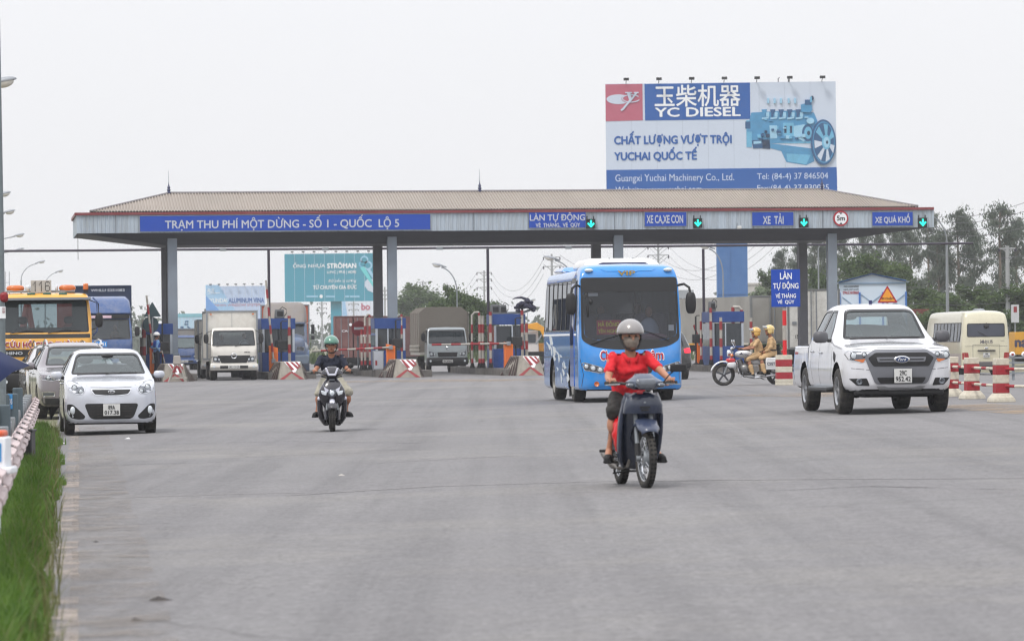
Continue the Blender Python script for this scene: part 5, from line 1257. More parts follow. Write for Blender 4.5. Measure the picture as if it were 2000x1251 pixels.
# ---------------------------------------------------------------- small white hatchback
def make_hatch():
    p0 = P(218,848,66.4); x0 = p0.x; r = thing('hatchback_car','small silver white hatchback with plate 89A 017.38 parked at the left road edge','car',(x0,66.4,gz(x0,66.4)),R(8.6))
    st = [(0,sec(.25,.56,.45,.54,.64,.40,.74,.01)),(.05,sec(.21,.68,.45,.66,.74,.48,.81)),(.16,sec(.19,.765,.46,.735,.83,.54,.87)),(.40,sec(.18,.80,.48,.765,.90,.58,.925)),(.85,sec(.18,.805,.5,.775,.96,.64,.985)),(1.0,sec(.18,.80,.5,.775,.975,.66,1.01)),(1.08,sec(.18,.80,.5,.775,.98,.665,1.06)),(1.72,sec(.18,.80,.5,.77,1.0,.555,1.44)),(2.0,sec(.18,.80,.5,.77,1.01,.55,1.475)),(2.5,sec(.18,.80,.52,.77,1.03,.55,1.48)),(3.15,sec(.18,.80,.52,.76,1.05,.53,1.44)),(3.40,sec(.2,.79,.52,.74,1.03,.50,1.33)),(3.52,sec(.22,.76,.52,.71,.98,.50,1.08)),(3.58,sec(.25,.70,.52,.64,.9,.45,.98))]
    sh = Shell(st,.05,5,.035,.03); pm = carpaint('pearl_white_paint',S(188,192,202),.25)
    c = 0
    ws_ = rpoly([(-.655,1.045),(.655,1.045),(.535,1.415),(-.535,1.415)],[.05,.05,.09,.09]); window(sh,'front',ws_,r,f=.032,name='windshield')
    for d in ('left','right'):
        window(sh,d,rpoly([(1.30,1.03),(2.12,1.06),(2.10,1.42),(1.86,1.42)],.03),r,f=.03); window(sh,d,rpoly([(2.17,1.06),(2.85,1.10),(2.95,1.35),(2.85,1.41),(2.17,1.42)],.03),r,f=.03)
        seam(sh,d,[(1.12,.95),(1.10,.35),(1.20,.24),(2.0,.24),(2.12,.32),(2.14,1.04)],r); seam(sh,d,[(2.16,1.04),(2.16,.26),(2.5,.26),(2.8,.6),(2.95,1.05)],r); seam(sh,d,[(1.0,.92),(3.2,.98)],r,.012,'belt_crease')
        door_handle(r,sh,d,1.98,.88); door_handle(r,sh,d,2.7,.93)
    window(sh,'back',rpoly([(-.5,1.08),(.5,1.08),(.44,1.33),(-.44,1.33)],.05),r,f=.03,name='rear_window')
    headl = [(-.745,.93),(-.70,.955),(-.62,.93),(-.475,.84),(-.445,.79),(-.50,.70),(-.60,.705),(-.74,.77)]
    for q in (headl,mir(headl)): s_ = 1 if q is not headl else -1; headlight(sh,rpoly(q,.03),r,bulbs=((s_*.52,.755,.05),(s_*.63,.82,.055)))
    sh.decal('grille_surround',rpoly([(-.36,.80),(.36,.80),(.30,.695),(.12,.672),(-.12,.672),(-.30,.695)],.03),M['chrome'],'front',.006,.02,None,.05,r)
    gi = sh.decal('grille',rpoly([(-.34,.785),(.34,.785),(.285,.71),(.11,.69),(-.11,.69),(-.285,.71)],.025),M['black'],'front',.012,.02,None,.05,r)
    m = MB(); h = sh.hit('front',0,.74); m.lathe([(.002,0),(.062,-.004),(.066,-.016),(.002,-.02)],24,'y'); o = m.obj('badge',M['chrome'],r); o.scale = (1,1,.5); o.location = (0,h.y-.012,.745); text('KIA',M['ink'],r,-.04,.04,.73,.76,h.y-.034,.04,name='badge_text')
    sh.decal('lower_grille',rpoly([(-.47,.545),(.47,.545),(.37,.275),(-.37,.275)],[.06,.06,.09,.09]),M['black'],'front',.004,.02,None,.05,r)
    for k in range(5): seam(sh,'front',[(-.36,.32+.045*k),(.36,.32+.045*k)],r,.012,'grille_bar',M['rubber'],.008)
    fog = rpoly([(-.765,.54),(-.66,.535),(-.45,.33),(-.47,.285),(-.56,.272),(-.70,.30),(-.755,.40)],.04)
    for q in (fog,mir(fog)):
        o = sh.decal('fog_recess',q,M['black'],'front',.004,.02,None,.05,r); s_ = -1 if q is fog else 1; h = sh.hit('front',s_*.67,.43)
        MB().ell((s_*.665,h.y-.01,.43),(.045,.025,.07),14,8).obj('fog_lamp',M['lens'],o)
    seam(sh,'front',[(-.78,.235),(-.5,.205),(.5,.205),(.78,.235)],r,.03,'lip',M['black'])
    seam(sh,'front',[(-.72,.95),(-.42,.86),(-.34,.825),(0,.815),(.34,.825),(.42,.86),(.72,.95)],r,.006)
    number_plate(r,sh,0,.435,.29,.205,['89A','017.38'],out=.012)
    for y_ in (.66,3.02): sh.arch(y_,.30,.345,.5)
    for s_ in (-1,1):
        for y_ in (.66,3.02): tyre_rim(r,s_*.705,y_,.288,.175,s_,'alloy')
        mirror(r,s_*.76,1.25,1.03,s_,pm,(.18,.12,.13),.05)
    wellliner(r,.78,.66,.345,.3,.3); wellliner(r,.78,3.02,.345,.3,.3)
    wiper(r,sh,[(-.55,1.03),(-.3,1.045),(.0,1.05)]); wiper(r,sh,[(-.05,1.035),(.25,1.055),(.5,1.055)])
    sh.build('body',pm,r,M['under'],.3)
    boxo('floor',M['dark'],r,(0,1.9,.55),(1.4,2.5,.3),bevel=.05); boxo('dashboard',M['dark'],r,(0,1.18,.93),(1.36,.3,.14),bevel=.05)
    seats(r,(-.36,.36),1.95,.60,h=.60,wheel=(.36,1.42,.98)); b = MB(); b.ell((0,2.75,.95),(.6,.1,.27),14,8,pw=.5); b.obj('rear_seat',M['seat'],r)
    boxo('chassis',M['under'],r,(0,1.8,.26),(1.3,3.2,.12),bevel=.04); MB().ell((0,1.42,1.36),(.11,.02,.035),10,6).obj('rear_view_mirror',M['black'],r)
    return r
make_hatch()

# ---------------------------------------------------------------- white pickup
def make_pickup():
    r = thing('pickup_truck','white double cab pickup with plate 29C 952.42 and dark grille','pickup',(P(1760,806,64.3).x,64.3,gz(6.4,64.3)),R(5.4))
    S_ = lambda zs,wt,zt,w=.935,zb=.38: sec(zb,w,.72,w-.035,zs,wt,zt)
    st = [(0,sec(.48,.60,.7,.58,.98,.42,1.05,.01)),(.05,sec(.42,.74,.7,.72,1.02,.52,1.08)),(.16,sec(.38,.86,.7,.83,1.06,.60,1.11)),(.38,sec(.37,.92,.72,.885,1.10,.66,1.15)),(.9,S_(1.14,.68,1.19)),(1.28,S_(1.17,.72,1.22)),(1.38,S_(1.18,.73,1.27)),(2.05,S_(1.20,.60,1.79)),(2.35,S_(1.20,.60,1.845)),(2.9,S_(1.20,.60,1.86)),(3.38,S_(1.20,.59,1.83)),(3.55,S_(1.20,.60,1.72)),(3.72,S_(1.19,.68,1.28)),(3.78,S_(1.13,.84,1.155)),(4.6,S_(1.13,.84,1.155)),(5.22,S_(1.13,.84,1.155)),(5.32,sec(.45,.88,.75,.85,1.1,.8,1.13))]
    sh = Shell(st,.06,5,.045,.02); pm = carpaint('bright_white_paint',S(212,213,218),.25)
    pz = mat('grille_surround_grey',S(112,114,120),.38,.4,.3,var=.06); gd = mat('mirror_grey',S(84,84,88),.45,var=.1)
    window(sh,'front',rpoly([(-.72,1.262),(.72,1.262),(.585,1.775),(-.585,1.775)],[.05,.05,.1,.1]),r,f=.04,name='windshield')
    for d in ('left','right'):
        window(sh,d,rpoly([(1.66,1.235),(2.58,1.235),(2.58,1.76),(2.22,1.755)],.03),r,f=.03); window(sh,d,rpoly([(2.65,1.235),(3.42,1.235),(3.38,1.70),(3.2,1.76),(2.65,1.76)],.04),r,f=.03)
        seam(sh,d,[(1.36,1.18),(1.40,.75),(1.55,.44),(2.5,.44),(2.60,.55),(2.62,1.22)],r); seam(sh,d,[(2.62,.44),(3.2,.44),(3.42,.8),(3.48,1.22)],r); seam(sh,d,[(3.70,1.15),(3.70,.42)],r,.016)
        seam(sh,d,[(.95,1.12),(2,1.145),(5.1,1.10)],r,.010,'body_crease',pm); door_handle(r,sh,d,2.42,1.03); door_handle(r,sh,d,3.3,1.05)
        v = sh.decal('fender_vent',rpoly([(1.02,1.0),(1.22,1.06),(1.22,.93),(1.06,.86)],.03),M['black'],d,.006,.02,None,.05,r)
        sh.decal('door_print',[(4.8,1.04),(5.15,1.04),(5.13,1.0),(4.84,1.0)],M['redp'],d,.003,.004,None,.08,r)
    window(sh,'back',rpoly([(-.55,1.33),(.55,1.33),(.5,1.68),(-.5,1.68)],.05),r,f=.03,name='rear_window')
    gs = rpoly([(-.62,.97),(-.44,1.085),(.44,1.085),(.62,.97),(.44,.50),(-.44,.50)],[.05,.04,.04,.05,.07,.07]); sh.decal('grille_surround',gs,pz,'front',.018,.05,None,.05,r)
    go = rpoly([(-.56,.94),(-.44,1.03),(.44,1.03),(.56,.94),(.47,.80),(-.47,.80)],.03); sh.decal('grille',go,M['black'],'front',.026,.02,None,.05,r)
    sh.decal('grille_bar',rpoly([(-.42,.955),(.42,.955),(.40,.875),(-.40,.875)],.02),pz,'front',.042,.02,None,.05,r); sh.decal('grille_inner',rpoly([(-.38,.925),(.38,.925),(.37,.905),(-.37,.905)],.005),M['black'],'front',.048,.01,None,.05,r)
    sh.decal('lower_grille',rpoly([(-.42,.615),(.42,.615),(.36,.515),(-.36,.515)],.03),M['black'],'front',.026,.02,None,.05,r)
    h = sh.hit('front',0,.91); m = MB(); m.lathe([(.002,0),(.125,-.004),(.135,-.02),(.118,-.03),(.002,-.032)],28,'y'); o = m.obj('badge',M['chrome'],r); o.scale = (1,1,.45); o.location = (0,h.y-.045,.915)
    m = MB(); m.lathe([(.002,-.032),(.108,-.032),(.108,-.036),(.002,-.036)],28,'y'); o2 = m.obj('badge_face',mat('badge_blue',S(24,48,92),.2,coat=1),r); o2.scale = (1,1,.42); o2.location = (0,h.y-.045,.915); text('Ford',M['white'],r,-.07,.07,.892,.94,h.y-.083,.0,shear=.35,name='badge_text')
    hl = [(-.905,1.02),(-.86,1.075),(-.60,1.06),(-.47,1.05),(-.60,.89),(-.66,.865),(-.86,.905)]
    for q in (hl,mir(hl)):
        s_ = -1 if q is hl else 1; am = rpoly([(-.78,.915),(-.60,.93),(-.63,.875),(-.66,.87)],.01)
        headlight(sh,rpoly(q,.025),r,bulbs=((s_*.78,.985,.072),(s_*.62,1.0,.045)),amb=am if s_ < 0 else mir(am))
        fg = rpoly([(-.86,.60),(-.58,.605),(-.53,.475),(-.74,.485)],.02); o = sh.decal('fog_recess',fg if s_ < 0 else mir(fg),M['black'],'front',.006,.02,None,.05,r)
        h = sh.hit('front',s_*.70,.545); MB().lathe([(.055,-.02),(.045,-.028),(.01,-.015)],16,'y',c=(s_*.70,h.y,.545)).obj('fog_lamp',M['lensd'],o)
        seam(sh,'front',[(s_*.50,.74),(s_*.90,.78)],r,.012,'bumper_gap',mat('seam_grey',S(120,120,124),.6))
    seam(sh,'front',[(-.86,1.085),(-.62,1.10),(-.44,1.105),(.44,1.105),(.62,1.10),(.86,1.085)],r,.008)
    sk = rpoly([(-.42,.47),(-.28,.47),(-.22,.445),(.22,.445),(.28,.47),(.42,.47),(.36,.40),(-.36,.40)],.02); sh.decal('skid_plate',sk,mat('skid_silver',S(176,178,182),.35,.6,var=.05),'front',.01,.02,None,.05,r)
    boxo('front_valance',M['black'],r,(0,.22,.37),(1.50,.22,.10),bevel=.03)
    number_plate(r,sh,.02,.64,.30,.235,['29C','952.42'],out=.03)
    boxo('front_air_dam',M['under'],r,(0,.5,.34),(1.2,.5,.12),bevel=.03)
    for y_ in (.90,4.12): sh.arch(y_,.42,.46,.55)
    for s_ in (-1,1):
        for y_ in (.90,4.12): tyre_rim(r,s_*.81,y_,.385,.235,s_,'alloy')
        mirror(r,s_*.86,1.66,1.30,s_,gd,(.24,.15,.20),.08)
        boxo('side_step',mat('step_black',S(40,40,42),.6),r,(s_*.91,2.5,.40),(.17,1.9,.07),bevel=.025); boxo('step_tread',M['steel'],r,(s_*.92,2.5,.438),(.13,1.8,.012))
    wellliner(r,.90,.90,.46,.4,.42); wellliner(r,.90,4.12,.46,.4,.42)
    wiper(r,sh,[(-.62,1.25),(-.3,1.27),(.02,1.27)]); wiper(r,sh,[(.0,1.255),(.3,1.275),(.6,1.275)])
    sh.decal('bed_cover',rpoly([(-.80,3.8),(.80,3.8),(.80,5.25),(-.80,5.25)],.05),M['black'],'top',.02,.03,None,.15,r)
    sh.build('body',pm,r,M['under'],.5)
    o = MB().tube([(-.03,2.5,1.865),(-.03,2.5,1.93)],.03,8).obj('roof_antenna',mat('antenna_blue',S(40,44,90),.5),r)
    boxo('floor',M['dark'],r,(0,2.4,.80),(1.6,2.4,.4),bevel=.05); boxo('dashboard',M['dark'],r,(0,1.62,1.14),(1.5,.4,.16),bevel=.06)
    seats(r,(-.40,.40),2.5,.95,wheel=(.4,1.95,1.22)); b = MB(); b.ell((0,3.3,1.2),(.66,.1,.32),14,8,pw=.5); b.obj('rear_seat',M['seat'],r)
    boxo('chassis',M['under'],r,(0,2.6,.42),(1.1,4.6,.16),bevel=.04); boxo('front_axle',M['under'],r,(0,.9,.34),(1.5,.12,.12)); boxo('rear_axle',M['under'],r,(0,4.12,.38),(1.5,.12,.12)); MB().ell((0,4.12,.38),(.16,.2,.17)).obj('differential',M['under'],r)
    MB().ell((0,2.0,1.72),(.13,.03,.04),10,6).obj('rear_view_mirror',M['black'],r)
    return r
make_pickup()

# ---------------------------------------------------------------- grey SUV and the silver one behind it
def make_suv(label,loc,rz,pc,nm):
    r = thing('suv_car',label,'car',loc,rz,'suvs parked behind the small hatchback')
    S_ = lambda zs,wt,zt,w=.91: sec(.26,w,.62,w-.03,zs,wt,zt)
    st = [(0,sec(.34,.58,.6,.56,.88,.42,.95,.01)),(.05,sec(.29,.72,.6,.70,.92,.5,.98)),(.18,sec(.26,.84,.62,.81,.97,.58,1.02)),(.5,sec(.26,.90,.62,.87,1.02,.64,1.06)),(1.0,S_(1.06,.68,1.10)),(1.2,S_(1.08,.70,1.13)),(1.28,S_(1.08,.70,1.17)),(2.0,S_(1.10,.60,1.60)),(2.4,S_(1.10,.59,1.655)),(3.4,S_(1.12,.58,1.66)),(4.1,S_(1.14,.55,1.58)),(4.4,S_(1.1,.54,1.25,.88)),(4.52,sec(.34,.84,.6,.8,1.0,.6,1.1))]
    sh = Shell(st,.06,4,.04,.03); pm = carpaint(nm,pc,.25,.6)
    window(sh,'front',rpoly([(-.69,1.165),(.69,1.165),(.57,1.59),(-.57,1.59)],[.05,.05,.1,.1]),r,f=.035,name='windshield')
    for d in ('left','right'):
        window(sh,d,rpoly([(1.55,1.14),(2.5,1.14),(2.5,1.56),(2.15,1.56)],.03),r,f=.03); window(sh,d,rpoly([(2.57,1.14),(3.45,1.16),(3.5,1.56),(2.57,1.56)],.03),r,f=.03); window(sh,d,rpoly([(3.56,1.18),(4.1,1.24),(3.9,1.5),(3.56,1.55)],.03),r,f=.03)
        seam(sh,d,[(1.3,1.05),(1.3,.45),(2.4,.4),(2.53,.5),(2.53,1.12)],r); seam(sh,d,[(2.55,.42),(3.2,.42),(3.5,.85),(3.52,1.14)],r); door_handle(r,sh,d,2.4,.98); door_handle(r,sh,d,3.3,1.0)
        s_ = 1 if d == 'right' else -1; zt = 1.66
        tubeo('roof_rail',M['chrome'],r,[(s_*.60,1.95,1.60),(s_*.60,2.2,1.70),(s_*.59,3.0,1.735),(s_*.58,3.8,1.68),(s_*.56,4.1,1.57)],.022)
        sh.decal('sill_trim',rpoly([(1.25,.28),(3.15,.28),(3.15,.42),(1.25,.42)],.03),M['black'],d,.006,.02,None,.1,r)
    window(sh,'back',rpoly([(-.5,1.2),(.5,1.2),(.45,1.5),(-.45,1.5)],.05),r,f=.03,name='rear_window')
    hl = [(-.88,.98),(-.80,1.0),(-.50,.93),(-.46,.86),(-.62,.83),(-.84,.86)]
    for q in (hl,mir(hl)):
        s_ = -1 if q is hl else 1; headlight(sh,rpoly(q,.03),r,bulbs=((s_*.70,.91,.055),(s_*.58,.89,.04)))
        fg = rpoly([(-.84,.60),(-.56,.60),(-.56,.50),(-.82,.49)],.02); o = sh.decal('fog_recess',fg if s_ < 0 else mir(fg),M['chrome'],'front',.006,.02,None,.05,r); fi = offset(fg,.02); q2 = sh.decal('fog_lamp',fi if s_ < 0 else mir(fi),M['lensd'],'front',.012,.02,None,.05,r)
    sh.decal('lower_bumper',rpoly([(-.86,.46),(.86,.46),(.78,.31),(-.78,.31)],.04),M['black'],'front',.006,.02,None,.06,r); sh.decal('grille',rpoly([(-.46,.93),(.46,.93),(.40,.78),(-.40,.78)],.03),M['black'],'front',.008,.02,None,.06,r); seam(sh,'front',[(-.44,.87),(.44,.87)],r,.03,'grille_bar',M['chrome'],.014)
    sh.decal('intake',rpoly([(-.46,.70),(.46,.70),(.40,.50),(-.40,.50)],.03),M['black'],'front',.006,.02,None,.06,r)
    for y_ in (.92,3.6): sh.arch(y_,.36,.41,.55)
    for s_ in (-1,1):
        for y_ in (.92,3.6): tyre_rim(r,s_*.80,y_,.35,.22,s_,'alloy')
        mirror(r,s_*.85,1.55,1.16,s_,pm,(.23,.13,.17),.06)
    wellliner(r,.88,.92,.41,.36,.36); wellliner(r,.88,3.6,.41,.36,.36)
    sh.build('body',pm,r,M['under'],.4); boxo('floor',M['dark'],r,(0,2.5,.68),(1.6,3.0,.4),bevel=.05); boxo('dashboard',M['dark'],r,(0,1.5,1.05),(1.5,.35,.16),bevel=.06); seats(r,(-.38,.38),2.35,.75,wheel=(.38,1.8,1.12)); boxo('chassis',M['under'],r,(0,2.2,.32),(1.3,4.0,.14),bevel=.04)
    return r
make_suv('dark grey suv with chrome roof rails parked just behind the small hatchback',(P(158,815,83.5).x,83.5,gz(-9.4,83.5)),R(10.2),S(134,128,134),'bronze_grey_paint')
make_suv('pale silver suv with roof rails half hidden behind the grey suv',(P(129,800,91.5).x,91.5,gz(-10.6,91.5)),R(10.2),S(196,194,196),'silver_paint')

# ---------------------------------------------------------------- blue coach
def make_coach():
    r = thing('coach_bus','bright blue coach with a white roof unit and a red and yellow destination card','bus',(P(1234,785,84.4).x,84.4,gz(2.6,84.4)),R(6.3)); pm = carpaint('coach_blue_paint',S(0,132,214),.22)
    st = [(0,bsec(.36,.90,1.05,.1)),(.05,bsec(.28,1.04,1.24,.12)),(.12,bsec(.25,1.10,1.50,.14)),(.20,bsec(.25,1.135,1.95,.14)),(.28,bsec(.25,1.15,2.45,.16,1.12)),(.33,bsec(.25,1.15,2.74,.16,1.11)),(.36,bsec(.25,1.15,2.86,.18,1.10)),(.50,bsec(.25,1.15,2.98,.2,1.09)),(.85,bsec(.25,1.15,3.03,.2,1.09)),(1.5,bsec(.25,1.15,2.95,.2,1.09)),(6.4,bsec(.25,1.15,2.93,.2,1.09)),(6.75,bsec(.28,1.14,2.85,.2,1.05)),(6.92,bsec(.4,1.08,2.5,.2,1.0))]
    sh = Shell(st,.09,5,.05,.04)
    wsp = rpoly([(-1.09,1.36),(-.85,1.22),(-.4,1.15),(.4,1.15),(.85,1.22),(1.09,1.36),(1.07,2.74),(-1.07,2.74)],[.1,.2,.2,.2,.2,.1,.07,.07])
    gl = rpoly([(-1.03,1.46),(-.8,1.36),(.8,1.36),(1.03,1.46),(1.03,2.42),(-1.03,2.42)],[.06,.1,.1,.06,.05,.05])
    sh.decal('windshield_surround',wsp,frit,'front',.006,.02,gl,.07,r); cg = glass('coach_glass',(.66,.69,.74,1),.97); sh.decal('windshield',offset(gl,-.01),cg,'front',-.002,.006,None,.07,r); sh.hole('front',gl)
    SG = glass('coach_side_glass',(.10,.11,.13,1),.45,.01)
    for d in ('left','right'):
        for k,(a,b) in enumerate(((.62,.86),)+tuple((1.75+k*.83,2.55+k*.83) for k in range(6))):
            window(sh,d,rpoly([(a,1.56),(b,1.56),(b,2.70),(a,2.70)],.05),r,SG,.03,step=.12)
        seam(sh,d,[(.55,1.49),(6.8,1.49)],r,.045,'belt_trim',M['white'],.008); sh.decal('window_band',[(.92,1.53),(1.72,1.53),(1.72,2.74),(.92,2.74)],frit,d,.004,.01,None,.12,r)
        seam(sh,d,[(.5,.98),(6.85,.98)],r,.012); seam(sh,d,[(2.4,.98),(2.4,.3)],r,.012); seam(sh,d,[(4.3,.98),(4.3,.3)],r,.012)
        rd = random.Random(3)
        for k in range(22):    # white splash print
            t = k/21; y_ = 1.95+3.4*(1-t)+rd.uniform(-.1,.1); z_ = .40+1.0*(1-t)**1.3*1.0+rd.uniform(-.05,.05); z_ = 1.35-.95*(t**1.1)+rd.uniform(-.22,.22); y_ = 5.9-4.0*t+rd.uniform(-.3,.3); w_ = .10+.22*rd.random(); h_ = .03+.08*rd.random()
            sh.decal('splash_print',rpoly([(y_-w_,z_-h_*.4),(y_,z_-h_),(y_+w_,z_+h_*1.3),(y_-w_*.3,z_+h_*.8)],.02),mat('splash_white',S(206,212,214),.4),d,.003+.0004*k,.003,None,.12,r)
    # folding door on the left side with its dark gap
    sh.decal('door',rpoly([(.95,.34),(1.62,.34),(1.62,2.62),(.95,2.62)],.05),carpaint('door_blue',S(20,92,190),.3),'left',.012,.03,None,.12,r); sh.decal('door_glass',rpoly([(1.02,1.2),(1.55,1.2),(1.55,2.55),(1.02,2.55)],.04),cg,'left',.016,.01,None,.15,r)
    hl = rpoly([(-1.10,.86),(-1.04,.88),(-.62,.76),(-.60,.65),(-.72,.635),(-1.04,.70)],.03)
    for s_ in (-1,1):
        q = hl if s_ < 0 else mir(hl); headlight(sh,q,r,bulbs=((s_*1.0,.79,.062),(s_*.855,.75,.068),(s_*.70,.71,.068)))
        h = sh.hit('front',s_*.78,.40); MB().lathe([(.058,-.015),(.052,-.03),(.03,-.01),(.002,-.005)],18,'y',c=(s_*.78,h.y,.40)).obj('fog_lamp',M['amber'],r)
        MB().ell((s_*.88,.36,2.90),(.10,.07,.045),12,8).obj('marker_lamp',M['lens'],r)
        o = MB().tube([(s_*1.08,.36,2.55),(s_*1.20,.12,2.58),(s_*1.30,.02,2.50),(s_*1.32,.0,2.38)],.028,8).obj('mirror_arm',M['black'],r)
        b = MB(); b.ell((s_*1.33,.0,2.16),(.12,.08,.24),14,10,pw=.5); b.obj('mirror_head',M['black'],o)
        seam(sh,'front',[(s_*1.12,.95),(s_*1.06,.60),(s_*1.10,.35)],r,.01)
    sh.decal('number_slot',rpoly([(-.3,.52),(.3,.52),(.27,.38),(-.27,.38)],.03),M['black'],'front',.006,.02,None,.07,r); sh.decal('grille',rpoly([(-.5,.80),(.5,.80),(.42,.62),(-.42,.62)],.05),M['black'],'front',.006,.02,None,.07,r)
    tr_ = mat('coach_letter_red',S(170,20,44),.4); 
    for (s,a,b) in (('Ch',-.69,-.50),('êm',.43,.70)):
        text(s,M['white'],r,a-.012,b+.012,.915,1.135,0,.05,name='name_outline',shell=sh); text(s,tr_,r,a,b,.93,1.12,0,.03,name='name_letters',shell=sh,off=.008)
    text('VIP',mat('gold_print',S(176,146,70),.35,.4),r,-.24,.14,2.785,2.885,sh.hit('front',0,2.79).y-.035,.03,name='roof_lettering')
    sh.decal('brow',rpoly([(-.62,2.93),(.62,2.93),(.52,2.88),(.2,2.88),(.12,2.85),(-.12,2.85),(-.2,2.88),(-.52,2.88)],.02),pm,'front',.015,.03,None,.07,r)
    cd = boxo('destination_card',mat('card_red',S(176,28,50),.6),r,(-.46,.26,1.64),(.54,.01,.32)); yl = mat('card_yellow',S(232,214,70),.6)
    text('HÀ ĐÔNG',yl,cd,-.69,-.24,1.66,1.775,.254,.04); text('YÊN NGHĨA',yl,cd,-.70,-.21,1.52,1.625,.254,.035)
    boxo('permit_sticker',M['white'],r,(.93,.27,1.62),(.12,.01,.13)); boxo('top_sticker',M['white'],r,(-.79,.38,2.37),(.22,.01,.07))
    wiper(r,sh,[(-.9,1.27),(-.5,1.40),(-.15,1.50)]); wiper(r,sh,[(.85,1.33),(.45,1.50),(.22,1.56)])
    MB().ell((-.95,.30,2.33),(.05,.05,.08),10,8).obj('round_mirror',M['black'],r); MB().ell((-.86,.25,2.2),(.045,.05,.06),10,8).obj('round_mirror',M['black'],r); MB().ell((-.93,.2,2.0),(.03,.05,.14),10,8).obj('long_mirror',M['black'],r)
    # interior: driver, dash, seats
    boxo('dashboard',M['dark'],r,(0,.62,1.25),(2.1,.5,.22),bevel=.08); boxo('floor',M['dark'],r,(0,3.6,.85),(2.1,5.9,.2)); b = MB(); b.ell((.55,.42,1.42),(.32,.12,.09),14,8); b.obj('dash_cover',mat('dash_rose',S(120,84,104),.7),r)
    for yy in (1.2,2.6,3.4,4.2,5.0):
        for x in (-.82,-.42,.42,.82): b = MB(); b.ell((x,yy,1.55),(.2,.08,.42),12,8,pw=.5); b.obj('passenger_seat',mat('coach_seat',S(70,64,84),.9),r)
    sk_ = mat('skin_dim',S(150,112,92),.6)
    for (x,y_,z,c_) in ((.55,1.1,1.62,S(150,160,180)),(-.35,2.4,1.66,S(120,90,80)),(.5,2.5,1.7,S(130,120,120))): b = MB(); b.ell((x,y_,z-.1),(.24,.14,.34),12,8); b.obj('rider_coat',mat('passenger_%d' % int(x*100),c_,.9),r); b = MB(); b.ell((x,y_-.02,z+.36),(.085,.1,.12),12,8); b.obj('rider_head',sk_,r)
    # roof unit
    wm = mat('unit_white',S(222,222,220),.4,coat=.5,var=.05,dirt=S(180,176,170),dirt_amt=.4)
    m = MB(); m.ring([[(-.86,1.15,2.96),(.86,1.15,2.96),(.86,3.4,2.95),(-.86,3.4,2.95)],[(-.84,1.30,3.06),(.84,1.30,3.06),(.84,3.4,3.06),(-.84,3.4,3.06)],[(-.70,1.62,3.19),(.70,1.62,3.19),(.76,3.3,3.17),(-.76,3.3,3.17)]]); m.obj('roof_unit',wm,r,bevel=.06,bseg=3)
    m = MB(); m.prism(rpoly([(-.62,3.02),(.62,3.02),(.48,3.085),(-.48,3.085)],.02),1.10,1.6); m.obj('unit_intake',mat('intake_navy',S(40,42,84),.6),r)
    for x in (-.25,.28): boxo('unit_clip',M['steel'],r,(x,1.62,3.17),(.04,.06,.05))
    m = MB(); m.ring([[(-.95,4.7,2.95),(.95,4.7,2.95),(.95,6.3,2.95),(-.95,6.3,2.95)],[(-.85,4.9,3.06),(.85,4.9,3.06),(.85,6.2,3.06),(-.85,6.2,3.06)]]); m.obj('rear_roof_pod',pm,r,bevel=.04)
    for y_ in (1.55,5.0): sh.arch(y_,.46,.52,.6)
    for s_ in (-1,1):
        for y_ in (1.55,5.0): tyre_rim(r,s_*.98,y_,.42,.26,s_,'truck')
    wellliner(r,1.12,1.55,.52,.45,.46); wellliner(r,1.12,5.0,.52,.5,.46)
    sh.build('body',pm,r,M['under'],.4); boxo('chassis',M['under'],r,(0,3.4,.38),(1.7,6.2,.22),bevel=.04)
    for s_ in (-1,1): boxo('mud_flap',M['black'],r,(s_*.95,2.1,.30),(.35,.02,.38))
    return r
make_coach()

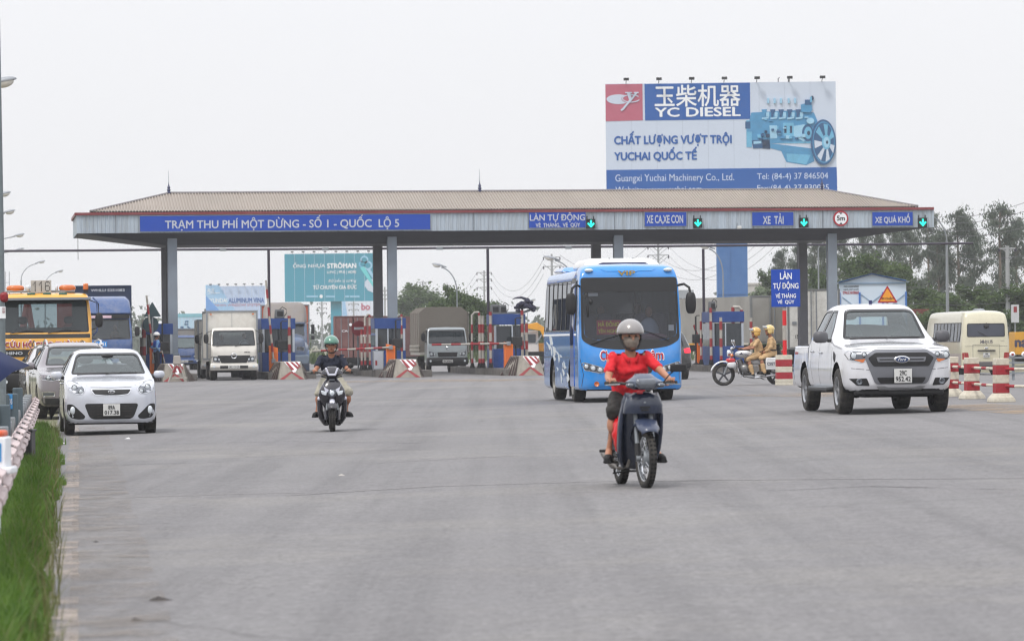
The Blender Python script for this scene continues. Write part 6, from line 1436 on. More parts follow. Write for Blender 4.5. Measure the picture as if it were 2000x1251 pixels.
# ---------------------------------------------------------------- cab-over trucks
def cab(r,W,zb,zt,pc,nm,L=1.6,ws=(.5,.95),rough=.35,slope=.28,mirrors=True,plate=None,g=None,ptext=None,grille=None,lamps=None,bumper=None,bm=None,wip=2,wm_=None):
    """forward control cab: W width, zb..zt heights, ws = windshield bottom and top as absolute heights"""
    w = W/2; H = zt-zb; pm = carpaint(nm,pc,rough,var=.05,dirt=S(150,145,136),dirt_amt=.25)
    z1,z2 = ws
    st = [(0,bsec(zb+.04,w*.90,z1-.22,.06)),(.05,bsec(zb,w*.96,z1-.08,.08)),(.10,bsec(zb,w*.985,z1+.03,.08)),(.10+slope*.5,bsec(zb,w,(z1+z2)/2,.1,w*.985)),(.10+slope,bsec(zb,w,z2+.02,.12,w*.95)),(.16+slope,bsec(zb,w,z2+.10,.12,w*.94)),(.42+slope,bsec(zb,w,zt,.12,w*.93)),(L-.1,bsec(zb,w,zt,.12,w*.93)),(L,bsec(zb+.03,w*.98,zt-.05,.12,w*.92))]
    sh = Shell(st,.08,5,.03,.02)
    window(sh,'front',rpoly([(-w*.93,z1),(w*.93,z1),(w*.88,z2),(-w*.88,z2)],[.06,.06,.08,.08]),r,g or M['glam'],.035,'windshield',step=.08)
    for d in ('left','right'):
        window(sh,d,rpoly([(.28+slope*.3,z1+.02),(L-.35,z1+.02),(L-.35,z2),(.36+slope,z2)],.05),r,g or M['glam'],.03,step=.1); seam(sh,d,[(.30,z1-.05),(.40,zb+.4),(L-.35,zb+.4),(L-.28,z2+.03)],r,.012)
    window(sh,'back',rpoly([(-w*.6,z1+.1),(w*.6,z1+.1),(w*.6,z2-.05),(-w*.6,z2-.05)],.05),r,g or M['glam'],.03,'rear_window',step=.1)
    if grille: sh.decal('grille',rpoly(grille,.02),M['black'] if wm_ is None else wm_,'front',.012,.03,None,.06,r); xs = [p[0] for p in grille]; zs = [p[1] for p in grille]; [seam(sh,'front',[(min(xs)*.85,min(zs)+(max(zs)-min(zs))*q),(max(xs)*.85,min(zs)+(max(zs)-min(zs))*q)],r,.014,'grille_bar',M['rubber'],.018) for q in (.35,.65)]
    if lamps:
        for s_ in (-1,1): q = lamps if s_ < 0 else mir(lamps); cx = sum(p[0] for p in q)/len(q); cz = sum(p[1] for p in q)/len(q); headlight(sh,rpoly(q,.02),r,bulbs=((cx,cz,.07),(cx-s_*.14,cz-.01,.05)))
    if bumper:
        z0_,z1_ = bumper; b = MB(); b.ring([[(-w*1.0,-.02,z0_),(w*1.0,-.02,z0_),(w*1.0,.5,z0_),(-w*1.0,.5,z0_)],[(-w*1.02,-.09,(z0_+z1_)/2),(w*1.02,-.09,(z0_+z1_)/2),(w*1.02,.5,(z0_+z1_)/2),(-w*1.02,.5,(z0_+z1_)/2)],[(-w*1.01,-.05,z1_),(w*1.01,-.05,z1_),(w*1.01,.5,z1_),(-w*1.01,.5,z1_)]]); b.obj('bumper',bm or pm,r,bevel=.025)
        boxo('bumper_slot',M['black'],r,(0,-.088,(z0_+z1_)/2),(W*.6,.03,(z1_-z0_)*.38),bevel=.01); [MB().lathe([(.05,-.02),(.045,-.035),(.002,-.025)],16,'y',c=(s_*w*.85,-.08,(z0_+z1_)/2+.02)).obj('fog_lamp',M['lens'],r) for s_ in (-1,1)]
        if plate: number_plate(r,None,0,(z0_+z1_)/2,.47,.13,[plate],y=-.105)
    if mirrors:
        for s_ in (-1,1):
            o = MB().tube([(s_*w*.96,.25,z1+.05),(s_*(w+.16),.12,z1+.12),(s_*(w+.16),.12,z2-.1),(s_*w*.93,.3,z2)],.014,6).obj('mirror_arm',M['black'],r); b = MB(); b.ell((s_*(w+.17),.10,z1+.30),(.10,.05,.19),12,8,pw=.5); b.obj('mirror_head',M['black'],o)
    wiper(r,sh,[(-w*.75,z1-.03),(-w*.4,z1+.04),(-w*.05,z1+.02+.0)]); wiper(r,sh,[(w*.05,z1-.03),(w*.4,z1+.05),(w*.75,z1+.03)])
    sh.build('cab',pm,r,M['under'],zb+.1)
    boxo('cab_floor',M['dark'],r,(0,L*.55,zb+.35),(W*.85,L*.7,.5)); boxo('dashboard',M['dark'],r,(0,.42,z1-.08),(W*.86,.35,.18),bevel=.05); seats(r,(-w*.5,w*.5),L*.72,z1-.35,.22,.55,wheel=(w*.5,.62,z1+.02))
    return sh,pm
def person_inside(r,x,y,z,c_,nm): b = MB(); b.ell((x,y,z-.12),(.22,.13,.28),12,8); b.obj('driver_torso',mat(nm,c_,.9),r); b = MB(); b.ell((x,y-.02,z+.27),(.08,.095,.115),12,8); b.obj('driver_head',mat('skin_dim',(1,1,1,1)),r)
def chassis(r,W,L,axles,wr=.40,dual=True,z=.62):
    boxo('chassis_rail',M['under'],r,(-.38,L/2+.3,z),(.09,L-.5,.2)); boxo('chassis_rail',M['under'],r,(.38,L/2+.3,z),(.09,L-.5,.2))
    for i,y_ in enumerate(axles):
        boxo('axle',M['under'],r,(0,y_,wr),(W*.8,.12,.12))
        for s_ in (-1,1): tyre_rim(r,s_*(W/2-(.16 if i == 0 else .24)),y_,wr,.24 if i == 0 else .44,s_,'truck')
def cargo_box(r,W,y0,y1,z0,z1,m,ribs=True,frame=None,name='cargo_box'):
    b = MB(); b.box((0,(y0+y1)/2,(z0+z1)/2),(W,y1-y0,z1-z0)); o = b.obj(name,m,r,bevel=.01); b = MB(); fr = frame or M['steel']
    for sx in (-1,1):
        for yy in (y0,y1): b.box((sx*(W/2),yy,(z0+z1)/2),(.07,.07,z1-z0+.04))
        for zz in (z0,z1): b.box((sx*(W/2),(y0+y1)/2,zz),(.075,y1-y0-.08,.06))
    for yy in (y0,y1):
        for zz in (z0,z1): b.box((0,yy,zz),(W-.08,.075,.06))
    b.obj('box_frame',fr,r,smooth=False)
    if ribs:
        b = MB(); k = y0+.35
        while k < y1-.2:
            for sx in (-1,1): b.box((sx*(W/2+.012),k,(z0+z1)/2),(.025,.05,z1-z0-.1))
            k += .38
        b.obj('side_ribs',m,r,smooth=False)
    b = MB(); b.box((0,y0-.006,(z0+z1)/2),(.012,.012,z1-z0-.1)); b.obj('front_seam',fr,r,smooth=False)
    return o
def place(px,py,Y,rz,name,lb,cat='truck',grp=None): x = (px-1000)*Y/FPX-ROLL*0; p = P(px,py,Y); return thing(name,lb,cat,(p.x,Y,gz(p.x,Y)),R(rz),grp)
whitebox = mat('box_white',S(206,204,198),.6,var=.08,vscale=2,dirt=S(160,150,136),dirt_amt=.5,dscale=1.5)
# white box truck
r = place(457,744,153.5,6.5,'box_truck','white box truck with a black grille leaving the second lane')
sh,pm = cab(r,1.86,.42,2.10,S(208,204,196),'truck_cream_white',1.5,(1.38,2.0),slope=.30,plate='29C-131.39',grille=[(-.66,1.0),(.66,1.0),(.5,.70),(-.5,.70)],lamps=[(-.90,.98),(-.62,.96),(-.54,.72),(-.88,.74)],bumper=(.40,.68))
text('HINO',M['ink'],r,.42,.64,1.10,1.15,0,.04,name='badge_text',shell=sh); m = MB(); m.lathe([(.10,0),(.12,-.02),(.10,-.035),(.08,-.02),(.10,0)],24,'y',c=(0,sh.hit('front',0,.98).y-.03,.98)); m.obj('badge',M['chrome'],r)
cargo_box(r,2.02,1.65,6.3,.85,2.78,whitebox); chassis(r,1.95,6.0,(.95,4.6),.38); person_inside(r,.45,1.0,1.5,S(170,176,182),'shirt_pale'); person_inside(r,-.45,1.0,1.45,S(70,74,80),'shirt_dark')
for x in (-.85,.85): boxo('marker_lamp',M['amber'],r,(x,1.60,2.66),(.08,.03,.05))
# second truck behind, only its box edge shows
r = place(436,738,164,6.5,'box_truck','second white box truck hidden behind the first, louvred side showing'); cab(r,1.86,.42,2.05,S(196,192,184),'truck_cream_white',1.5,(1.38,1.95),mirrors=True,bumper=(.40,.68)); cargo_box(r,2.0,1.65,6.0,.8,2.5,whitebox); chassis(r,1.95,5.8,(.95,4.5),.38)
b = MB()
for k in range(10): b.box((-1.02,1.75,2.4-.05*k),(.04,.16,.025))
b.obj('louvre',M['steel'],r,smooth=False)
# blue pickup lorry far in the leftmost lane
r = place(359,722,215,6,'small_lorry','distant small blue lorry with grey top in the leftmost lane','lorry'); sh,pm = cab(r,1.75,.36,1.95,S(14,60,116),'lorry_blue',1.45,(1.22,1.82),plate='29C-480.24',grille=[(-.4,.80),(.4,.80),(.38,.74),(-.38,.74)],lamps=[(-.84,.84),(-.62,.82),(-.62,.70),(-.84,.72)],bumper=(.36,.62),g=glass('lorry_glass',(.4,.5,.5,1),.5)); cargo_box(r,1.85,1.55,4.8,.8,2.32,mat('canvas_grey',S(142,138,132),.9,var=.15,dirt=S(100,96,90),dirt_amt=.5)); chassis(r,1.7,4.6,(.8,3.6),.33)
# canvas topped truck
r = place(874,728,174.5,6.8,'canvas_truck','truck with grey cab and grey canvas cover behind the closed boom')
cm = mat('canvas_cover',S(122,116,108),.9,var=.2,vscale=1.2,dirt=S(84,78,72),dirt_amt=.6,dscale=1.2)
sh,pm = cab(r,1.84,.42,2.06,S(146,156,162),'truck_grey_paint',1.5,(1.34,1.96),plate='29C-078.62',grille=[(-.46,.94),(.46,.94),(.42,.74),(-.42,.74)],lamps=[(-.86,1.0),(-.62,.94),(-.60,.76),(-.84,.74)],bumper=(.36,.70),bm=M['black'],g=glass('truck_glass_dark',(.08,.10,.11,1),.5))
m = MB(); h = sh.hit('front',0,1.1); m.lathe([(.06,0),(.075,-.01),(.06,-.02),(.05,-.01),(.06,0)],18,'y',c=(0,h.y-.01,1.13)); m.obj('badge',M['chrome'],r)
cw_ = 1.10; prof = [(-cw_,.95),(cw_,.95),(cw_,2.75),(cw_-.28,2.98),(-cw_+.28,2.98),(-cw_,2.75)]
m = MB(); m.prism(prof,1.7,6.4); m.obj('canvas_cover',cm,r,smooth=False)
b = MB()
for k in range(6):
    y_ = 1.75+k*.9; pts = [(p[0]*1.005,y_,p[1]+.01) for p in prof[1:]]+[(prof[0][0]*1.005,y_,prof[0][1])]; b.tube(pts,.025,5)
b.obj('canvas_hoops',cm,r); b = MB()
for s_ in (-1,1):
    for k in range(2): b.box((s_*(cw_+.03),4.0,1.05+.18*k),(.04,4.7,.05))
    for k in range(10): b.box((s_*(cw_+.03),1.85+k*.48,1.12),(.05,.05,.34))
b.obj('side_rails',M['whitep'],r,smooth=False); boxo('load_floor',M['whitep'],r,(0,4.0,.88),(2.2,4.7,.12)); chassis(r,1.9,6.0,(.95,4.6),.38); person_inside(r,.45,1.0,1.42,S(180,186,190),'shirt_pale')
tubeo('side_frame',M['whitep'],r,[(cw_+.1,2.2,.9),(cw_+.1,2.2,2.6),(cw_+.1,2.0,2.75)],.03)

# orange tow truck
r = place(90,790,97,7.0,'tow_truck','orange yellow recovery truck with light bar and 116 board on its roof'); OR = S(224,160,26)
sh,pm = cab(r,2.36,.62,2.97,OR,'tow_orange',1.9,(1.98,2.80),slope=.24,rough=.3,bm=M['black'],bumper=(.5,.95),g=glass('tow_glass',(.50,.58,.60,1),.95),lamps=[(-1.05,1.12),(-.75,1.12),(-.75,.98),(-1.05,.98)])
sh.decal('wiper_band',rpoly([(-1.12,1.94),(1.12,1.94),(1.12,1.84),(-1.12,1.84)],.02),M['black'],'front',.01,.02,None,.1,r); sh.decal('name_band',rpoly([(-1.14,1.555),(1.14,1.555),(1.14,1.37),(-1.14,1.37)],.02),M['black'],'front',.01,.02,None,.1,r); sh.decal('lower_grille',rpoly([(-1.15,1.27),(1.15,1.27),(1.12,.80),(-1.12,.80)],.02),M['black'],'front',.01,.02,None,.1,r)
lt = mat('tow_letter_red',S(160,26,52),.4); 
text('CỨU HỘ GIAO THÔNG',M['white'],r,-1.035,.925,1.565,1.80,0,.055,name='name_outline',shell=sh); text('CỨU HỘ GIAO THÔNG',lt,r,-1.02,.91,1.58,1.785,0,.03,name='name_letters',shell=sh,off=.012); text('HINO',M['signgrey'],r,-.98,-.58,1.43,1.50,0,.04,name='badge_text',shell=sh,off=.02); text('TOÀN QUỐC',M['signgrey'],r,-.3,.5,1.43,1.51,0,.03,name='band_text',shell=sh,off=.02)
b = MB(); b.prism(rpoly([(-1.15,2.86),(1.15,2.86),(1.15,2.80),(-1.15,2.80)],.01),-.02,.4); b.obj('sun_visor',M['steel'],r)
for x in (-.35,.05,.45): boxo('roof_lamp',mat('lamp_green',S(28,84,66),.3,coat=1),r,(x,.50,2.955),(.20,.10,.075),bevel=.01)
bar = boxo('light_bar',M['steel'],r,(-.12,.85,3.03),(1.75,.22,.05),bevel=.015)
for (x0_,x1_,m_) in ((-.98,-.52,M['amber']),(-.50,-.36,M['lens']),(.25,.33,M['lens']),(.35,.78,M['amber'])): b = MB(); b.ell(((x0_+x1_)/2,.85,3.11),((x1_-x0_)/2,.13,.085),14,8,pw=.4); b.obj('lamp_dome',m_,bar)
bd_ = boxo('number_board',mat('board_grey',S(178,172,164),.7),r,(-.10,.62,3.15),(.52,.06,.32),bevel=.01)
def dots(s,x0_,x1_,z0_,z1_):
    v,f = text_mesh(s,0); 
G5 = {'1': ['00100','01100','10100','00100','00100','00100','00100','00100'],'6': ['01110','10001','10000','11110','10001','10001','10001','01110']}
b = MB()
for ci,ch in enumerate('116'):
    for ri,row in enumerate(G5[ch]):
        for k,c_ in enumerate(row):
            if c_ == '1': b.ell((-.10-.20+.155*ci+k*.026,.586,3.27-ri*.033),(.013,.006,.015),6,4)
b.obj('number_dots',mat('dot_grey',S(74,70,66),.6),bd_); boxo('beacon',M['amber'],r,(1.03,.75,3.14),(.13,.13,.17),bevel=.03); boxo('beacon_base',M['black'],r,(1.03,.75,3.02),(.12,.12,.08))
cr_m = mat('crane_red',S(150,52,44),.5,var=.2,dirt=S(90,60,50),dirt_amt=.5)
boxo('crane_post',cr_m,r,(.55,2.6,1.9),(.5,.3,1.7),bevel=.02); tubeo('crane_arm',cr_m,r,[(-.75,2.4,1.2),(-.45,2.6,2.75)],.09); tubeo('crane_arm',cr_m,r,[(-.2,2.4,1.2),(-.45,2.6,2.75)],.08); boxo('bed',mat('tow_orange',(1,1,1,1)),r,(0,4.2,1.15),(2.4,4.2,.3),bevel=.02); chassis(r,2.3,7.2,(1.25,5.4),.48,z=.8)
boxo('cab_step',M['black'],r,(-1.0,1.1,.62),(.3,.8,.25)); boxo('cab_step',M['black'],r,(1.0,1.1,.62),(.3,.8,.25)); tubeo('hand_rail',mat('rail_blue',S(60,78,120),.5),r,[(1.20,.16,1.9),(1.30,.10,2.0),(1.30,.10,2.75),(1.2,.14,2.85)],.02)
# blue container truck
r = place(199,770,150,7.2,'container_truck','blue high roofed tractor with a dark blue container behind the orange truck')
sh,pm = cab(r,2.44,.60,2.72,S(0,62,122),'tractor_blue',1.9,(1.72,2.50),slope=.22,rough=.25,bumper=(.45,.95),g=glass('tractor_glass',(.45,.5,.52,1),.85),wm_=M['black'],grille=[(-.8,1.25),(.8,1.25),(.75,1.0),(-.75,1.0)])
b = MB(); b.ring([[(-1.18,.35,2.70),(1.18,.35,2.70),(1.2,1.8,2.70),(-1.2,1.8,2.70)],[(-1.16,.55,2.95),(1.16,.55,2.95),(1.18,1.8,2.95),(-1.18,1.8,2.95)],[(-1.12,.80,3.22),(1.12,.80,3.22),(1.15,1.8,3.25),(-1.15,1.8,3.25)],[(-.98,1.15,3.40),(.98,1.15,3.40),(1.05,1.8,3.42),(-1.05,1.8,3.42)]]); b.obj('wind_deflector',pm,r,bevel=.10,bseg=4)
boxo('visor_strip',M['black'],r,(0,.26,2.60),(2.2,.05,.16)); boxo('windscreen_banner',mat('banner_pink',S(214,186,200),.6),r,(-.15,.225,2.60),(1.1,.02,.10)); o = boxo('name_card',mat('card_sky',S(52,140,220),.5),r,(-.1,.0,1.53),(.62,.03,.20)); text('29H 51',M['white'],o,-.36,.16,1.47,1.59,-.018,.04)
cb = mat('container_navy',S(26,44,74),.6,var=.15); cargo_box(r,2.44,2.6,14.6,1.3,3.83,cb,True,cb,'container'); text('WHLU 5351083',M['signgrey'],r,-.35,.98,3.62,3.72,2.56,.03); chassis(r,2.4,13.5,(1.35,4.5,12.0,13.2),.5,z=1.0); person_inside(r,.55,1.15,1.9,S(120,90,70),'shirt_tan')
# big bonneted truck
r = place(556,727,192,3.0,'bonneted_truck','dusty blue bonneted long haul truck behind the second booth'); dm = mat('dusty_blue',S(74,98,132),.45,.2,.4,var=.15,dirt=S(150,136,118),dirt_amt=.55,dscale=.9,back=S(60,60,60)); dust = mat('dusty_tan',S(132,124,116),.6,var=.15,dirt=S(90,98,118),dirt_amt=.4)
st = [(0,bsec(.9,.9,1.55,.2)),(.06,bsec(.75,1.02,1.68,.25)),(.5,bsec(.7,1.12,1.78,.3,.95)),(1.55,bsec(.7,1.2,1.92,.3,1.0))]
sh = Shell(st,.12,4,.06,.02); sh.decal('grille',rpoly([(-.42,1.62),(.42,1.62),(.36,.98),(-.36,.98)],.08),M['chrome'],'front',.02,.04,None,.08,r); sh.decal('grille_mesh',rpoly([(-.36,1.57),(.36,1.57),(.31,1.03),(-.31,1.03)],.06),M['black'],'front',.03,.03,None,.08,r); [seam(sh,'front',[(-.31,1.12+.09*k),(.31,1.12+.09*k)],r,.02,'grille_bar',M['steel'],.034) for k in range(5)]
hq = [(-1.0,1.25),(-.62,1.30),(-.58,1.1),(-.98,1.05)]; [headlight(sh,rpoly(q,.05),r,bulbs=()) for q in (hq,mir(hq))]
sh.build('bonnet',dm,r,M['under'],.9); b = MB(); b.ring([[(-1.2,-.05,.4),(1.2,-.05,.4),(1.2,.6,.4),(-1.2,.6,.4)],[(-1.2,-.12,.85),(1.2,-.12,.85),(1.2,.6,.85),(-1.2,.6,.85)]]); b.obj('bumper',mat('bumper_dusty',S(110,122,136),.5),r,bevel=.05)
b = MB(); b.ring([[(-1.12,1.5,1.0),(1.12,1.5,1.0),(1.15,3.6,1.0),(-1.15,3.6,1.0)],[(-1.10,1.55,1.80),(1.10,1.55,1.80),(1.15,3.6,1.80),(-1.15,3.6,1.80)],[(-1.04,1.95,2.45),(1.04,1.95,2.45),(1.12,3.6,2.45),(-1.12,3.6,2.45)]]); b.obj('cab',dm,r,bevel=.06,bseg=3)
b = MB(); b.ring([[(-1.05,1.9,2.42),(1.05,1.9,2.42),(1.12,3.7,2.42),(-1.12,3.7,2.42)],[(-1.04,2.15,2.85),(1.04,2.15,2.85),(1.12,3.7,2.85),(-1.12,3.7,2.85)],[(-.98,2.40,3.25),(.98,2.40,3.25),(1.08,3.7,3.25),(-1.08,3.7,3.25)],[(-.80,2.7,3.52),(.80,2.7,3.52),(.95,3.7,3.52),(-.95,3.7,3.52)]]); b.obj('roof_fairing',dust,r,bevel=.16,bseg=4)
b = MB(); b.v = [(-1.0,1.545,1.84),(1.0,1.545,1.84),(.95,1.90,2.40),(-.95,1.90,2.40)]; b.v = [(x,y_-.02,z) for x,y_,z in b.v]; b.f = [(0,1,2,3)]; b.obj('windshield',M['glad'],r); boxo('sun_visor',dm,r,(0,1.82,2.46),(2.1,.22,.08),bevel=.03)
for s_ in (-1,1):
    o = tubeo('mirror_arm',M['steel'],r,[(s_*1.1,1.9,2.45),(s_*1.42,1.8,2.45),(s_*1.42,1.8,1.5),(s_*1.15,1.8,1.45)],.02); boxo('mirror_head',M['black'],o,(s_*1.42,1.78,2.15),(.17,.08,.48),bevel=.03); boxo('mirror_head',M['black'],o,(s_*1.42,1.78,1.72),(.17,.08,.2),bevel=.03)
    tyre_rim(r,s_*1.0,.9,.5,.28,s_,'truck'); MB().lathe([(.60,-.18),(.60,.18)],24,'x',c=(s_*1.05,.9,.5)).obj('fender_arch',dm,r)
boxo('chassis',M['under'],r,(0,5,.75),(1.0,8,.3)); cargo_box(r,2.44,5.0,12.0,1.2,3.4,mat('trailer_orange',S(176,92,70),.7,var=.1),True,None,'container'); [tyre_rim(r,s_*.95,y_,.5,.5,s_,'truck') for s_ in (-1,1) for y_ in (5.8,10.5)]
# containers
rust = mat('container_brown',S(104,64,60),.65,var=.15,dirt=S(140,104,98),dirt_amt=.5,dscale=.7)
def container(px,py,Y,rz,lb,W=2.44,L_=12.0,h=2.6,m=rust,z0=.42,doors=True):
    p = P(px,py,Y); r = thing('shipping_container',lb,'container',(p.x,Y,0),R(rz)); w = W/2; b = MB()
    pr = corr(.0,L_,.28)
    for sx in (-1,1):
        q = MB(); 
        for y_,hh in pr: q.v += [(sx*(w-.03+.03*hh),y_,z0),(sx*(w-.03+.03*hh),y_,z0+h)]
        for k in range(len(pr)-1): q.f.append((2*k,2*k+2,2*k+3,2*k+1))
        q.obj('side_wall',m,r,smooth=False)
    boxo('roof',m,r,(0,L_/2,z0+h),(W,L_,.06)); boxo('floor',M['under'],r,(0,L_/2,z0),(W,L_,.12)); boxo('back_wall',m,r,(0,L_,z0+h/2),(W,.06,h))
    for sx in (-1,1): boxo('corner_post',m,r,(sx*(w-.05),0,z0+h/2),(.14,.14,h)); boxo('door',m,r,(sx*w*.48,.02,z0+h/2),(w*.9,.05,h-.16),bevel=.01)
    for x in (-.75,-.3,.3,.75): tubeo('lock_rod',M['steel'],r,[(x,-.05,z0+.1),(x,-.05,z0+h-.1)],.022)
    b = MB()
    for k in range(5): b.box((-w*.48,-.015,z0+.3+k*.5),(w*.86,.03,.07)); b.box((w*.48,-.015,z0+.3+k*.5),(w*.86,.03,.07))
    b.obj('door_ribs',m,r,smooth=False)
    for k,(x,z,w_,s) in enumerate(((.35,2.2,.5,'TCNU'),(.35,1.9,.5,'720481'),(-.7,2.2,.4,'CAI'))): text(s,M['white'],r,x,x+w_,z0+z-.9+.35,z0+z-.9+.47,-.06,.02)
    m_ = MB(); m_.lathe([(.09,-.07),(.002,-.07)],14,'y',c=(-.15,0,z0+h-.5)); m_.obj('seal_print',M['white'],r)
    boxo('support_beam',M['under'],r,(0,.6,.18),(2.3,.4,.36)); boxo('support_beam',M['under'],r,(0,L_-.6,.18),(2.3,.4,.36)); return r
container(690,700,236,-12.5,'brown shipping container with its locked doors showing left of the third booth')
container(738,700,262,-4,'second brown container farther back behind the third booth')
# light grey trailers at the right
pan = mat('trailer_white',S(212,211,206),.6,var=.08,dirt=S(140,134,124),dirt_amt=.6,dscale=1.1)
def trailer(px,py,Y,rz,lb,W,L_,z0,z1,m,rear=True):
    p = P(px,py,Y); r = thing('box_trailer',lb,'trailer',(p.x,Y,gz(p.x,Y)),R(rz)); b = MB(); pr = corr(0,L_,.16)
    for sx in (-1,1):
        q = MB()
        for y_,hh in pr: q.v += [(sx*(W/2+.02*hh),y_,z0),(sx*(W/2+.02*hh),y_,z1)]
        for k in range(len(pr)-1): q.f.append((2*k,2*k+2,2*k+3,2*k+1))
        q.obj('side_wall',m,r,smooth=False)
    boxo('core',m,r,(0,L_/2,(z0+z1)/2),(W-.04,L_-.02,z1-z0-.02)); b = MB()
    for sx in (-1,1): b.box((sx*W/2,-.01,(z0+z1)/2),(.1,.1,z1-z0+.06))
    for zz in (z0,z1): b.box((0,-.01,zz),(W-.1,.1,.08))
    b.obj('rear_frame',mat('frame_grey',S(120,122,122),.6,.3),r,smooth=False)
    for sx in (-1,1): boxo('door',m,r,(sx*(W/4),-.02,(z0+z1)/2),(W/2-.08,.04,z1-z0-.12),bevel=.01)
    for x in (-.38,-.12,.12,.38)[1:3]: tubeo('lock_rod',M['steel'],r,[(x,-.07,z0+.05),(x,-.07,z1-.05)],.025)
    boxo('chassis',M['under'],r,(0,L_/2,z0-.25),(1.1,L_-.6,.3)); [tyre_rim(r,s_*.9,y_,.48,.5,s_,'truck') for s_ in (-1,1) for y_ in (1.8,3.1)]; return r
r = trailer(1590,720,178,-2.2,'white box trailer seen from behind between sign and shed',2.35,9,1.0,3.72,pan); text('15C-1',M['ink'],r,-.85,-.45,1.48,1.64,-.05,.03); boxo('hinge_block',M['steel'],r,(-.9,-.06,2.2),(.2,.08,.12))
r = trailer(1508,720,186,21,'grey ribbed box trailer standing obliquely behind the police motorcycle',2.2,9,1.25,3.5,mat('trailer_ribbed_grey',S(156,154,148),.6,.2,var=.15,dirt=S(96,92,86),dirt_amt=.5))
# yellow container with letters
r = thing('yellow_trailer','yellow trailer side with blue letters na at the right edge','trailer',(P(2010,670,195).x,195,0)); z0_,z1_ = P(2000,692,195).z,P(2000,648,195).z; xl = P(1976,670,195).x-r.location.x; boxo('side_wall',mat('yellow_side',S(206,150,40),.6,var=.08),r,(xl+3,0,(z0_+z1_)/2),(6,2.3,z1_-z0_),bevel=.03); text('na',mat('letters_navy',S(60,58,84),.5),r,xl+.02,xl+.62,z0_+.40,z1_-.42,-1.155,.06); boxo('chassis',M['under'],r,(xl+3,0,z0_-.2),(5.8,1.2,.3)); [MB().lathe([(.001,-.12),(.42,-.12),(.42,.12),(.001,.12)],20,'y',c=(xl+x,-.9,.42)).obj('wheel',M['rubber'],r) for x in (1.2,2.2)]
# cream minibus from behind
def make_minibus():
    Y = 158; p = P(1926,735,Y); r = thing('minibus','cream minibus seen from behind with plate 34B-011.75','bus',(p.x,Y,-.26),R(6.8)); pm = carpaint('cream_paint',S(210,204,178),.35)
    st = [(0,bsec(.42,.92,2.2,.3,.86)),(.06,bsec(.36,.99,2.55,.3,.92)),(.18,bsec(.34,1.01,2.66,.3,.93)),(.8,bsec(.34,1.02,2.70,.28,.93)),(6.3,bsec(.34,1.02,2.68,.28,.93)),(6.9,bsec(.4,1.0,1.6,.2))]
    sh = Shell(st,.12,5,.05,.05)
    window(sh,'front',rpoly([(-.80,1.62),(.80,1.62),(.79,2.18),(-.79,2.18)],.08),r,glass('minibus_glass',(.22,.24,.32,1),.5),.035,'rear_window',step=.1)
    for d in ('left','right'):
        for k in range(8): window(sh,d,rpoly([(.32+k*.62,1.42),(.32+k*.62+.58,1.42),(.32+k*.62+.58,2.22),(.32+k*.62,2.22)],.04),r,SGm,.03,step=.12)
        sh.decal('lower_band',[(.2,.95),(6.5,.95),(6.5,.45),(.2,.45)],mat('band_greige',S(168,158,152),.5),d,.004,.005,None,.2,r)
    for s_ in (-1,1):
        q = rpoly([(s_*.99,.98),(s_*.76,.98),(s_*.72,.70),(s_*.99,.70)],.02); sh.decal('tail_light',q,M['red_lens'],'front',.012,.03,None,.07,r)
    seam(sh,'front',[(-.56,1.30),(.56,1.30),(.56,.62)],r,.014); seam(sh,'front',[(-.56,1.30),(-.56,.62)],r,.014); seam(sh,'front',[(-.9,1.24),(.9,1.24)],r,.012); h = sh.hit('front',0,1.0).y
    boxo('bumper',mat('bumper_dark',S(88,84,84),.6),r,(0,0,.50),(1.9,.2,.22),bevel=.05); boxo('grab_bar',M['ink'],r,(0,h-.05,1.06),(.76,.05,.06),bevel=.02); text('34B-011.75',mat('letters_navy',(1,1,1,1)),r,-.26,.26,1.36,1.49,0,.03,shell=sh); text('County',M['ink'],r,.60,.78,1.43,1.48,0,.0,shell=sh)
    number_plate(r,None,0,.88,.28,.2,['34B','01175'],y=h-.01); MB().ell((0,h-.02,1.17),(.08,.02,.04),12,6).obj('badge',M['chrome'],r); MB().ell((.02,.0,2.06),(.12,.12,.10),12,8).obj('rear_mirror',M['black'],r); MB().tube([(.02,.05,2.3),(.02,-.02,2.12)],.02,6).obj('mirror_arm',M['black'],r); m = MB(); m.tube([(-.35,h+.0,1.86),(.05,h-.02,1.63)],.012,6); m.obj('wiper',M['black'],r)
    b = MB(); b.ell((0,1.2,2.70),(.26,.4,.10),14,8,pw=.6); b.obj('roof_vent',M['steel'],r); m = MB(); m.lathe([(.07,-.01),(.08,0),(.07,.01),(.06,0),(.07,-.01)],16,'y',c=(-.65,h+.06,2.08)); m.obj('round_sticker',M['white'],r)
    for y_ in (1.5,5.4): sh.arch(y_,.42,.47,.6)
    for s_ in (-1,1):
        for y_ in (1.5,5.4): tyre_rim(r,s_*.84,y_,.38,.36,s_,'truck')
        boxo('mud_flap',M['black'],r,(s_*.72,.75,.28),(.42,.02,.40))
    sh.build('body',pm,r,M['under'],.5); boxo('chassis',M['under'],r,(0,3.4,.42),(1.6,6,.2))
    for yy in (.5,1.3,2.1,2.9): [MB().ell((x,yy,1.45),(.2,.08,.4),10,6,pw=.5).obj('passenger_seat',mat('minibus_seat',S(92,72,80),.9),r) for x in (-.7,-.25,.25,.7)]
SGm = glass('minibus_side_glass',(.3,.32,.36,1),.5)
make_minibus()
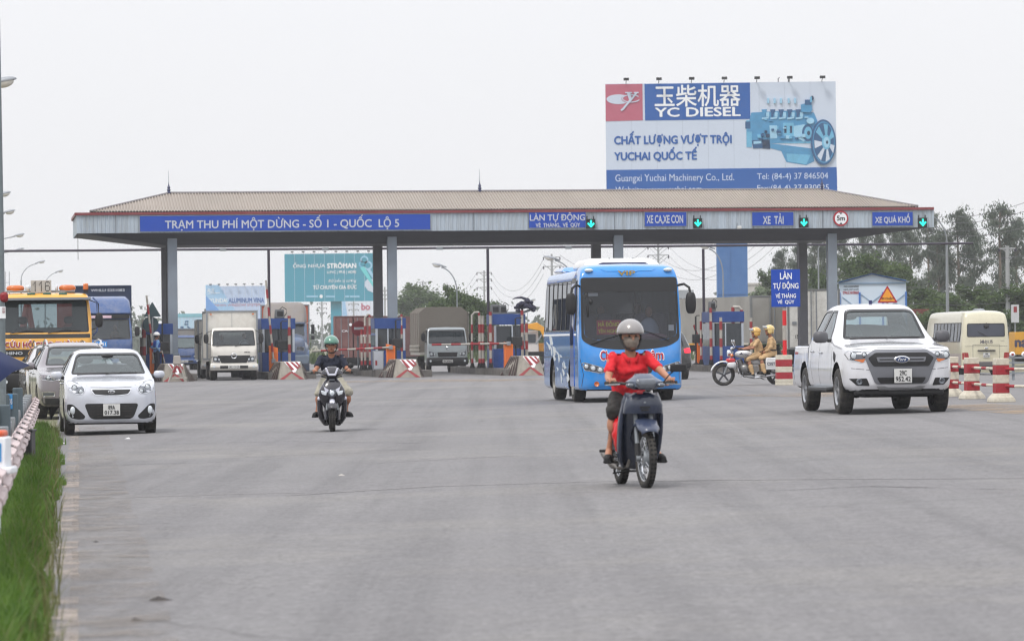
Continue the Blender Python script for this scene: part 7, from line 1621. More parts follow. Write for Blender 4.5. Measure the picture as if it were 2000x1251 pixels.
# black suv whose tail light shows right of the coach
r = thing('dark_car','dark car with a lit red tail light just right of the coach','car',(P(1300,728,128).x,128,gz(5.2,128)),R(7))
st = [(0,sec(.34,.78,.6,.76,.9,.6,1.0,.01)),(.08,sec(.28,.88,.6,.85,1.0,.66,1.3)),(.3,sec(.26,.90,.6,.87,1.05,.60,1.62)),(1.0,sec(.26,.90,.62,.87,1.06,.58,1.66)),(3.0,sec(.26,.9,.62,.87,1.02,.58,1.6)),(3.6,sec(.26,.9,.62,.87,1.0,.64,1.1)),(4.5,sec(.3,.8,.6,.7,.8,.5,.85))]
sh = Shell(st,.12,4); window(sh,'front',rpoly([(-.62,1.1),(.62,1.1),(.55,1.48),(-.55,1.48)],.05),r,M['glad'],.03,'rear_window',step=.1); tlm = mat('tail_light_on',S(230,24,40),.2,emit=S(255,30,50),estr=2.5)
for s_ in (-1,1): sh.decal('tail_light',rpoly([(s_*.86,1.06),(s_*.62,1.04),(s_*.64,.90),(s_*.86,.90)],.03),tlm,'front',.01,.02,None,.06,r); [tyre_rim(r,s_*.78,y_,.34,.22,s_,'alloy') for y_ in (.95,3.6)]
for d in ('left','right'): window(sh,d,rpoly([(.6,1.1),(3.2,1.08),(2.9,1.5),(.8,1.54)],.05),r,M['glad'],.03,step=.12)
for y_ in (.95,3.6): sh.arch(y_,.35,.40,.5)
sh.build('body',carpaint('black_paint',S(28,30,34),.2),r,M['under'],.4); boxo('bumper',M['black'],r,(0,.0,.5),(1.7,.14,.2),bevel=.05); number_plate(r,None,0,.8,.3,.2,['30A','552.18'],y=-.07)
# red service truck behind the right booth gap
r = thing('service_truck','red and white service truck with orange lights far behind the right booth','truck',(P(1356,700,250).x,250,0),R(4)); rt = mat('service_red',S(196,66,52),.5,var=.1)
boxo('body',mat('service_white',S(210,204,200),.6),r,(0,1.5,1.45),(1.9,4,1.1),bevel=.04); b = MB(); [b.box((-.8+.4*k,-.52,1.5),(.05,.03,1.0)) for k in range(5)]; b.box((0,-.53,1.85),(1.8,.03,.06)); b.box((0,-.53,1.2),(1.8,.03,.06)); b.obj('rack',rt,r,smooth=False); boxo('cab',mat('tow_orange',(1,1,1,1)),r,(-.55,-.8,1.25),(.9,.5,.5),bevel=.05)
for x in (-.65,.25): b = MB(); b.ell((x,.2,2.10),(.34,.14,.10),12,8,pw=.5); b.obj('warning_lamp',M['amber'],r)
boxo('bumper',rt,r,(0,-.6,.75),(1.9,.2,.3),bevel=.03); [tyre_rim(r,s_*.8,y_,.42,.3,s_,'truck') for s_ in (-1,1) for y_ in (0,2.6)]
# yellow crane left of the coach
r = thing('crane_truck','yellow folded crane arm over a white cabin left of the coach','crane',(P(1043,700,230).x,230,0),R(5)); ym = mat('crane_yellow',S(222,156,44),.5,var=.12)
boxo('cabin',mat('service_white',(1,1,1,1)),r,(-.3,.8,1.35),(1.2,1.6,1.3),bevel=.05,top=.92); boxo('cabin_window',M['glad'],r,(-.3,-.02,1.55),(.8,.03,.5)); b = MB(); b.prism([(-.55,2.35),(.15,2.5),(.75,2.1),(.95,1.35),(.7,1.3),(.35,2.0),(-.5,2.15)],-.3,-.05); b.obj('arm',ym,r,bevel=.02); tubeo('ram',M['steel'],r,[(.1,-.2,1.2),(.55,-.2,1.9)],.05); boxo('counterweight',ym,r,(.55,.8,1.0),(.7,1.0,.5),bevel=.04)
boxo('chassis',M['under'],r,(0,.8,.6),(1.8,2.6,.3)); [tyre_rim(r,s_*.8,y_,.42,.3,s_,'truck') for s_ in (-1,1) for y_ in (.1,1.8)]

# ================================================================ people and two wheelers
from mathutils import noise as mnoise
def remesh(mb,name,m,parent,vox=.012,it=6,extra=None,fold=0):
    me = bpy.data.meshes.new(name); me.from_pydata(mb.v,[],mb.f); o = bpy.data.objects.new(name,me); COL.objects.link(o)
    q = o.modifiers.new('r','REMESH'); q.mode = 'VOXEL'; q.voxel_size = vox
    s = o.modifiers.new('s','SMOOTH'); s.iterations = it; s.factor = .5
    dg = bpy.context.evaluated_depsgraph_get(); nm = bpy.data.meshes.new_from_object(o.evaluated_get(dg)); o.modifiers.clear()
    if fold:
        nn_ = [v.normal.copy() for v in nm.vertices]
        for v,q_ in zip(nm.vertices,nn_):
            p = v.co; v.co = p+q_*(fold*mnoise.noise(Vector((p.x*11+p.z*7,p.y*9,p.z*16-p.x*6)))+fold*.6*mnoise.noise(p*31))
    if extra and extra.v:
        v = [tuple(p.co) for p in nm.vertices]; f = [tuple(p.vertices) for p in nm.polygons]; k = len(v)
        nm = bpy.data.meshes.new(name); nm.from_pydata(v+extra.v,[],f+[tuple(i+k for i in g_) for g_ in extra.f])
    nm.materials.clear(); nm.materials.append(m); nm.polygons.foreach_set('use_smooth',[True]*len(nm.polygons))
    o.data = nm; o.name = name
    if parent: o.parent = parent
    return o
def limb(mb,pts,rs,n=12):
    mb.tube(pts,rs,n)
    for p,r_ in zip(pts,rs): mb.ell(tuple(p),(r_,r_,r_),10,8)
def torso(mb,spine,widths,side=Vector((1,0,0))):
    rings = []
    for i,p in enumerate(spine):
        t = (spine[min(i+1,len(spine)-1)]-spine[max(i-1,0)]).normalized(); fwd = t.cross(side).normalized(); a,b = widths[i]
        rings.append([tuple(p+side*(a*cos(2*pi*k/20))+fwd*(b*sin(2*pi*k/20))) for k in range(20)])
    mb.ring(rings)
def finger(mb,wr,hand,bar,side,s_):
    """four unequal fingers curled over a grip along `bar`, thumb closing from below"""
    b = bar.normalized(); f = (hand-wr); f = (f-b*f.dot(b)).normalized(); up = b.cross(f).normalized()
    if up.z < 0: up = -up
    for k in range(4):
        c_ = hand+b*((k-1.5)*.021); L_ = (.9,1.0,.95,.78)[k]; pts = []
        for q in range(6): t = q/5*L_; a = pi*.60-t*pi*1.05; pts.append(c_+f*(.030*cos(a)+.002)*1.0+up*(.032*sin(a)-.002))
        mb.tube(pts,[.0105,.0105,.010,.0095,.009,.0075],8)
    pts = [hand-b*(s_*.048)-f*.03,hand-b*(s_*.052)-up*.022,hand-b*(s_*.040)+f*.016-up*.028,hand-b*(s_*.022)+f*.026-up*.02]; mb.tube(pts,[.013,.012,.011,.008],8)
def make_person(label,loc,rz,J,skin_c,shirt,bottom,shoe,helmet=None,face_dir=Vector((0,-1,0)),sleeve='short',legs='short',grip=True,side=Vector((1,0,0)),mask=None,long_shirt=False,girth=1.0,vox=.012,collar=True,belt=None):
    """one continuous body with head, hands and fingers; clothes are children"""
    V_ = {k: Vector(v) for k,v in J.items()}; b = MB(); g_ = girth
    pel,ch,nk,hd = V_['pelvis'],V_['chest'],V_['neck'],V_['head']; mid = (pel+ch)/2
    torso(b,[pel-(ch-pel).normalized()*.08,pel,mid,ch,nk-(nk-ch)*.25],[(.13*g_,.10*g_),(.155*g_,.11*g_),(.135*g_,.095*g_),(.165*g_,.105*g_),(.08,.06)],side)
    b.tube([nk-(nk-ch)*.4,nk,hd-Vector((0,0,.04))],[.06,.055,.052],12)
    for s_,L_ in ((-1,'L'),(1,'R')):
        limb(b,[V_['sh'+L_],V_['el'+L_],V_['wr'+L_]],[.052*g_,.040*g_,.027]); limb(b,[V_['hip'+L_],V_['kn'+L_],V_['an'+L_]],[.082*g_,.056*g_,.037])
        k_ = V_['kn'+L_].lerp(V_['an'+L_],.3); b.ell(tuple(k_),(.052*g_,.055*g_,.09),10,8)
        h = V_['ha'+L_]; w_ = V_['wr'+L_]; b.tube([w_,w_.lerp(h,.55),h],[.026,.036,.030],10); b.tube([V_['an'+L_],V_['to'+L_].lerp(V_['an'+L_],.3),V_['to'+L_]],[.038,.036,.028],10)
    f = face_dir.normalized(); sd = Vector((0,0,1)).cross(f).normalized(); up = Vector((0,0,1)); from mathutils import Quaternion
    q = Matrix((sd,f,up)).transposed().to_3x3().to_4x4()
    def hp(x,y_,z): return hd+sd*x+f*y_+up*z
    def he(c_,d,n_=14,m_=10): 
        t = MB(); t.ell((0,0,0),d,n_,m_); t.v = [tuple(hp(*c_)+sd*p[0]+f*p[1]+up*p[2]) for p in t.v]; return t
    for c_,d in (((0,-.008,.02),(.078,.098,.10)),((0,.03,-.055),(.058,.062,.062)),((0,.10,-.012),(.014,.022,.024)),((0,.085,.03),(.05,.018,.012)),((-.082,0,-.005),(.012,.022,.032)),((.082,0,-.005),(.012,.022,.032)),((0,.086,-.058),(.026,.014,.016)),((0,.07,-.10),(.028,.022,.018))):
        t = he(c_,d); b.add(t.v,t.f)
    ex = MB()
    for s_,L_ in ((-1,'L'),(1,'R')):
        if grip: finger(ex,V_['wr'+L_],V_['ha'+L_],V_.get('bar'+L_,side),side,s_)
        else:
            h,w_ = V_['ha'+L_],V_['wr'+L_]; t_ = (h-w_).normalized(); c_ = t_.cross(side).normalized()
            for k in range(4): o_ = side*((k-1.5)*.019); ex.tube([h+o_,h+o_+t_*.035+c_*.006,h+o_+t_*.06*(.9,1,.95,.75)[k]+c_*.022],[.010,.0095,.008],7)
            ex.tube([w_.lerp(h,.5)-side*(s_*.03),h-side*(s_*.042)+t_*.01,h-side*(s_*.03)+t_*.035],[.012,.011,.008],7)
    body = remesh(b,'person',skin_c,None,vox,4,ex); body.location = loc; body.rotation_euler = (0,0,rz); props(body,label,'person')
    # face
    e_ = MB(); 
    for s_ in (-1,1): t = he((s_*.031,.083,.012),(.014,.010,.007),8,6); e_.add(t.v,t.f)
    if not mask or True: e_.obj('eyes',mat('eye_dark',S(30,24,22),.3),body)
    e2_ = MB()
    for s_ in (-1,1): t = he((s_*.032,.086,.036),(.022,.008,.005),8,6); e2_.add(t.v,t.f)
    e2_.obj('eyebrows',mat('hair_black',S(24,20,20),.8),body)
    t = he((0,.093,-.060),(.022,.008,.007),8,6); t.obj('mouth',mat('lips',S(130,70,64),.6),body)
    t = he((0,-.02,.03),(.083,.10,.098),16,12); t2 = MB(); t2.v = t.v; t2.f = [g2 for g2 in t.f if sum((Vector(t.v[i])-hd).dot(f) for i in g2)/len(g2) < .045+.0 and sum((Vector(t.v[i])-hd).z for i in g2)/len(g2) > -.045]; t2.obj('hair',mat('hair_black',(1,1,1,1)),body)
    # shirt
    c = MB(); e = .014
    torso(c,[pel-(ch-pel).normalized()*(.10 if long_shirt else .04),pel,mid,ch,nk-(nk-ch)*.22],[((.17+e)*g_,(.12+e)*g_),((.165+e)*g_,(.118+e)*g_),((.15+e)*g_,(.112+e)*g_),((.175+e)*g_,(.115+e)*g_),(.105,.082)],side)
    for L_ in 'LR':
        S0,E0,W0 = V_['sh'+L_],V_['el'+L_],V_['wr'+L_]
        if sleeve == 'short': limb(c,[S0,S0.lerp(E0,.45),S0.lerp(E0,.70)],[.060*g_,.054*g_,.057*g_])
        else: limb(c,[S0,E0,E0.lerp(W0,.85)],[.060*g_,.052*g_,.042])
        c.tube([ch.lerp(nk,.35),S0],[.080,.058],12)
    so_ = remesh(c,'shirt',shirt,body,vox,3,fold=.014)
    bm = bmesh.new(); bm.from_mesh(so_.data); rmv = []          # open the neckline, hem and cuffs
    nd = (nk-ch).normalized()
    for v in bm.verts:
        p = v.co
        if (p-nk).dot(nd) > -.018 and (p-nk).length < .14: rmv.append(v)
        if (p-nk-f*.05).length < .052: rmv.append(v)
    bmesh.ops.delete(bm,geom=list(set(rmv)),context='VERTS'); bm.to_mesh(so_.data); bm.free()
    cl_ = MB(); 
    if collar:
        for s_ in (-1,1):
            a = nk-nd*.02; pts = [a-f*.055+sd*(s_*.03)+up*.02,a+sd*(s_*.075)+up*.018,a+f*.055+sd*(s_*.055)-up*.0,a+f*.085+sd*(s_*.022)-up*.055]; pt2 = [p+sd*(s_*.022)-up*.035 for p in pts]; o_ = len(cl_.v)
            cl_.v += [tuple(p) for p in pts+pt2]; cl_.f += [(o_+k,o_+k+1,o_+k+5,o_+k+4) for k in range(3)]
        q2 = cl_.obj('collar',shirt,so_); md = q2.modifiers.new('t','SOLIDIFY'); md.thickness = .008; md.offset = 0
    # lower clothes
    c = MB(); torso(c,[pel-(ch-pel).normalized()*.10,pel-(ch-pel).normalized()*.02,pel+(ch-pel).normalized()*.06],[(.16*g_,.125*g_),(.178*g_,.132*g_),(.16*g_,.122*g_)],side)
    for L_ in 'LR':
        H0,K0,A0_ = V_['hip'+L_],V_['kn'+L_],V_['an'+L_]
        if legs == 'short': limb(c,[H0,H0.lerp(K0,.6),H0.lerp(K0,.97)],[.098*g_,.082*g_,.078*g_])
        else: limb(c,[H0,H0.lerp(K0,.5),K0,K0.lerp(A0_,.5),K0.lerp(A0_,1.04)],[.103*g_,.088*g_,.073*g_,.066*g_,.062])
    tr = remesh(c,'shorts' if legs == 'short' else 'trousers',bottom,body,vox,3,fold=.012)
    for L_ in 'LR':
        A_,T_ = V_['an'+L_],V_['to'+L_]; d_ = (T_-A_); d_.z = 0; d_ = d_.normalized() if d_.length > .01 else f; zs = T_.z; c = MB()
        base = Vector((A_.x,A_.y,zs)); c.tube([base-d_*.06+up*.02,base+up*.02,T_+up*.004,T_+d_*.05-up*.004],[.040,.046,.044,.026],12); c.tube([base+up*.01,A_+up*.015],[.044,.040],12); c.box(tuple((base-d_*.06+T_+d_*.04)/2-up*.03),(.085,(T_-base).length+.12,.022),math.atan2(-d_.x,d_.y))
        remesh(c,'shoe',shoe,body,.011,2)
    if belt: c = MB(); torso(c,[pel+(ch-pel).normalized()*.055,pel+(ch-pel).normalized()*.09],[(.186*g_,.138*g_),(.183*g_,.135*g_)],side); c.obj('belt',belt,body)
    if helmet:
        hm_,kind,strap = helmet; t = MB(); rr = (.109,.130,.110); n_,m_ = 28,12; rings = []
        for i in range(m_+1):
            ph = -.10+(pi/2+.10)*i/m_; rings.append([tuple(hp(rr[0]*cos(ph)*cos(2*pi*k/n_),-.012+rr[1]*cos(ph)*sin(2*pi*k/n_),.045+rr[2]*sin(ph))) for k in range(n_)])
        t.ring([[tuple(Vector(p)*1) for p in q3] for q3 in rings],False); ho_ = t.obj('helmet',hm_,body); md = ho_.modifiers.new('t','SOLIDIFY'); md.thickness = .02; md.offset = -1
        t = MB(); t.ring([[tuple(hp(r2*.109*cos(2*pi*k/28),-.012+r2*.130*sin(2*pi*k/28),zz)) for k in range(28)] for r2,zz in ((1.0,.028),(1.035,.032),(1.035,.052),(1.0,.056))],False); t.obj('helmet_band',strap,ho_)
        if kind == 'visor' or kind == 'cap':
            t = MB(); L1,L2_ = [],[]
            for k in range(11): a = pi*.16+pi*.68*k/10; L1.append(tuple(hp(.108*cos(a),-.012+.129*sin(a),.045))); L2_.append(tuple(hp(.112*cos(a),-.012+.129*sin(a)+.052*sin(a),.022)))
            t.v = L1+L2_; t.f = [(k,k+1,k+12,k+11) for k in range(10)]; q4 = t.obj('visor',M['black'] if kind == 'cap' else mat('visor_clear',S(180,186,190),.1,coat=1),ho_); md = q4.modifiers.new('t','SOLIDIFY'); md.thickness = .007
        if kind == 'police':
            t = MB(); t.v = [tuple(hp(.121*cos(a),-.012+.150*sin(a)+off_,z_)) for z_,off_ in ((.06,0),(.085,.012)) for a in np.linspace(pi*.1,pi*.9,11)]; t.v = [tuple(hp(.122*cos(a),.0+.155*sin(a)+z2*.25,.07+z2)) for z2 in (0,.07) for a in np.linspace(pi*.12,pi*.88,11)]; t.f = [(k,k+1,k+12,k+11) for k in range(10)]; q4 = t.obj('visor',mat('visor_clear',S(180,186,190),.1,coat=1),ho_); md = q4.modifiers.new('t','SOLIDIFY'); md.thickness = .006
            for s_ in (-1,1): tt = he((s_*.108,-.02,-.01),(.022,.07,.075),12,8); tt.obj('ear_guard',hm_,ho_)
            tt = he((0,-.10,.0),(.10,.045,.08),14,8); tt.obj('neck_guard',hm_,ho_)
        t = MB()
        for s_ in (-1,1): t.tube([hp(s_*.102,.0,.02),hp(s_*.092,.015,-.05),hp(s_*.055,.05,-.115),hp(0,.065,-.128)],.009,6); t.tube([hp(s_*.10,-.04,.02),hp(s_*.09,-.005,-.045)],.009,6)
        t.obj('chin_strap',M['black'],ho_)
    if mask:
        t = MB(); rings = []
        for i in range(7):
            zz = .005-.115*i/6; wd = (.079,.080,.079,.076,.070,.060,.045)[i]; dp = (.098,.112,.116,.112,.105,.098,.085)[i]; rings.append([tuple(hp(wd*cos(a),dp*sin(a)-.004,zz)) for a in np.linspace(pi*.02,pi*.98,15)])
        t.ring(rings,False,False); q5 = t.obj('face_mask',mask,body,ang=60); md = q5.modifiers.new('t','SOLIDIFY'); md.thickness = .004
    return body
skinA = mat('skin_tan',S(172,122,96),.5,var=.08,vscale=12); skinB = mat('skin_brown',S(158,106,80),.5,var=.08,vscale=12)

def moto_wheel(parent,y,r_,w_,style='spoke',z=None,nm='wheel',rz=0,x=0):
    mb = MB(); rr = r_-w_*.95; t = mb.lathe([(rr,-w_*.32)]+[(rr+w_*.5+w_*.46*cos(a),w_*.5*sin(a)) for a in np.linspace(-pi*.75,pi*.75,13)]+[(rr,w_*.32),(rr,-w_*.32)],44,'x').obj(nm,M['rubber'],parent,ang=40); t.location = (x,y,z or r_); t.rotation_euler = (0,0,rz)
    gr = MB()
    for k in range(40):
        a = 2*pi*k/40
        for s_ in (-1,1): gr.at((s_*w_*.22,cos(a)*(r_-.004),sin(a)*(r_-.004)),(a,0,0)); gr.box((0,0,0),(w_*.3,.009,.018))
    gr.M = Matrix.Identity(4); gr.obj('tread',M['under'],t,smooth=False)
    m = MB(); m.lathe([(rr+.006,-w_*.34),(rr-.006,-w_*.28),(rr-.012,0),(rr-.006,w_*.28),(rr+.006,w_*.34)],44,'x'); hub = .035
    if style == 'spoke':
        m.lathe([(hub,-.04),(hub*1.3,-.035),(hub,0),(hub*1.3,.035),(hub,.04)],16,'x'); m.obj('rim',M['chrome'],t); s2 = MB()
        for k in range(24): a = 2*pi*k/24; b2 = a+.35*(1 if k % 2 else -1); s2.tube([(.03*(1 if k % 4 < 2 else -1),cos(b2)*hub,sin(b2)*hub),(0,cos(a)*rr,sin(a)*rr)],.0025,4)
        s2.obj('spokes',M['chrome'],t)['kind'] = 'stuff'
    else:
        for k in range(5): a = 2*pi*k/5; m.at((0,0,0),(a,0,0)); m.box((0,0,rr*.52),(.035,.05,rr*.95)); m.M = Matrix.Identity(4)
        m.lathe([(.001,-.05),(.06,-.05),(.06,.05),(.001,.05)],18,'x'); m.obj('rim',mat('dark_alloy',S(90,92,96),.35,.8),t,ang=30)
    return t
def ringloft(name,m,parent,secs,cap=True,n=20,pw=.75,bevel=0,ang=50):
    """secs: (y, zc, half width, half height[, tilt]) superellipse rings in x-z stacked along y, or ('z', ...)"""
    rings = []
    for s_ in secs:
        c_,hx,hy = Vector(s_[0]),s_[1],s_[2]; t = s_[3] if len(s_) > 3 else 0; q = []
        for k in range(n):
            a = 2*pi*k/n; u = abs(cos(a))**pw*(1 if cos(a) >= 0 else -1)*hx; v = abs(sin(a))**pw*(1 if sin(a) >= 0 else -1)*hy; q.append(tuple(c_+Vector((u,v*cos(t),v*sin(t)))))
        rings.append(q)
    return MB().ring(rings,cap).obj(name,m,parent,ang=ang)

# ---------------------------------------------------------------- near underbone motorcycle and its rider in red
BL = mat('dark_blue_plastic',S(34,44,66),.3,coat=.6,var=.15,vscale=5,dirt=S(70,76,90),dirt_amt=.4,dscale=6); GB = mat('grey_blue_fender',S(50,60,84),.35,coat=.5,var=.12)
pw_ = G(1262,953); BK1 = thing('underbone_motorcycle','dark blue underbone motorcycle ridden by the man in the red shirt','motorcycle',tuple(pw_),R(9.4)); r = BK1; st_ = .05
moto_wheel(r,0,.282,.075,'spoke',nm='front_wheel',rz=R(4)); moto_wheel(r,1.22,.282,.085,'spoke',nm='rear_wheel')
for s_ in (-1,1):
    tubeo('fork_leg',M['steel'],r,[(s_*.075,.0,.28),(s_*.075,.07,.52),(s_*.07,.17,.82)],.02,10); tubeo('fork_boot',M['black'],r,[(s_*.075,.0,.26),(s_*.075,.035,.42)],.028,10); MB().lathe([(.03,-.02),(.03,.02)],10,'x',c=(s_*.075,0,.282),cap=True).obj('axle_nut',M['steel'],r)
MB().lathe([(.001,-.03),(.075,-.03),(.085,0),(.075,.03),(.001,.03)],20,'x',c=(.0,0,.282)).obj('brake_hub',M['steel'],r)
def fender(name,m,parent,yc,zc,rad,w_,a0,a1,th=.05,n=14,lift=0):
    rings = []
    for k in range(n+1):
        a = a0+(a1-a0)*k/n; c_ = Vector((0,yc+cos(a)*rad,zc+sin(a)*rad)); o_ = Vector((0,cos(a),sin(a))); tp = w_*(1 if 1 < k < n-1 else .75)
        rings.append([tuple(c_+Vector((tp*cos(b),0,0))+o_*(th*sin(b))) for b in np.linspace(0,pi,11)])
    q = MB().ring(rings,False,False).obj(name,m,parent,ang=60); md = q.modifiers.new('t','SOLIDIFY'); md.thickness = .006; return q
fender('front_fender',GB,r,.0,.282,.305,.100,R(134),R(20),.05)
ringloft('fender_top',GB,r,[((0,-.10,.555),.05,.03),((0,-.06,.60),.10,.06),((0,.01,.635),.105,.07),((0,.07,.65),.07,.05)])
# leg shield: wide dark wings around the steering column
sh1 = [((0,.14,.90),.085,.06),((0,.12,.86),.155,.08),((0,.11,.78),.185,.09),((0,.14,.70),.19,.10)]; ringloft('front_cowl',BL,r,sh1)
sq = MB(); rows = []
for z,hw,yc in ((.88,.150,.10),(.80,.185,.11),(.70,.195,.15),(.60,.198,.20),(.48,.198,.26),(.36,.190,.33),(.26,.170,.40),(.17,.125,.46)): rows.append([(hw*u,yc+.09*u*u-.02*(1-abs(u)),z+.015*abs(u)) for u in np.linspace(-1,1,13)])
sq.ring(rows,False,False); q = sq.obj('shield_panel',BL,r,ang=60); q.modifiers.new('t','SOLIDIFY').thickness = .012
for s_ in (-1,1):
    P0 = [((s_*.165,.20,.80),.022,.05),((s_*.188,.23,.68),.024,.06),((s_*.193,.28,.52),.024,.06),((s_*.187,.35,.36),.022,.06),((s_*.165,.42,.24),.018,.05),((s_*.13,.47,.18),.012,.03)]; ringloft('leg_shield',BL,r,P0)
ringloft('centre_tunnel',BL,r,[((0,.22,.72),.12,.10),((0,.32,.52),.11,.12),((0,.48,.42),.10,.12),((0,.70,.45),.10,.10)])
boxo('shield_vent',M['black'],r,(0,.035,.76),(.10,.03,.015)); boxo('shield_vent',M['black'],r,(0,.033,.735),(.07,.03,.012)); b = MB(); b.lathe([(.001,0),(.014,-.004),(.001,-.006)],12,'y',c=(0,.03,.80)); b.obj('badge',M['steel'],r)
# handlebar cover with headlight
HC = mat('handlebar_silver',S(88,96,112),.28,.5,.6,var=.08)
ringloft('handlebar_cover',HC,r,[((0,.07,.925),.10,.05),((0,.05,.95),.165,.075),((0,.06,1.0),.18,.085),((0,.09,1.04),.11,.075),((0,.11,1.075),.075,.05)])
b = MB(); b.ring([[(-.085,-.045,1.025),(.085,-.045,1.025),(.085,.03,1.035),(-.085,.03,1.035)],[(-.10,-.055,.98),(.10,-.055,.98),(.10,.03,.98),(-.10,.03,.98)],[(-.065,-.045,.925),(.065,-.045,.925),(.06,.03,.92),(-.06,.03,.92)]]); b.obj('headlight',M['lensd'],r,bevel=.02,bseg=3)
for s_ in (-1,1): b = MB(); b.ell((s_*.145,-.012,.965),(.045,.035,.024),12,8); b.obj('indicator',M['lensd'],r)
for s_ in (-1,1):
    tubeo('handlebar',M['black'],r,[(s_*.12,.10,.97),(s_*.20,.13,.985),(s_*.26,.20,.985)],.014,8); MB().tube([(s_*.235,.17,.985),(s_*.345,.22,.985)],.019,10).obj('grip',M['rubber'],r); tubeo('brake_lever',M['steel'],r,[(s_*.22,.10,.975),(s_*.36,.13,.97)],.007,6)
tubeo('mirror_stem',M['black'],r,[(.20,.12,.99),(.25,.10,1.06),(.30,.09,1.10)],.007,6); b = MB(); b.box((.335,.08,1.125),(.16,.03,.075)); b.obj('mirror',M['black'],r,bevel=.012)
boxo('red_tag',M['redp'],r,(-.06,-.03,.90),(.06,.02,.03),bevel=.008)
ringloft('seat',M['black'],r,[((0,.60,.74),.05,.03),((0,.62,.76),.11,.08),((0,.95,.79),.13,.30),((0,.97,.83),.12,.30)]) if False else None
b = MB(); b.ring([[(.12*cos(a)*k_,.62+.0*a+y_,.74+.05*sin(a)*1) for a in np.linspace(0,2*pi,16,endpoint=False)] for y_,k_ in ((-.04,.5),(0,.8),(.3,1.0),(.62,1.05),(.72,.8))]); b.obj('seat',M['black'],r,ang=60)
ringloft('rear_body',BL,r,[((0,.75,.50),.09,.15),((0,.85,.60),.12,.28),((0,.95,.69),.12,.32)])
fender('rear_fender',M['black'],r,1.22,.282,.32,.07,R(120),R(-5),.05)
b = MB(); b.ell((.0,.62,.32),(.11,.17,.12),14,10,pw=.7); b.box((0,.55,.25),(.2,.2,.12)); b.tube([(0,.45,.36),(0,.34,.38)],.06,12); b.obj('engine',mat('engine_dark',S(52,50,50),.5,.5,var=.2),r,bevel=.01)
b = MB(); b.tube([(-.06,.42,.32),(-.10,.40,.20),(-.14,.60,.17),(-.15,.85,.20),(-.155,1.25,.30)],[.016,.016,.022,.042,.045],12); b.obj('exhaust',mat('exhaust_steel',S(130,126,120),.35,.8,var=.2,dirt=S(80,60,48),dirt_amt=.5),r)
for s_ in (-1,1):
    tubeo('foot_peg',M['rubber'],r,[(s_*.05,.52,.235),(s_*.24,.52,.235)],.014,8); tubeo('rear_peg',M['black'],r,[(s_*.12,.92,.33),(s_*.27,.92,.33)],.014,8); tubeo('shock',M['steel'],r,[(s_*.11,1.18,.30),(s_*.12,1.05,.62)],.024,8)
tubeo('centre_stand',M['black'],r,[(-.12,.72,.22),(-.16,.80,.12),(-.05,.74,.14),(.05,.74,.14),(.16,.80,.12)],.012,6); tubeo('swing_arm',M['black'],r,[(-.10,.75,.28),(-.10,1.22,.282)],.02,8); tubeo('swing_arm',M['black'],r,[(.10,.75,.28),(.10,1.22,.282)],.02,8)
b = MB(); rd = random.Random(5); vs = []
b.ell((-.165,.46,.50),(.065,.08,.16),14,12); b.v = [(x+rd.uniform(-.012,.012),y_+rd.uniform(-.012,.012),z+rd.uniform(-.015,.015)) for x,y_,z in b.v]; bag = b.obj('plastic_bag',mat('bag_red',S(214,20,30),.35,var=.15,vscale=14,coat=.3),None,ang=60); bag.location = pw_; bag.rotation_euler = (0,0,R(9.4)); props(bag,'red plastic bag hanging inside the leg shield of the near motorcycle','plastic bag')
J = dict(pelvis=(0,.86,.84),chest=(0,.74,1.13),neck=(0,.71,1.275),head=(0,.68,1.418),shL=(-.165,.73,1.23),shR=(.165,.73,1.23),elL=(-.245,.56,1.04),elR=(.265,.54,1.09),wrL=(-.285,.30,1.00),wrR=(.30,.30,1.01),haL=(-.285,.215,.995),haR=(.29,.215,.998),hipL=(-.10,.84,.84),hipR=(.10,.84,.84),knL=(-.215,.50,.70),knR=(.15,.46,.70),anL=(-.235,.62,.33),anR=(.21,.60,.33),toL=(-.27,.50,.262),toR=(.25,.49,.262),barL=(1,.35,0),barR=(1,-.35,0))
make_person('man in a red polo shirt, silver helmet and cloth mask riding the near motorcycle',tuple(pw_),R(9.4),J,skinA,mat('polo_red',S(206,24,38),.8,var=.12,vscale=5,bump=.25,bscale=9),mat('shorts_dark',S(44,42,40),.9,var=.2),mat('shoe_black',S(26,26,28),.7),(mat('helmet_silver',S(140,136,134),.2,.3,1,var=.03),'plain',M['black']),mask=mat('mask_pattern',S(128,118,108),.9,var=.3,vscale=40),face_dir=Vector((.05,-1,-.02)),girth=.94)

# ---------------------------------------------------------------- black scooter and rider in navy shirt
pw_ = G(649,843); r = thing('scooter','black and white scooter ridden by the man in the green helmet','motorcycle',tuple(pw_),R(3)); BP = mat('scooter_black',S(34,32,42),.22,coat=.8,var=.1); WP = carpaint('scooter_white',S(206,208,222),.25)
moto_wheel(r,0,.235,.10,'cast',nm='front_wheel'); moto_wheel(r,1.25,.235,.11,'cast',nm='rear_wheel')
fender('front_fender',BP,r,0,.235,.255,.075,R(150),R(40),.05); fender('fender_edge',WP,r,0,.235,.262,.055,R(128),R(80),.05)
for s_ in (-1,1): tubeo('fork_leg',M['steel'],r,[(s_*.085,0,.235),(s_*.085,.04,.42),(s_*.06,.10,.60)],.022,8); tubeo('fork_cover',BP,r,[(s_*.10,-.02,.20),(s_*.10,.01,.36)],.03,8)
ringloft('front_apron',BP,r,[((0,.16,.40),.13,.06),((0,.10,.50),.19,.08),((0,.04,.60),.225,.09),((0,.04,.70),.21,.10),((0,.10,.82),.14,.08),((0,.13,.90),.08,.06)])
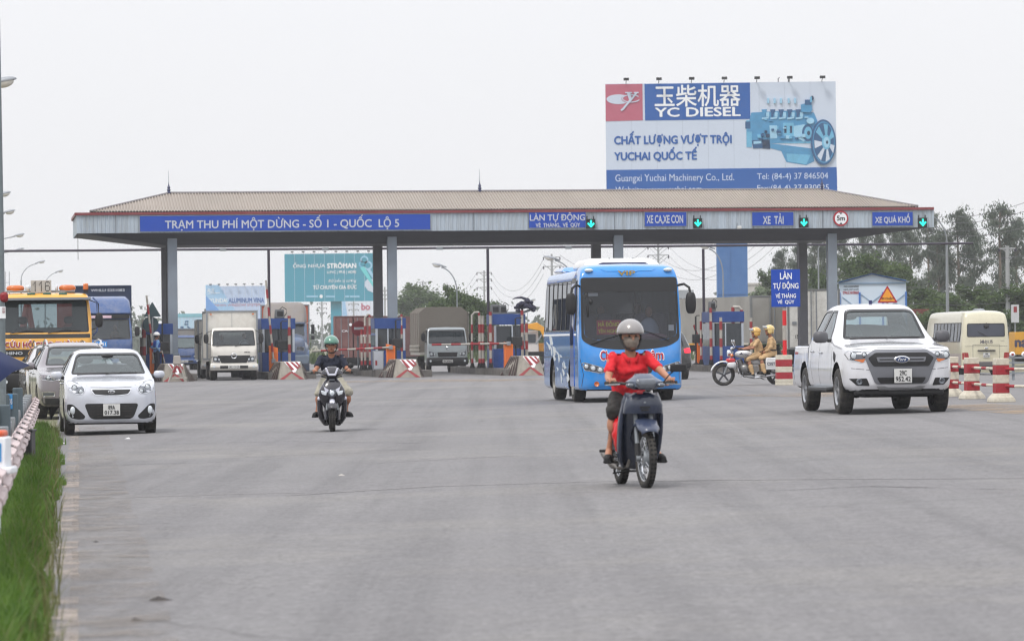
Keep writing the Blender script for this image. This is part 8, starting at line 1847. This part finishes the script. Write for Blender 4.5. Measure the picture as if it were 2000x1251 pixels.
for s_ in (-1,1):
    ringloft('leg_shield',BP,r,[((s_*.18,.12,.62),.05,.07),((s_*.205,.18,.50),.045,.09),((s_*.20,.26,.36),.05,.12),((s_*.17,.36,.22),.06,.14),((s_*.12,.42,.13),.05,.12)]); b = MB(); b.ell((s_*.215,.08,.555),(.03,.05,.035),12,8); b.obj('wing_tip',WP,r)
    b = MB(); b.prism([(s_*.185,.69),(s_*.08,.665),(s_*.10,.60),(s_*.17,.625)],-.075,-.02); b.obj('indicator',M['lens'],r,bevel=.012)
    b = MB(); b.prism([(s_*.150,.80),(s_*.13,.745),(s_*.055,.70),(s_*.07,.66),(s_*.115,.67)],-.07,.0); b.obj('white_blade',WP,r,bevel=.008)
b = MB(); b.ell((0,-.035,.645),(.085,.05,.068),18,12,pw=.8); b.obj('headlight',M['lensd'],r); b = MB(); b.lathe([(.04,-.02),(.03,-.03),(.002,-.035)],16,'y',c=(0,-.06,.645)); b.obj('bulb_lens',M['lens'],r)
boxo('top_mark',M['steel'],r,(0,.03,.865),(.09,.02,.015))
ringloft('handlebar_cover',BP,r,[((0,.10,.905),.09,.05),((0,.07,.95),.19,.08),((0,.07,1.0),.175,.08),((0,.09,1.06),.10,.06),((0,.10,1.085),.06,.035)])
b = MB(); b.prism([(-.115,1.06),(-.085,1.065),(-.045,.965),(.045,.965),(.085,1.065),(.115,1.06),(.065,.93),(-.065,.93)],-.03,.04); b.obj('white_chevron',WP,r,bevel=.008)
for s_ in (-1,1):
    tubeo('handlebar',M['black'],r,[(s_*.15,.10,.97),(s_*.22,.15,.985),(s_*.27,.19,.985)],.014,8); MB().tube([(s_*.235,.17,.985),(s_*.345,.21,.985)],.019,10).obj('grip',M['rubber'],r); tubeo('brake_lever',M['black'],r,[(s_*.22,.10,.97),(s_*.37,.12,.96)],.007,6)
tubeo('mirror_stem',M['black'],r,[(.18,.12,.98),(.24,.10,1.03),(.29,.10,1.07)],.007,6); b = MB(); b.ell((.315,.09,1.095),(.05,.02,.045),14,10); b.obj('mirror',M['black'],r)
boxo('foot_board',M['black'],r,(0,.45,.22),(.42,.40,.05),bevel=.02); ringloft('rear_body',BP,r,[((0,.95,.30),.13,.30),((0,.98,.5),.16,.38),((0,1.0,.70),.16,.40)]); ringloft('seat',M['black'],r,[((0,.98,.70),.13,.38),((0,.98,.76),.14,.40),((0,.98,.80),.12,.36)]); fender('rear_fender',M['black'],r,1.25,.235,.27,.07,R(110),R(-10),.04)
b = MB(); b.box((0,.85,.18),(.3,.4,.16)); b.tube([(-.17,.85,.20),(-.18,1.35,.28)],[.04,.06],10); b.obj('engine',M['under'],r,bevel=.02); boxo('silver_cover',M['steel'],r,(-.19,.72,.30),(.04,.16,.14),bevel=.02)
for s_ in (-1,1): boxo('foot_rest',M['black'],r,(s_*.10,.30,.115),(.06,.08,.03))
J = dict(pelvis=(0,.88,.84),chest=(-.005,.80,1.13),neck=(0,.77,1.275),head=(-.0,.75,1.43),shL=(-.175,.79,1.22),shR=(.175,.79,1.22),elL=(-.262,.60,1.03),elR=(.262,.60,1.03),wrL=(-.29,.28,.99),wrR=(.285,.28,.985),haL=(-.285,.205,.995),haR=(.285,.205,.993),hipL=(-.11,.84,.82),hipR=(.11,.84,.82),knL=(-.22,.44,.63),knR=(.285,.44,.645),anL=(-.25,.48,.31),anR=(.235,.48,.31),toL=(-.29,.37,.275),toR=(.30,.37,.275),barL=(1,.35,0),barR=(1,-.35,0))
navy = mat('polo_navy',S(22,28,46),.85,var=.15,vscale=6,bump=.25,bscale=9)
make_person('man in a navy polo shirt and green helmet riding the black scooter',tuple(pw_),R(3),J,skinB,navy,mat('shorts_khaki',S(160,156,142),.9,var=.15),mat('shoe_black',(1,1,1,1)),(mat('helmet_green',S(78,128,110),.2,0,1,var=.03),'cap',mat('helmet_rim',S(50,66,62),.4)),face_dir=Vector((0,-1,-.02)),girth=1.0)
# ---------------------------------------------------------------- police motorcycle and two officers
pf = G(1413,754); pf.y = 106.8; pf.x = P(1413,754,106.8).x; pf.z = gz(pf.x,pf.y); r = thing('police_motorcycle','white police motorcycle carrying two officers in tan, turning left','motorcycle',tuple(pf),R(-88)); WPp = carpaint('police_white',S(214,216,218),.25)
moto_wheel(r,0,.315,.10,'cast',nm='front_wheel'); moto_wheel(r,1.50,.315,.12,'cast',nm='rear_wheel'); fender('front_fender',WPp,r,0,.315,.345,.06,R(165),R(20),.03); fender('rear_fender',WPp,r,1.5,.315,.36,.08,R(100),R(-25),.03)
for s_ in (-1,1):
    tubeo('fork_leg',M['steel'],r,[(s_*.09,.0,.315),(s_*.09,.12,.60),(s_*.08,.27,.95)],.024,8); tubeo('shock',M['chrome'],r,[(s_*.14,1.47,.36),(s_*.13,1.35,.70)],.03,8); tubeo('exhaust',M['chrome'],r,[(s_*.10,.55,.45),(s_*.13,.50,.26),(s_*.15,.85,.22),(s_*.16,1.55,.30)],[.022,.022,.035,.045],10)
    tubeo('handlebar',M['black'],r,[(0,.27,.98),(s_*.12,.28,1.02),(s_*.24,.36,1.05),(s_*.33,.45,1.02)],.013,8); MB().tube([(s_*.29,.42,1.03),(s_*.38,.50,1.00)],.018,8).obj('grip',M['rubber'],r); tubeo('mirror_stem',M['chrome'],r,[(s_*.22,.34,1.05),(s_*.28,.30,1.15),(s_*.30,.28,1.19)],.007,6); b = MB(); b.ell((s_*.31,.27,1.22),(.05,.02,.06),12,8); b.obj('mirror',M['chrome'],r)
    b = MB(); b.ell((s_*.17,.20,.70),(.05,.12,.07),12,8,pw=.7); b.obj('red_guard',mat('guard_red',S(190,26,40),.35,coat=.5),r); b = MB(); b.ell((s_*.17,.22,.58),(.055,.13,.09),12,8,pw=.6); b.obj('white_guard',WPp,r)
    b = MB(); b.box((s_*.22,1.33,.60),(.12,.36,.34)); b.obj('side_case',WPp,r,bevel=.03,bseg=3); pl_ = boxo('case_plate',M['plate'],r,(s_*.285,1.30,.60),(.01,.26,.16),bevel=.01); text('CSGT',mat('letters_navy',(1,1,1,1)),pl_,1.19,1.41,.56,.64,s_*.291,.03,d='right' if s_ > 0 else 'left',name='case_letters')
    tubeo('foot_peg',M['black'],r,[(s_*.08,.83,.28),(s_*.30,.83,.28)],.015,8); tubeo('rear_peg',M['black'],r,[(s_*.12,1.15,.30),(s_*.30,1.15,.30)],.015,8)
b = MB(); b.lathe([(.001,.06),(.07,.05),(.10,-.02),(.095,-.06)],20,'y',c=(0,.18,.90)); b.obj('headlight_shell',M['chrome'],r); b = MB(); b.lathe([(.094,-.06),(.08,-.075),(.001,-.085)],20,'y',c=(0,.18,.90)); b.obj('headlight',M['lens'],r)
for s_ in (-1,1): b = MB(); b.ell((s_*.17,.22,.84),(.045,.05,.05),10,8); b.obj('indicator',M['amber'],r)
b = MB(); b.ell((0,.24,1.03),(.09,.05,.05),10,8); b.obj('gauges',M['chrome'],r)
ringloft('fuel_tank',WPp,r,[((0,.32,.88),.06,.05),((0,.38,.87),.13,.085),((0,.55,.87),.15,.10),((0,.72,.84),.11,.07),((0,.80,.82),.06,.04)]) if False else None
b = MB(); b.ell((0,.56,.87),(.155,.25,.105),18,12,pw=.8); tk = b.obj('fuel_tank',WPp,r); text('CSGT',mat('letters_navy',(1,1,1,1)),tk,.52,.72,.83,.90,.158,.02,d='right',name='tank_letters'); b = MB(); b.prism([(.42,.87),(.50,.93),(.52,.88),(.48,.86)],.148,.162,'yz'); b.obj('wing_mark',mat('letters_navy',(1,1,1,1)),tk)
b = MB(); b.ell((0,1.05,.80),(.14,.38,.06),16,10,pw=.6); b.obj('seat',M['black'],r); b = MB(); b.ell((0,.95,.66),(.12,.25,.09),12,8,pw=.6); b.obj('side_cover',WPp,r); b = MB(); b.ell((0,.62,.45),(.17,.22,.17),14,10,pw=.7); b.tube([(0,.5,.55),(0,.42,.72)],.09,12); b.obj('engine',mat('engine_alloy',S(120,120,120),.4,.7,var=.3,vscale=20),r)
tubeo('frame_tube',M['black'],r,[(.09,.28,.85),(.13,.42,.45),(.13,.55,.25),(.13,1.1,.26)],.018,8); tubeo('crash_bar',M['chrome'],r,[(-.25,.40,.65),(-.28,.38,.45),(-.22,.45,.32)],.014,8); tubeo('crash_bar',M['chrome'],r,[(.12,.34,.72),(.27,.36,.62),(.27,.40,.40),(.14,.48,.30)],.014,8); tubeo('side_stand',M['black'],r,[(.14,.95,.24),(.18,1.12,.16)],.012,6); boxo('beacon',M['red_lens'],r,(0,1.68,.93),(.12,.12,.12),bevel=.03); tubeo('beacon_stem',M['steel'],r,[(0,1.62,.6),(0,1.68,.87)],.015); boxo('tail_box',WPp,r,(0,1.55,.72),(.24,.22,.18),bevel=.03)
tan = mat('uniform_tan',S(190,158,116),.85,var=.1,vscale=6,bump=.2,bscale=10); hy = mat('helmet_yellow',S(206,160,72),.25,coat=1,var=.04); hy2 = mat('helmet_pale_yellow',S(214,186,116),.25,coat=1,var=.04)
sx = Vector((1,0,0))
J = dict(pelvis=(0,1.02,.86),chest=(0,.96,1.13),neck=(0,.93,1.29),head=(0,.90,1.45),shL=(-.18,.95,1.24),shR=(.18,.95,1.24),elL=(-.28,.76,1.07),elR=(.28,.80,1.04),wrL=(-.33,.53,1.01),wrR=(.33,.53,1.01),haL=(-.335,.47,1.015),haR=(.335,.47,1.015),hipL=(-.11,.98,.86),hipR=(.11,.98,.86),knL=(-.20,.68,.73),knR=(.20,.68,.73),anL=(-.20,.78,.36),anR=(.20,.78,.36),toL=(-.22,.69,.325),toR=(.22,.69,.325),barL=(1,.8,0),barR=(1,-.8,0))
make_person('traffic police officer in tan uniform and yellow helmet driving the police motorcycle',tuple(pf),R(-88),J,skinB,tan,tan,mat('shoe_black',(1,1,1,1)),(hy,'police',hy),legs='long',belt=M['black'],girth=1.0,vox=.014)
J = dict(pelvis=(0,1.36,.90),chest=(0,1.35,1.18),neck=(0,1.32,1.34),head=(0,1.28,1.51),shL=(-.18,1.34,1.29),shR=(.18,1.34,1.29),elL=(-.24,1.27,1.06),elR=(.25,1.30,1.05),wrL=(-.20,1.10,.95),wrR=(.20,1.15,.93),haL=(-.18,1.04,.93),haR=(.19,1.08,.92),hipL=(-.11,1.32,.89),hipR=(.11,1.32,.89),knL=(-.23,1.02,.78),knR=(.24,1.03,.76),anL=(-.24,1.10,.38),anR=(.25,1.10,.38),toL=(-.26,1.01,.345),toR=(.27,1.01,.345))
make_person('second police officer in tan uniform and pale yellow helmet with raised visor riding pillion',tuple(pf),R(-88),J,skinB,tan,tan,mat('shoe_black',(1,1,1,1)),(hy2,'police',hy2),sleeve='long',legs='long',grip=False,belt=M['black'],vox=.014)
# ---------------------------------------------------------------- attendant at the leftmost booth
pg_ = P(306,720,155.5); zg = gz(pg_.x,155.5)+.29
J = dict(pelvis=(0,0,.92),chest=(0,.0,1.20),neck=(0,0,1.38),head=(0,-.01,1.53),shL=(-.18,.01,1.32),shR=(.18,.01,1.32),elL=(-.24,.10,1.08),elR=(.23,.12,1.08),wrL=(-.20,-.06,.90),wrR=(.14,-.08,.92),haL=(-.18,-.12,.88),haR=(.12,-.14,.91),hipL=(-.09,0,.90),hipR=(.09,0,.90),knL=(-.10,-.02,.50),knR=(.11,-.02,.50),anL=(-.10,.02,.09),anR=(.12,.02,.09),toL=(-.11,-.09,.055),toR=(.14,-.09,.055))
o = make_person('toll attendant in blue vest and white helmet standing beside the leftmost booth',(pg_.x,155.5,zg),R(118),J,skinB,mat('shirt_sky',S(110,150,196),.85),mat('trousers_navy',S(30,36,56),.9),mat('shoe_black',(1,1,1,1)),(mat('helmet_white',S(214,214,214),.3,coat=.6),'cap',M['white']),sleeve='long',legs='long',grip=False,vox=.016)
c = MB(); torso(c,[Vector((0,0,.98)),Vector((0,0,1.1)),Vector((0,0,1.22)),Vector((0,0,1.34))],[(.185,.14),(.18,.138),(.20,.145),(.15,.11)]); c.obj('vest',mat('vest_blue',S(26,74,160),.8),o); c = MB(); torso(c,[Vector((0,0,1.02)),Vector((0,0,1.06))],[(.19,.145),(.19,.145)]); c.obj('reflective_band',mat('reflective',S(200,214,190),.4),o)
st2 = MB(); st2.tube([(-.2,-.14,.95),(-.36,-.2,.45)],.022,8); stk = st2.obj('baton',M['whitep'],None); stk.location = o.location; stk.rotation_euler = o.rotation_euler; props(stk,'white and red signal baton held by the toll attendant','baton'); MB().tube([(-.25,-.157,.80),(-.29,-.172,.68)],.0235,8).obj('red_bands',M['redp'],stk)

# ================================================================ right hand barrier posts and rails
bw_ = mat('barrier_white',S(206,200,184),.8,var=.12,vscale=8,dirt=S(150,138,116),dirt_amt=.5,dscale=7,bump=.3,bscale=25); br_ = mat('barrier_red',S(160,34,46),.8,var=.15,vscale=8,dirt=S(120,70,66),dirt_amt=.45,dscale=7,bump=.3,bscale=25)
def bpost(X,Y,lb,w_=.26,rz=10,base=.44,dpt=.24):
    r = thing('barrier_post',lb,'barrier post',(X,Y,gz(X,Y)),R(rz),'red and white concrete barrier posts on the right'); k = w_/2
    rd = random.Random(int(X*100)); j = lambda: rd.uniform(-.008,.008)
    def seg(nm,z0,z1,a,b_5,m): q = MB(); q.ring([[(-a+j(),-dpt/2*a/k,z0),(a+j(),-dpt/2*a/k,z0),(a,dpt/2*a/k,z0),(-a,dpt/2*a/k,z0)],[(-b_5,-dpt/2*b_5/k,z1),(b_5,-dpt/2*b_5/k,z1),(b_5,dpt/2*b_5/k,z1),(-b_5,dpt/2*b_5/k,z1)]]); return q.obj(nm,m,r,bevel=.012)
    seg('base',0,.07,base/2,base/2*.97,bw_); seg('base_slope',.07,.17,base/2*.97,k*1.04,bw_); seg('red_band',.17,.35,k,k*.99,br_); seg('white_band',.35,.51,k*.99,k*.985,bw_); seg('red_band',.51,.69,k*.985,k*.98,br_); seg('top_block',.69,.82,k*.98,k*.96,bw_)
    return r
bp = [(1955,785),(1898,779),(1858,774.5)]; pp_ = [G(*q) for q in bp]; d_ = Vector((.45,-3.9,0))
names = ['nearest red and white concrete post, third from the pickup','middle red and white concrete post right of the pickup','red and white concrete post partly hidden by the front wheel of the pickup']
for p,lb in zip(pp_,names): bpost(p.x,p.y,lb)
p_out = pp_[0]+Vector((1.9,-2.2,0)); bpost(p_out.x,p_out.y,'red and white concrete post just outside the right edge')
def rail(p,q,z,lb):
    r0_ = Vector((p.x,p.y,gz(p.x,p.y)+z)); r1_ = Vector((q.x,q.y,gz(q.x,q.y)+z)); d = (r1_-r0_); L_ = d.length; o = MB().tube([r0_,r1_],.028,10).obj('barrier_rail',bw_); props(o,lb,'barrier rail','painted pipe rails between the concrete posts')
    for a,b in ((.0,.22),(.46,.62),(.88,1)): MB().tube([r0_.lerp(r1_,a),r0_.lerp(r1_,b)],.0295,10).obj('red_band',br_,o)
far_ = pp_[2]+(pp_[2]-pp_[1])
for a,b,nm in ((p_out,pp_[0],'at the right edge of the photo'),(pp_[0],pp_[1],'between the two nearest concrete posts'),(pp_[1],pp_[2],'between the middle post and the one at the pickup wheel'),(pp_[2],far_,'behind the front wheel of the pickup')):
    rail(a,b,.62,'upper painted rail '+nm); rail(a,b,.30,'lower painted rail '+nm)
# sign on its block
ps = G(1531,753); ps.y = 104; ps.x = P(1531,753,104).x; ps.z = gz(ps.x,104)
bpost(ps.x,104,'weathered red and white concrete block at the foot of the blue lane sign',.44,0,.47,.40)
r = thing('lane_sign_post','square blue sign reading LÀN TỰ ĐỘNG on a red and white post','road sign',tuple(ps),0); zs_ = P(1534,599,104).z-ps.z; zt_ = P(1534,526,104).z-ps.z; x0_,x1_ = P(1505.5,562,104).x-ps.x,P(1562,562,104).x-ps.x; zs0 = P(1534,600,104).z-ps.z
tubeo('post',M['whitep'],r,[(.03,-.0,.8),(.03,0,zs0+.5)],.055,14); 
for a,b in ((.82,1.22),(1.62,2.02)): MB().tube([(.03,0,a),(.03,0,b)],.057,14).obj('red_band',mat('bright_red_band',S(206,24,34),.45),r)
boxo('panel',M['signblue'],r,((x0_+x1_)/2,-.07,(zs_+zt_)/2),(x1_-x0_,.02,zt_-zs_),bevel=.004); H_ = zt_-zs_; W_ = x1_-x0_
for (s,a,b,c_,d) in (('LÀN',.31,.71,.74,.95),('TỰ ĐỘNG',.07,.94,.45,.68),('VÉ THÁNG',.15,.85,.24,.375),('VÉ  QÚY',.21,.79,.07,.20)): text(s,M['white'],r,x0_+W_*a,x0_+W_*b,zs_+H_*c_,zs_+H_*d,-.081,.03)
pt = P(1733,591,130); r = thing('slow_sign','orange triangle sign with red edge reading ĐI CHẬM behind the pickup','road sign',(pt.x,130,gz(pt.x,130))); z0_ = pt.z-r.location.z; hw = (P(1753,591,130).x-P(1713,591,130).x)/2; hh = P(1733,557,130).z-pt.z
for nm,k,m_,y_ in (('plate',0,mat('sign_red',(1,1,1,1)),0),('face',.048,mat('sign_orange',S(226,150,36),.5),-.008)): b = MB(); b.prism(rpoly(offset([(-hw,z0_),(hw,z0_),(0,z0_+hh)],k),.04),-.01+y_,.0+y_); b.obj(nm,m_,r)
text('ĐI CHẬM',M['ink'],r,-hw*.58,hw*.58,z0_+.09,z0_+.20,-.019,.02); tubeo('post',M['whitep'],r,[(0,.05,0),(0,.05,z0_+.4)],.04)
# galvanised railing beyond the minibus
r = thing('steel_railing','low galvanised steel railing at the far right edge','railing',(P(1976,735,128).x,128,gz(16.7,128))); hR = P(1976,697,128).z-r.location.z
for k in range(4): boxo('rail',M['steel'],r,(2.2,0,hR-.02-.17*k),(4.6,.05,.06))
for k in range(5): boxo('post',M['steel'],r,(.05+k*1.05,.06,hR/2),(.09,.06,hR))
for x in (.02,.42): b = MB(); b.ell((x,0,hR+.09),(.10,.10,.09),12,8); b.obj('marker_cap',M['white'],r); b = MB(); b.ell((x,-.06,hR+.09),(.055,.05,.05),10,8); b.obj('marker_red',M['redp'],r)

# ================================================================ left guardrail, umbrella, roadside boxes
gm = mat('guardrail_pale',S(206,190,190),.6,var=.08,vscale=4,dirt=S(150,128,124),dirt_amt=.5,dscale=5); gj = mat('guardrail_joint',S(116,86,90),.7)
r = thing('guardrail','pale pinkish painted steel guardrail curving beside the grass','guardrail',(0,0,0)); ypos = 21.0; prof = [(.0,.155),(-.01,.13),(.065,.10),(.065,.055),(-.005,.02),(-.005,-.02),(.065,-.055),(.065,-.10),(-.01,-.13),(0,-.155)]; idx = 0
def ru(y): return -.43-.0009*max(0,60-y)**1.5*.12+.10*max(0,(y-58)/10)**2*.0
while ypos < 67:
    L_ = 1.35; rings = []
    for k in range(6):
        y_ = ypos+(L_+.04)*k/5; bul = .012*sin(pi*k/5); zc = gz(U(ru(y_),y_),y_)+.52+(.02 if idx % 2 else 0); rings.append([(U(ru(y_),y_)+a+bul+(.006 if idx % 2 else 0),y_,zc+b) for a,b in prof])
    q = MB().ring(rings,False,False).obj('rail_panel',gm,r,ang=25); q.modifiers.new('t','SOLIDIFY').thickness = .006
    y_ = ypos+.02; zc = gz(U(ru(y_),y_),y_)+.53; q = MB().ring([[(U(ru(yy),yy)+a+.012,yy,zc+b*1.02) for a,b in prof] for yy in (y_,y_+.07)],False,False).obj('joint',gj,r,ang=25)
    if idx % 2 == 0: x = U(ru(ypos),ypos)-.12; boxo('post',M['steel'],r,(x,ypos,gz(x,ypos)+.36),(.12,.08,.76),bevel=.01)
    ypos += L_; idx += 1
tubeo('end_shoe',gm,r,[(U(-.43,67),67,.45),(U(-.52,67.6),67.6,.38)],.08,10)
mets = mat('post_bluegrey',S(84,98,106),.6,.2,var=.2,vscale=5,dirt=S(60,64,66),dirt_amt=.5,dscale=5)
for (px,top,Y,w_,lb) in ((4,790,38,.16,'short blue grey steel post nearest the umbrella'),(23,768,44,.14,'second short steel post beside the umbrella, with a blue label'),(34,757,50,.13,'third short dark steel post under the umbrella')):
    p = P(px,top,Y); zb = gz(p.x,Y); r = thing('steel_post',lb,'steel post',(p.x,Y,zb),R(8)); h = p.z-zb; boxo('body',mets,r,(0,0,h/2),(w_,.10,h),bevel=.012); boxo('flange',mets,r,(-w_*.35,-.06,h/2),(.04,.05,h-.03)); 
    if px == 23: q = boxo('label',mat('label_blue',S(60,140,200),.5),r,(-.02,-.056,h-.09),(.05,.008,.17)); text('VAS',M['white'],q,-.04,.0,h-.12,h-.06,-.061)
p = P(47,800,47); r = thing('black_crate','dark plastic crate tucked behind the guardrail','crate',(p.x,47,gz(p.x,47))); boxo('body',M['black'],r,(0,0,.25),(.22,.4,.5),bevel=.02); boxo('rim',M['black'],r,(0,0,.50),(.25,.43,.03),bevel=.01); boxo('lid_patch',M['redp'],r,(-.04,-.1,.52),(.08,.08,.01))
p = P(-22,925,27); zb = gz(p.x,27); r = thing('stall_stool','low white plastic stool under the foam box at the left edge','stool',(p.x,27,zb)); zt_ = P(0,912,27).z-zb
boxo('top',M['white'],r,(0,0,zt_-.02),(.36,.36,.05),bevel=.012); [boxo('leg',M['white'],r,(sx_*.05,sy*.05,(zt_-.05)/2),(.04,.04,zt_-.05)) for sx_ in (-1,1) for sy in (-1,1)]
z2 = P(0,852,27).z; z1 = P(0,912,27).z; r = thing('foam_box','white foam box with a blue label and orange lid at the left edge','foam box',(p.x-.02,27,z1)); hb = z2-z1
boxo('body',M['white'],r,(0,0,hb/2),(.32,.30,hb),bevel=.012); boxo('lid',mat('lid_orange',S(214,92,54),.5),r,(-.01,0,hb+.022),(.30,.28,.045),bevel=.018); boxo('label',mat('label_blue',(1,1,1,1)),r,(.095,-.152,hb*.5),(.07,.006,hb*.6))
# umbrella
Yu = 45; c0 = P(-118,715,Yu); r = thing('umbrella','low navy parasol at the left edge behind the grass','umbrella',(c0.x,Yu,gz(c0.x,Yu))); zr = P(58,713,Yu).z-r.location.z; Rr = P(58,713,Yu).x-c0.x; ub = mat('umbrella_navy',S(12,34,84),.7,var=.1,vscale=2); n8 = 8; apex = (0,-.1,zr+.42)
rim_ = [(Rr*cos(2*pi*k/n8),Rr*sin(2*pi*k/n8),zr-(.22 if sin(2*pi*k/n8) < -.3 else 0)-.02*(1-cos(2*pi*k/n8))) for k in range(n8)]
for k in range(n8):
    a,b = Vector(rim_[k]),Vector(rim_[(k+1) % n8]); mid_ = (a+b)/2+Vector((0,0,.04)); A_ = Vector(apex); m = MB(); m.v = [tuple(A_),tuple(A_.lerp(a,.5)+Vector((0,0,.05))),tuple(A_.lerp(b,.5)+Vector((0,0,.05))),tuple(a),tuple(mid_),tuple(b)]; m.f = [(0,1,2),(1,3,4),(1,4,2),(2,4,5)]
    q = m.obj('canopy_panel',ub,r); q.modifiers.new('t','SOLIDIFY').thickness = .004; tubeo('rib',M['steel'],r,[apex,tuple(A_.lerp(a,.5)+Vector((0,0,.035))),tuple(a)],.006,5)
tubeo('pole',M['steel'],r,[(0,-.1,0),(0,-.1,zr+.5)],.02,10)
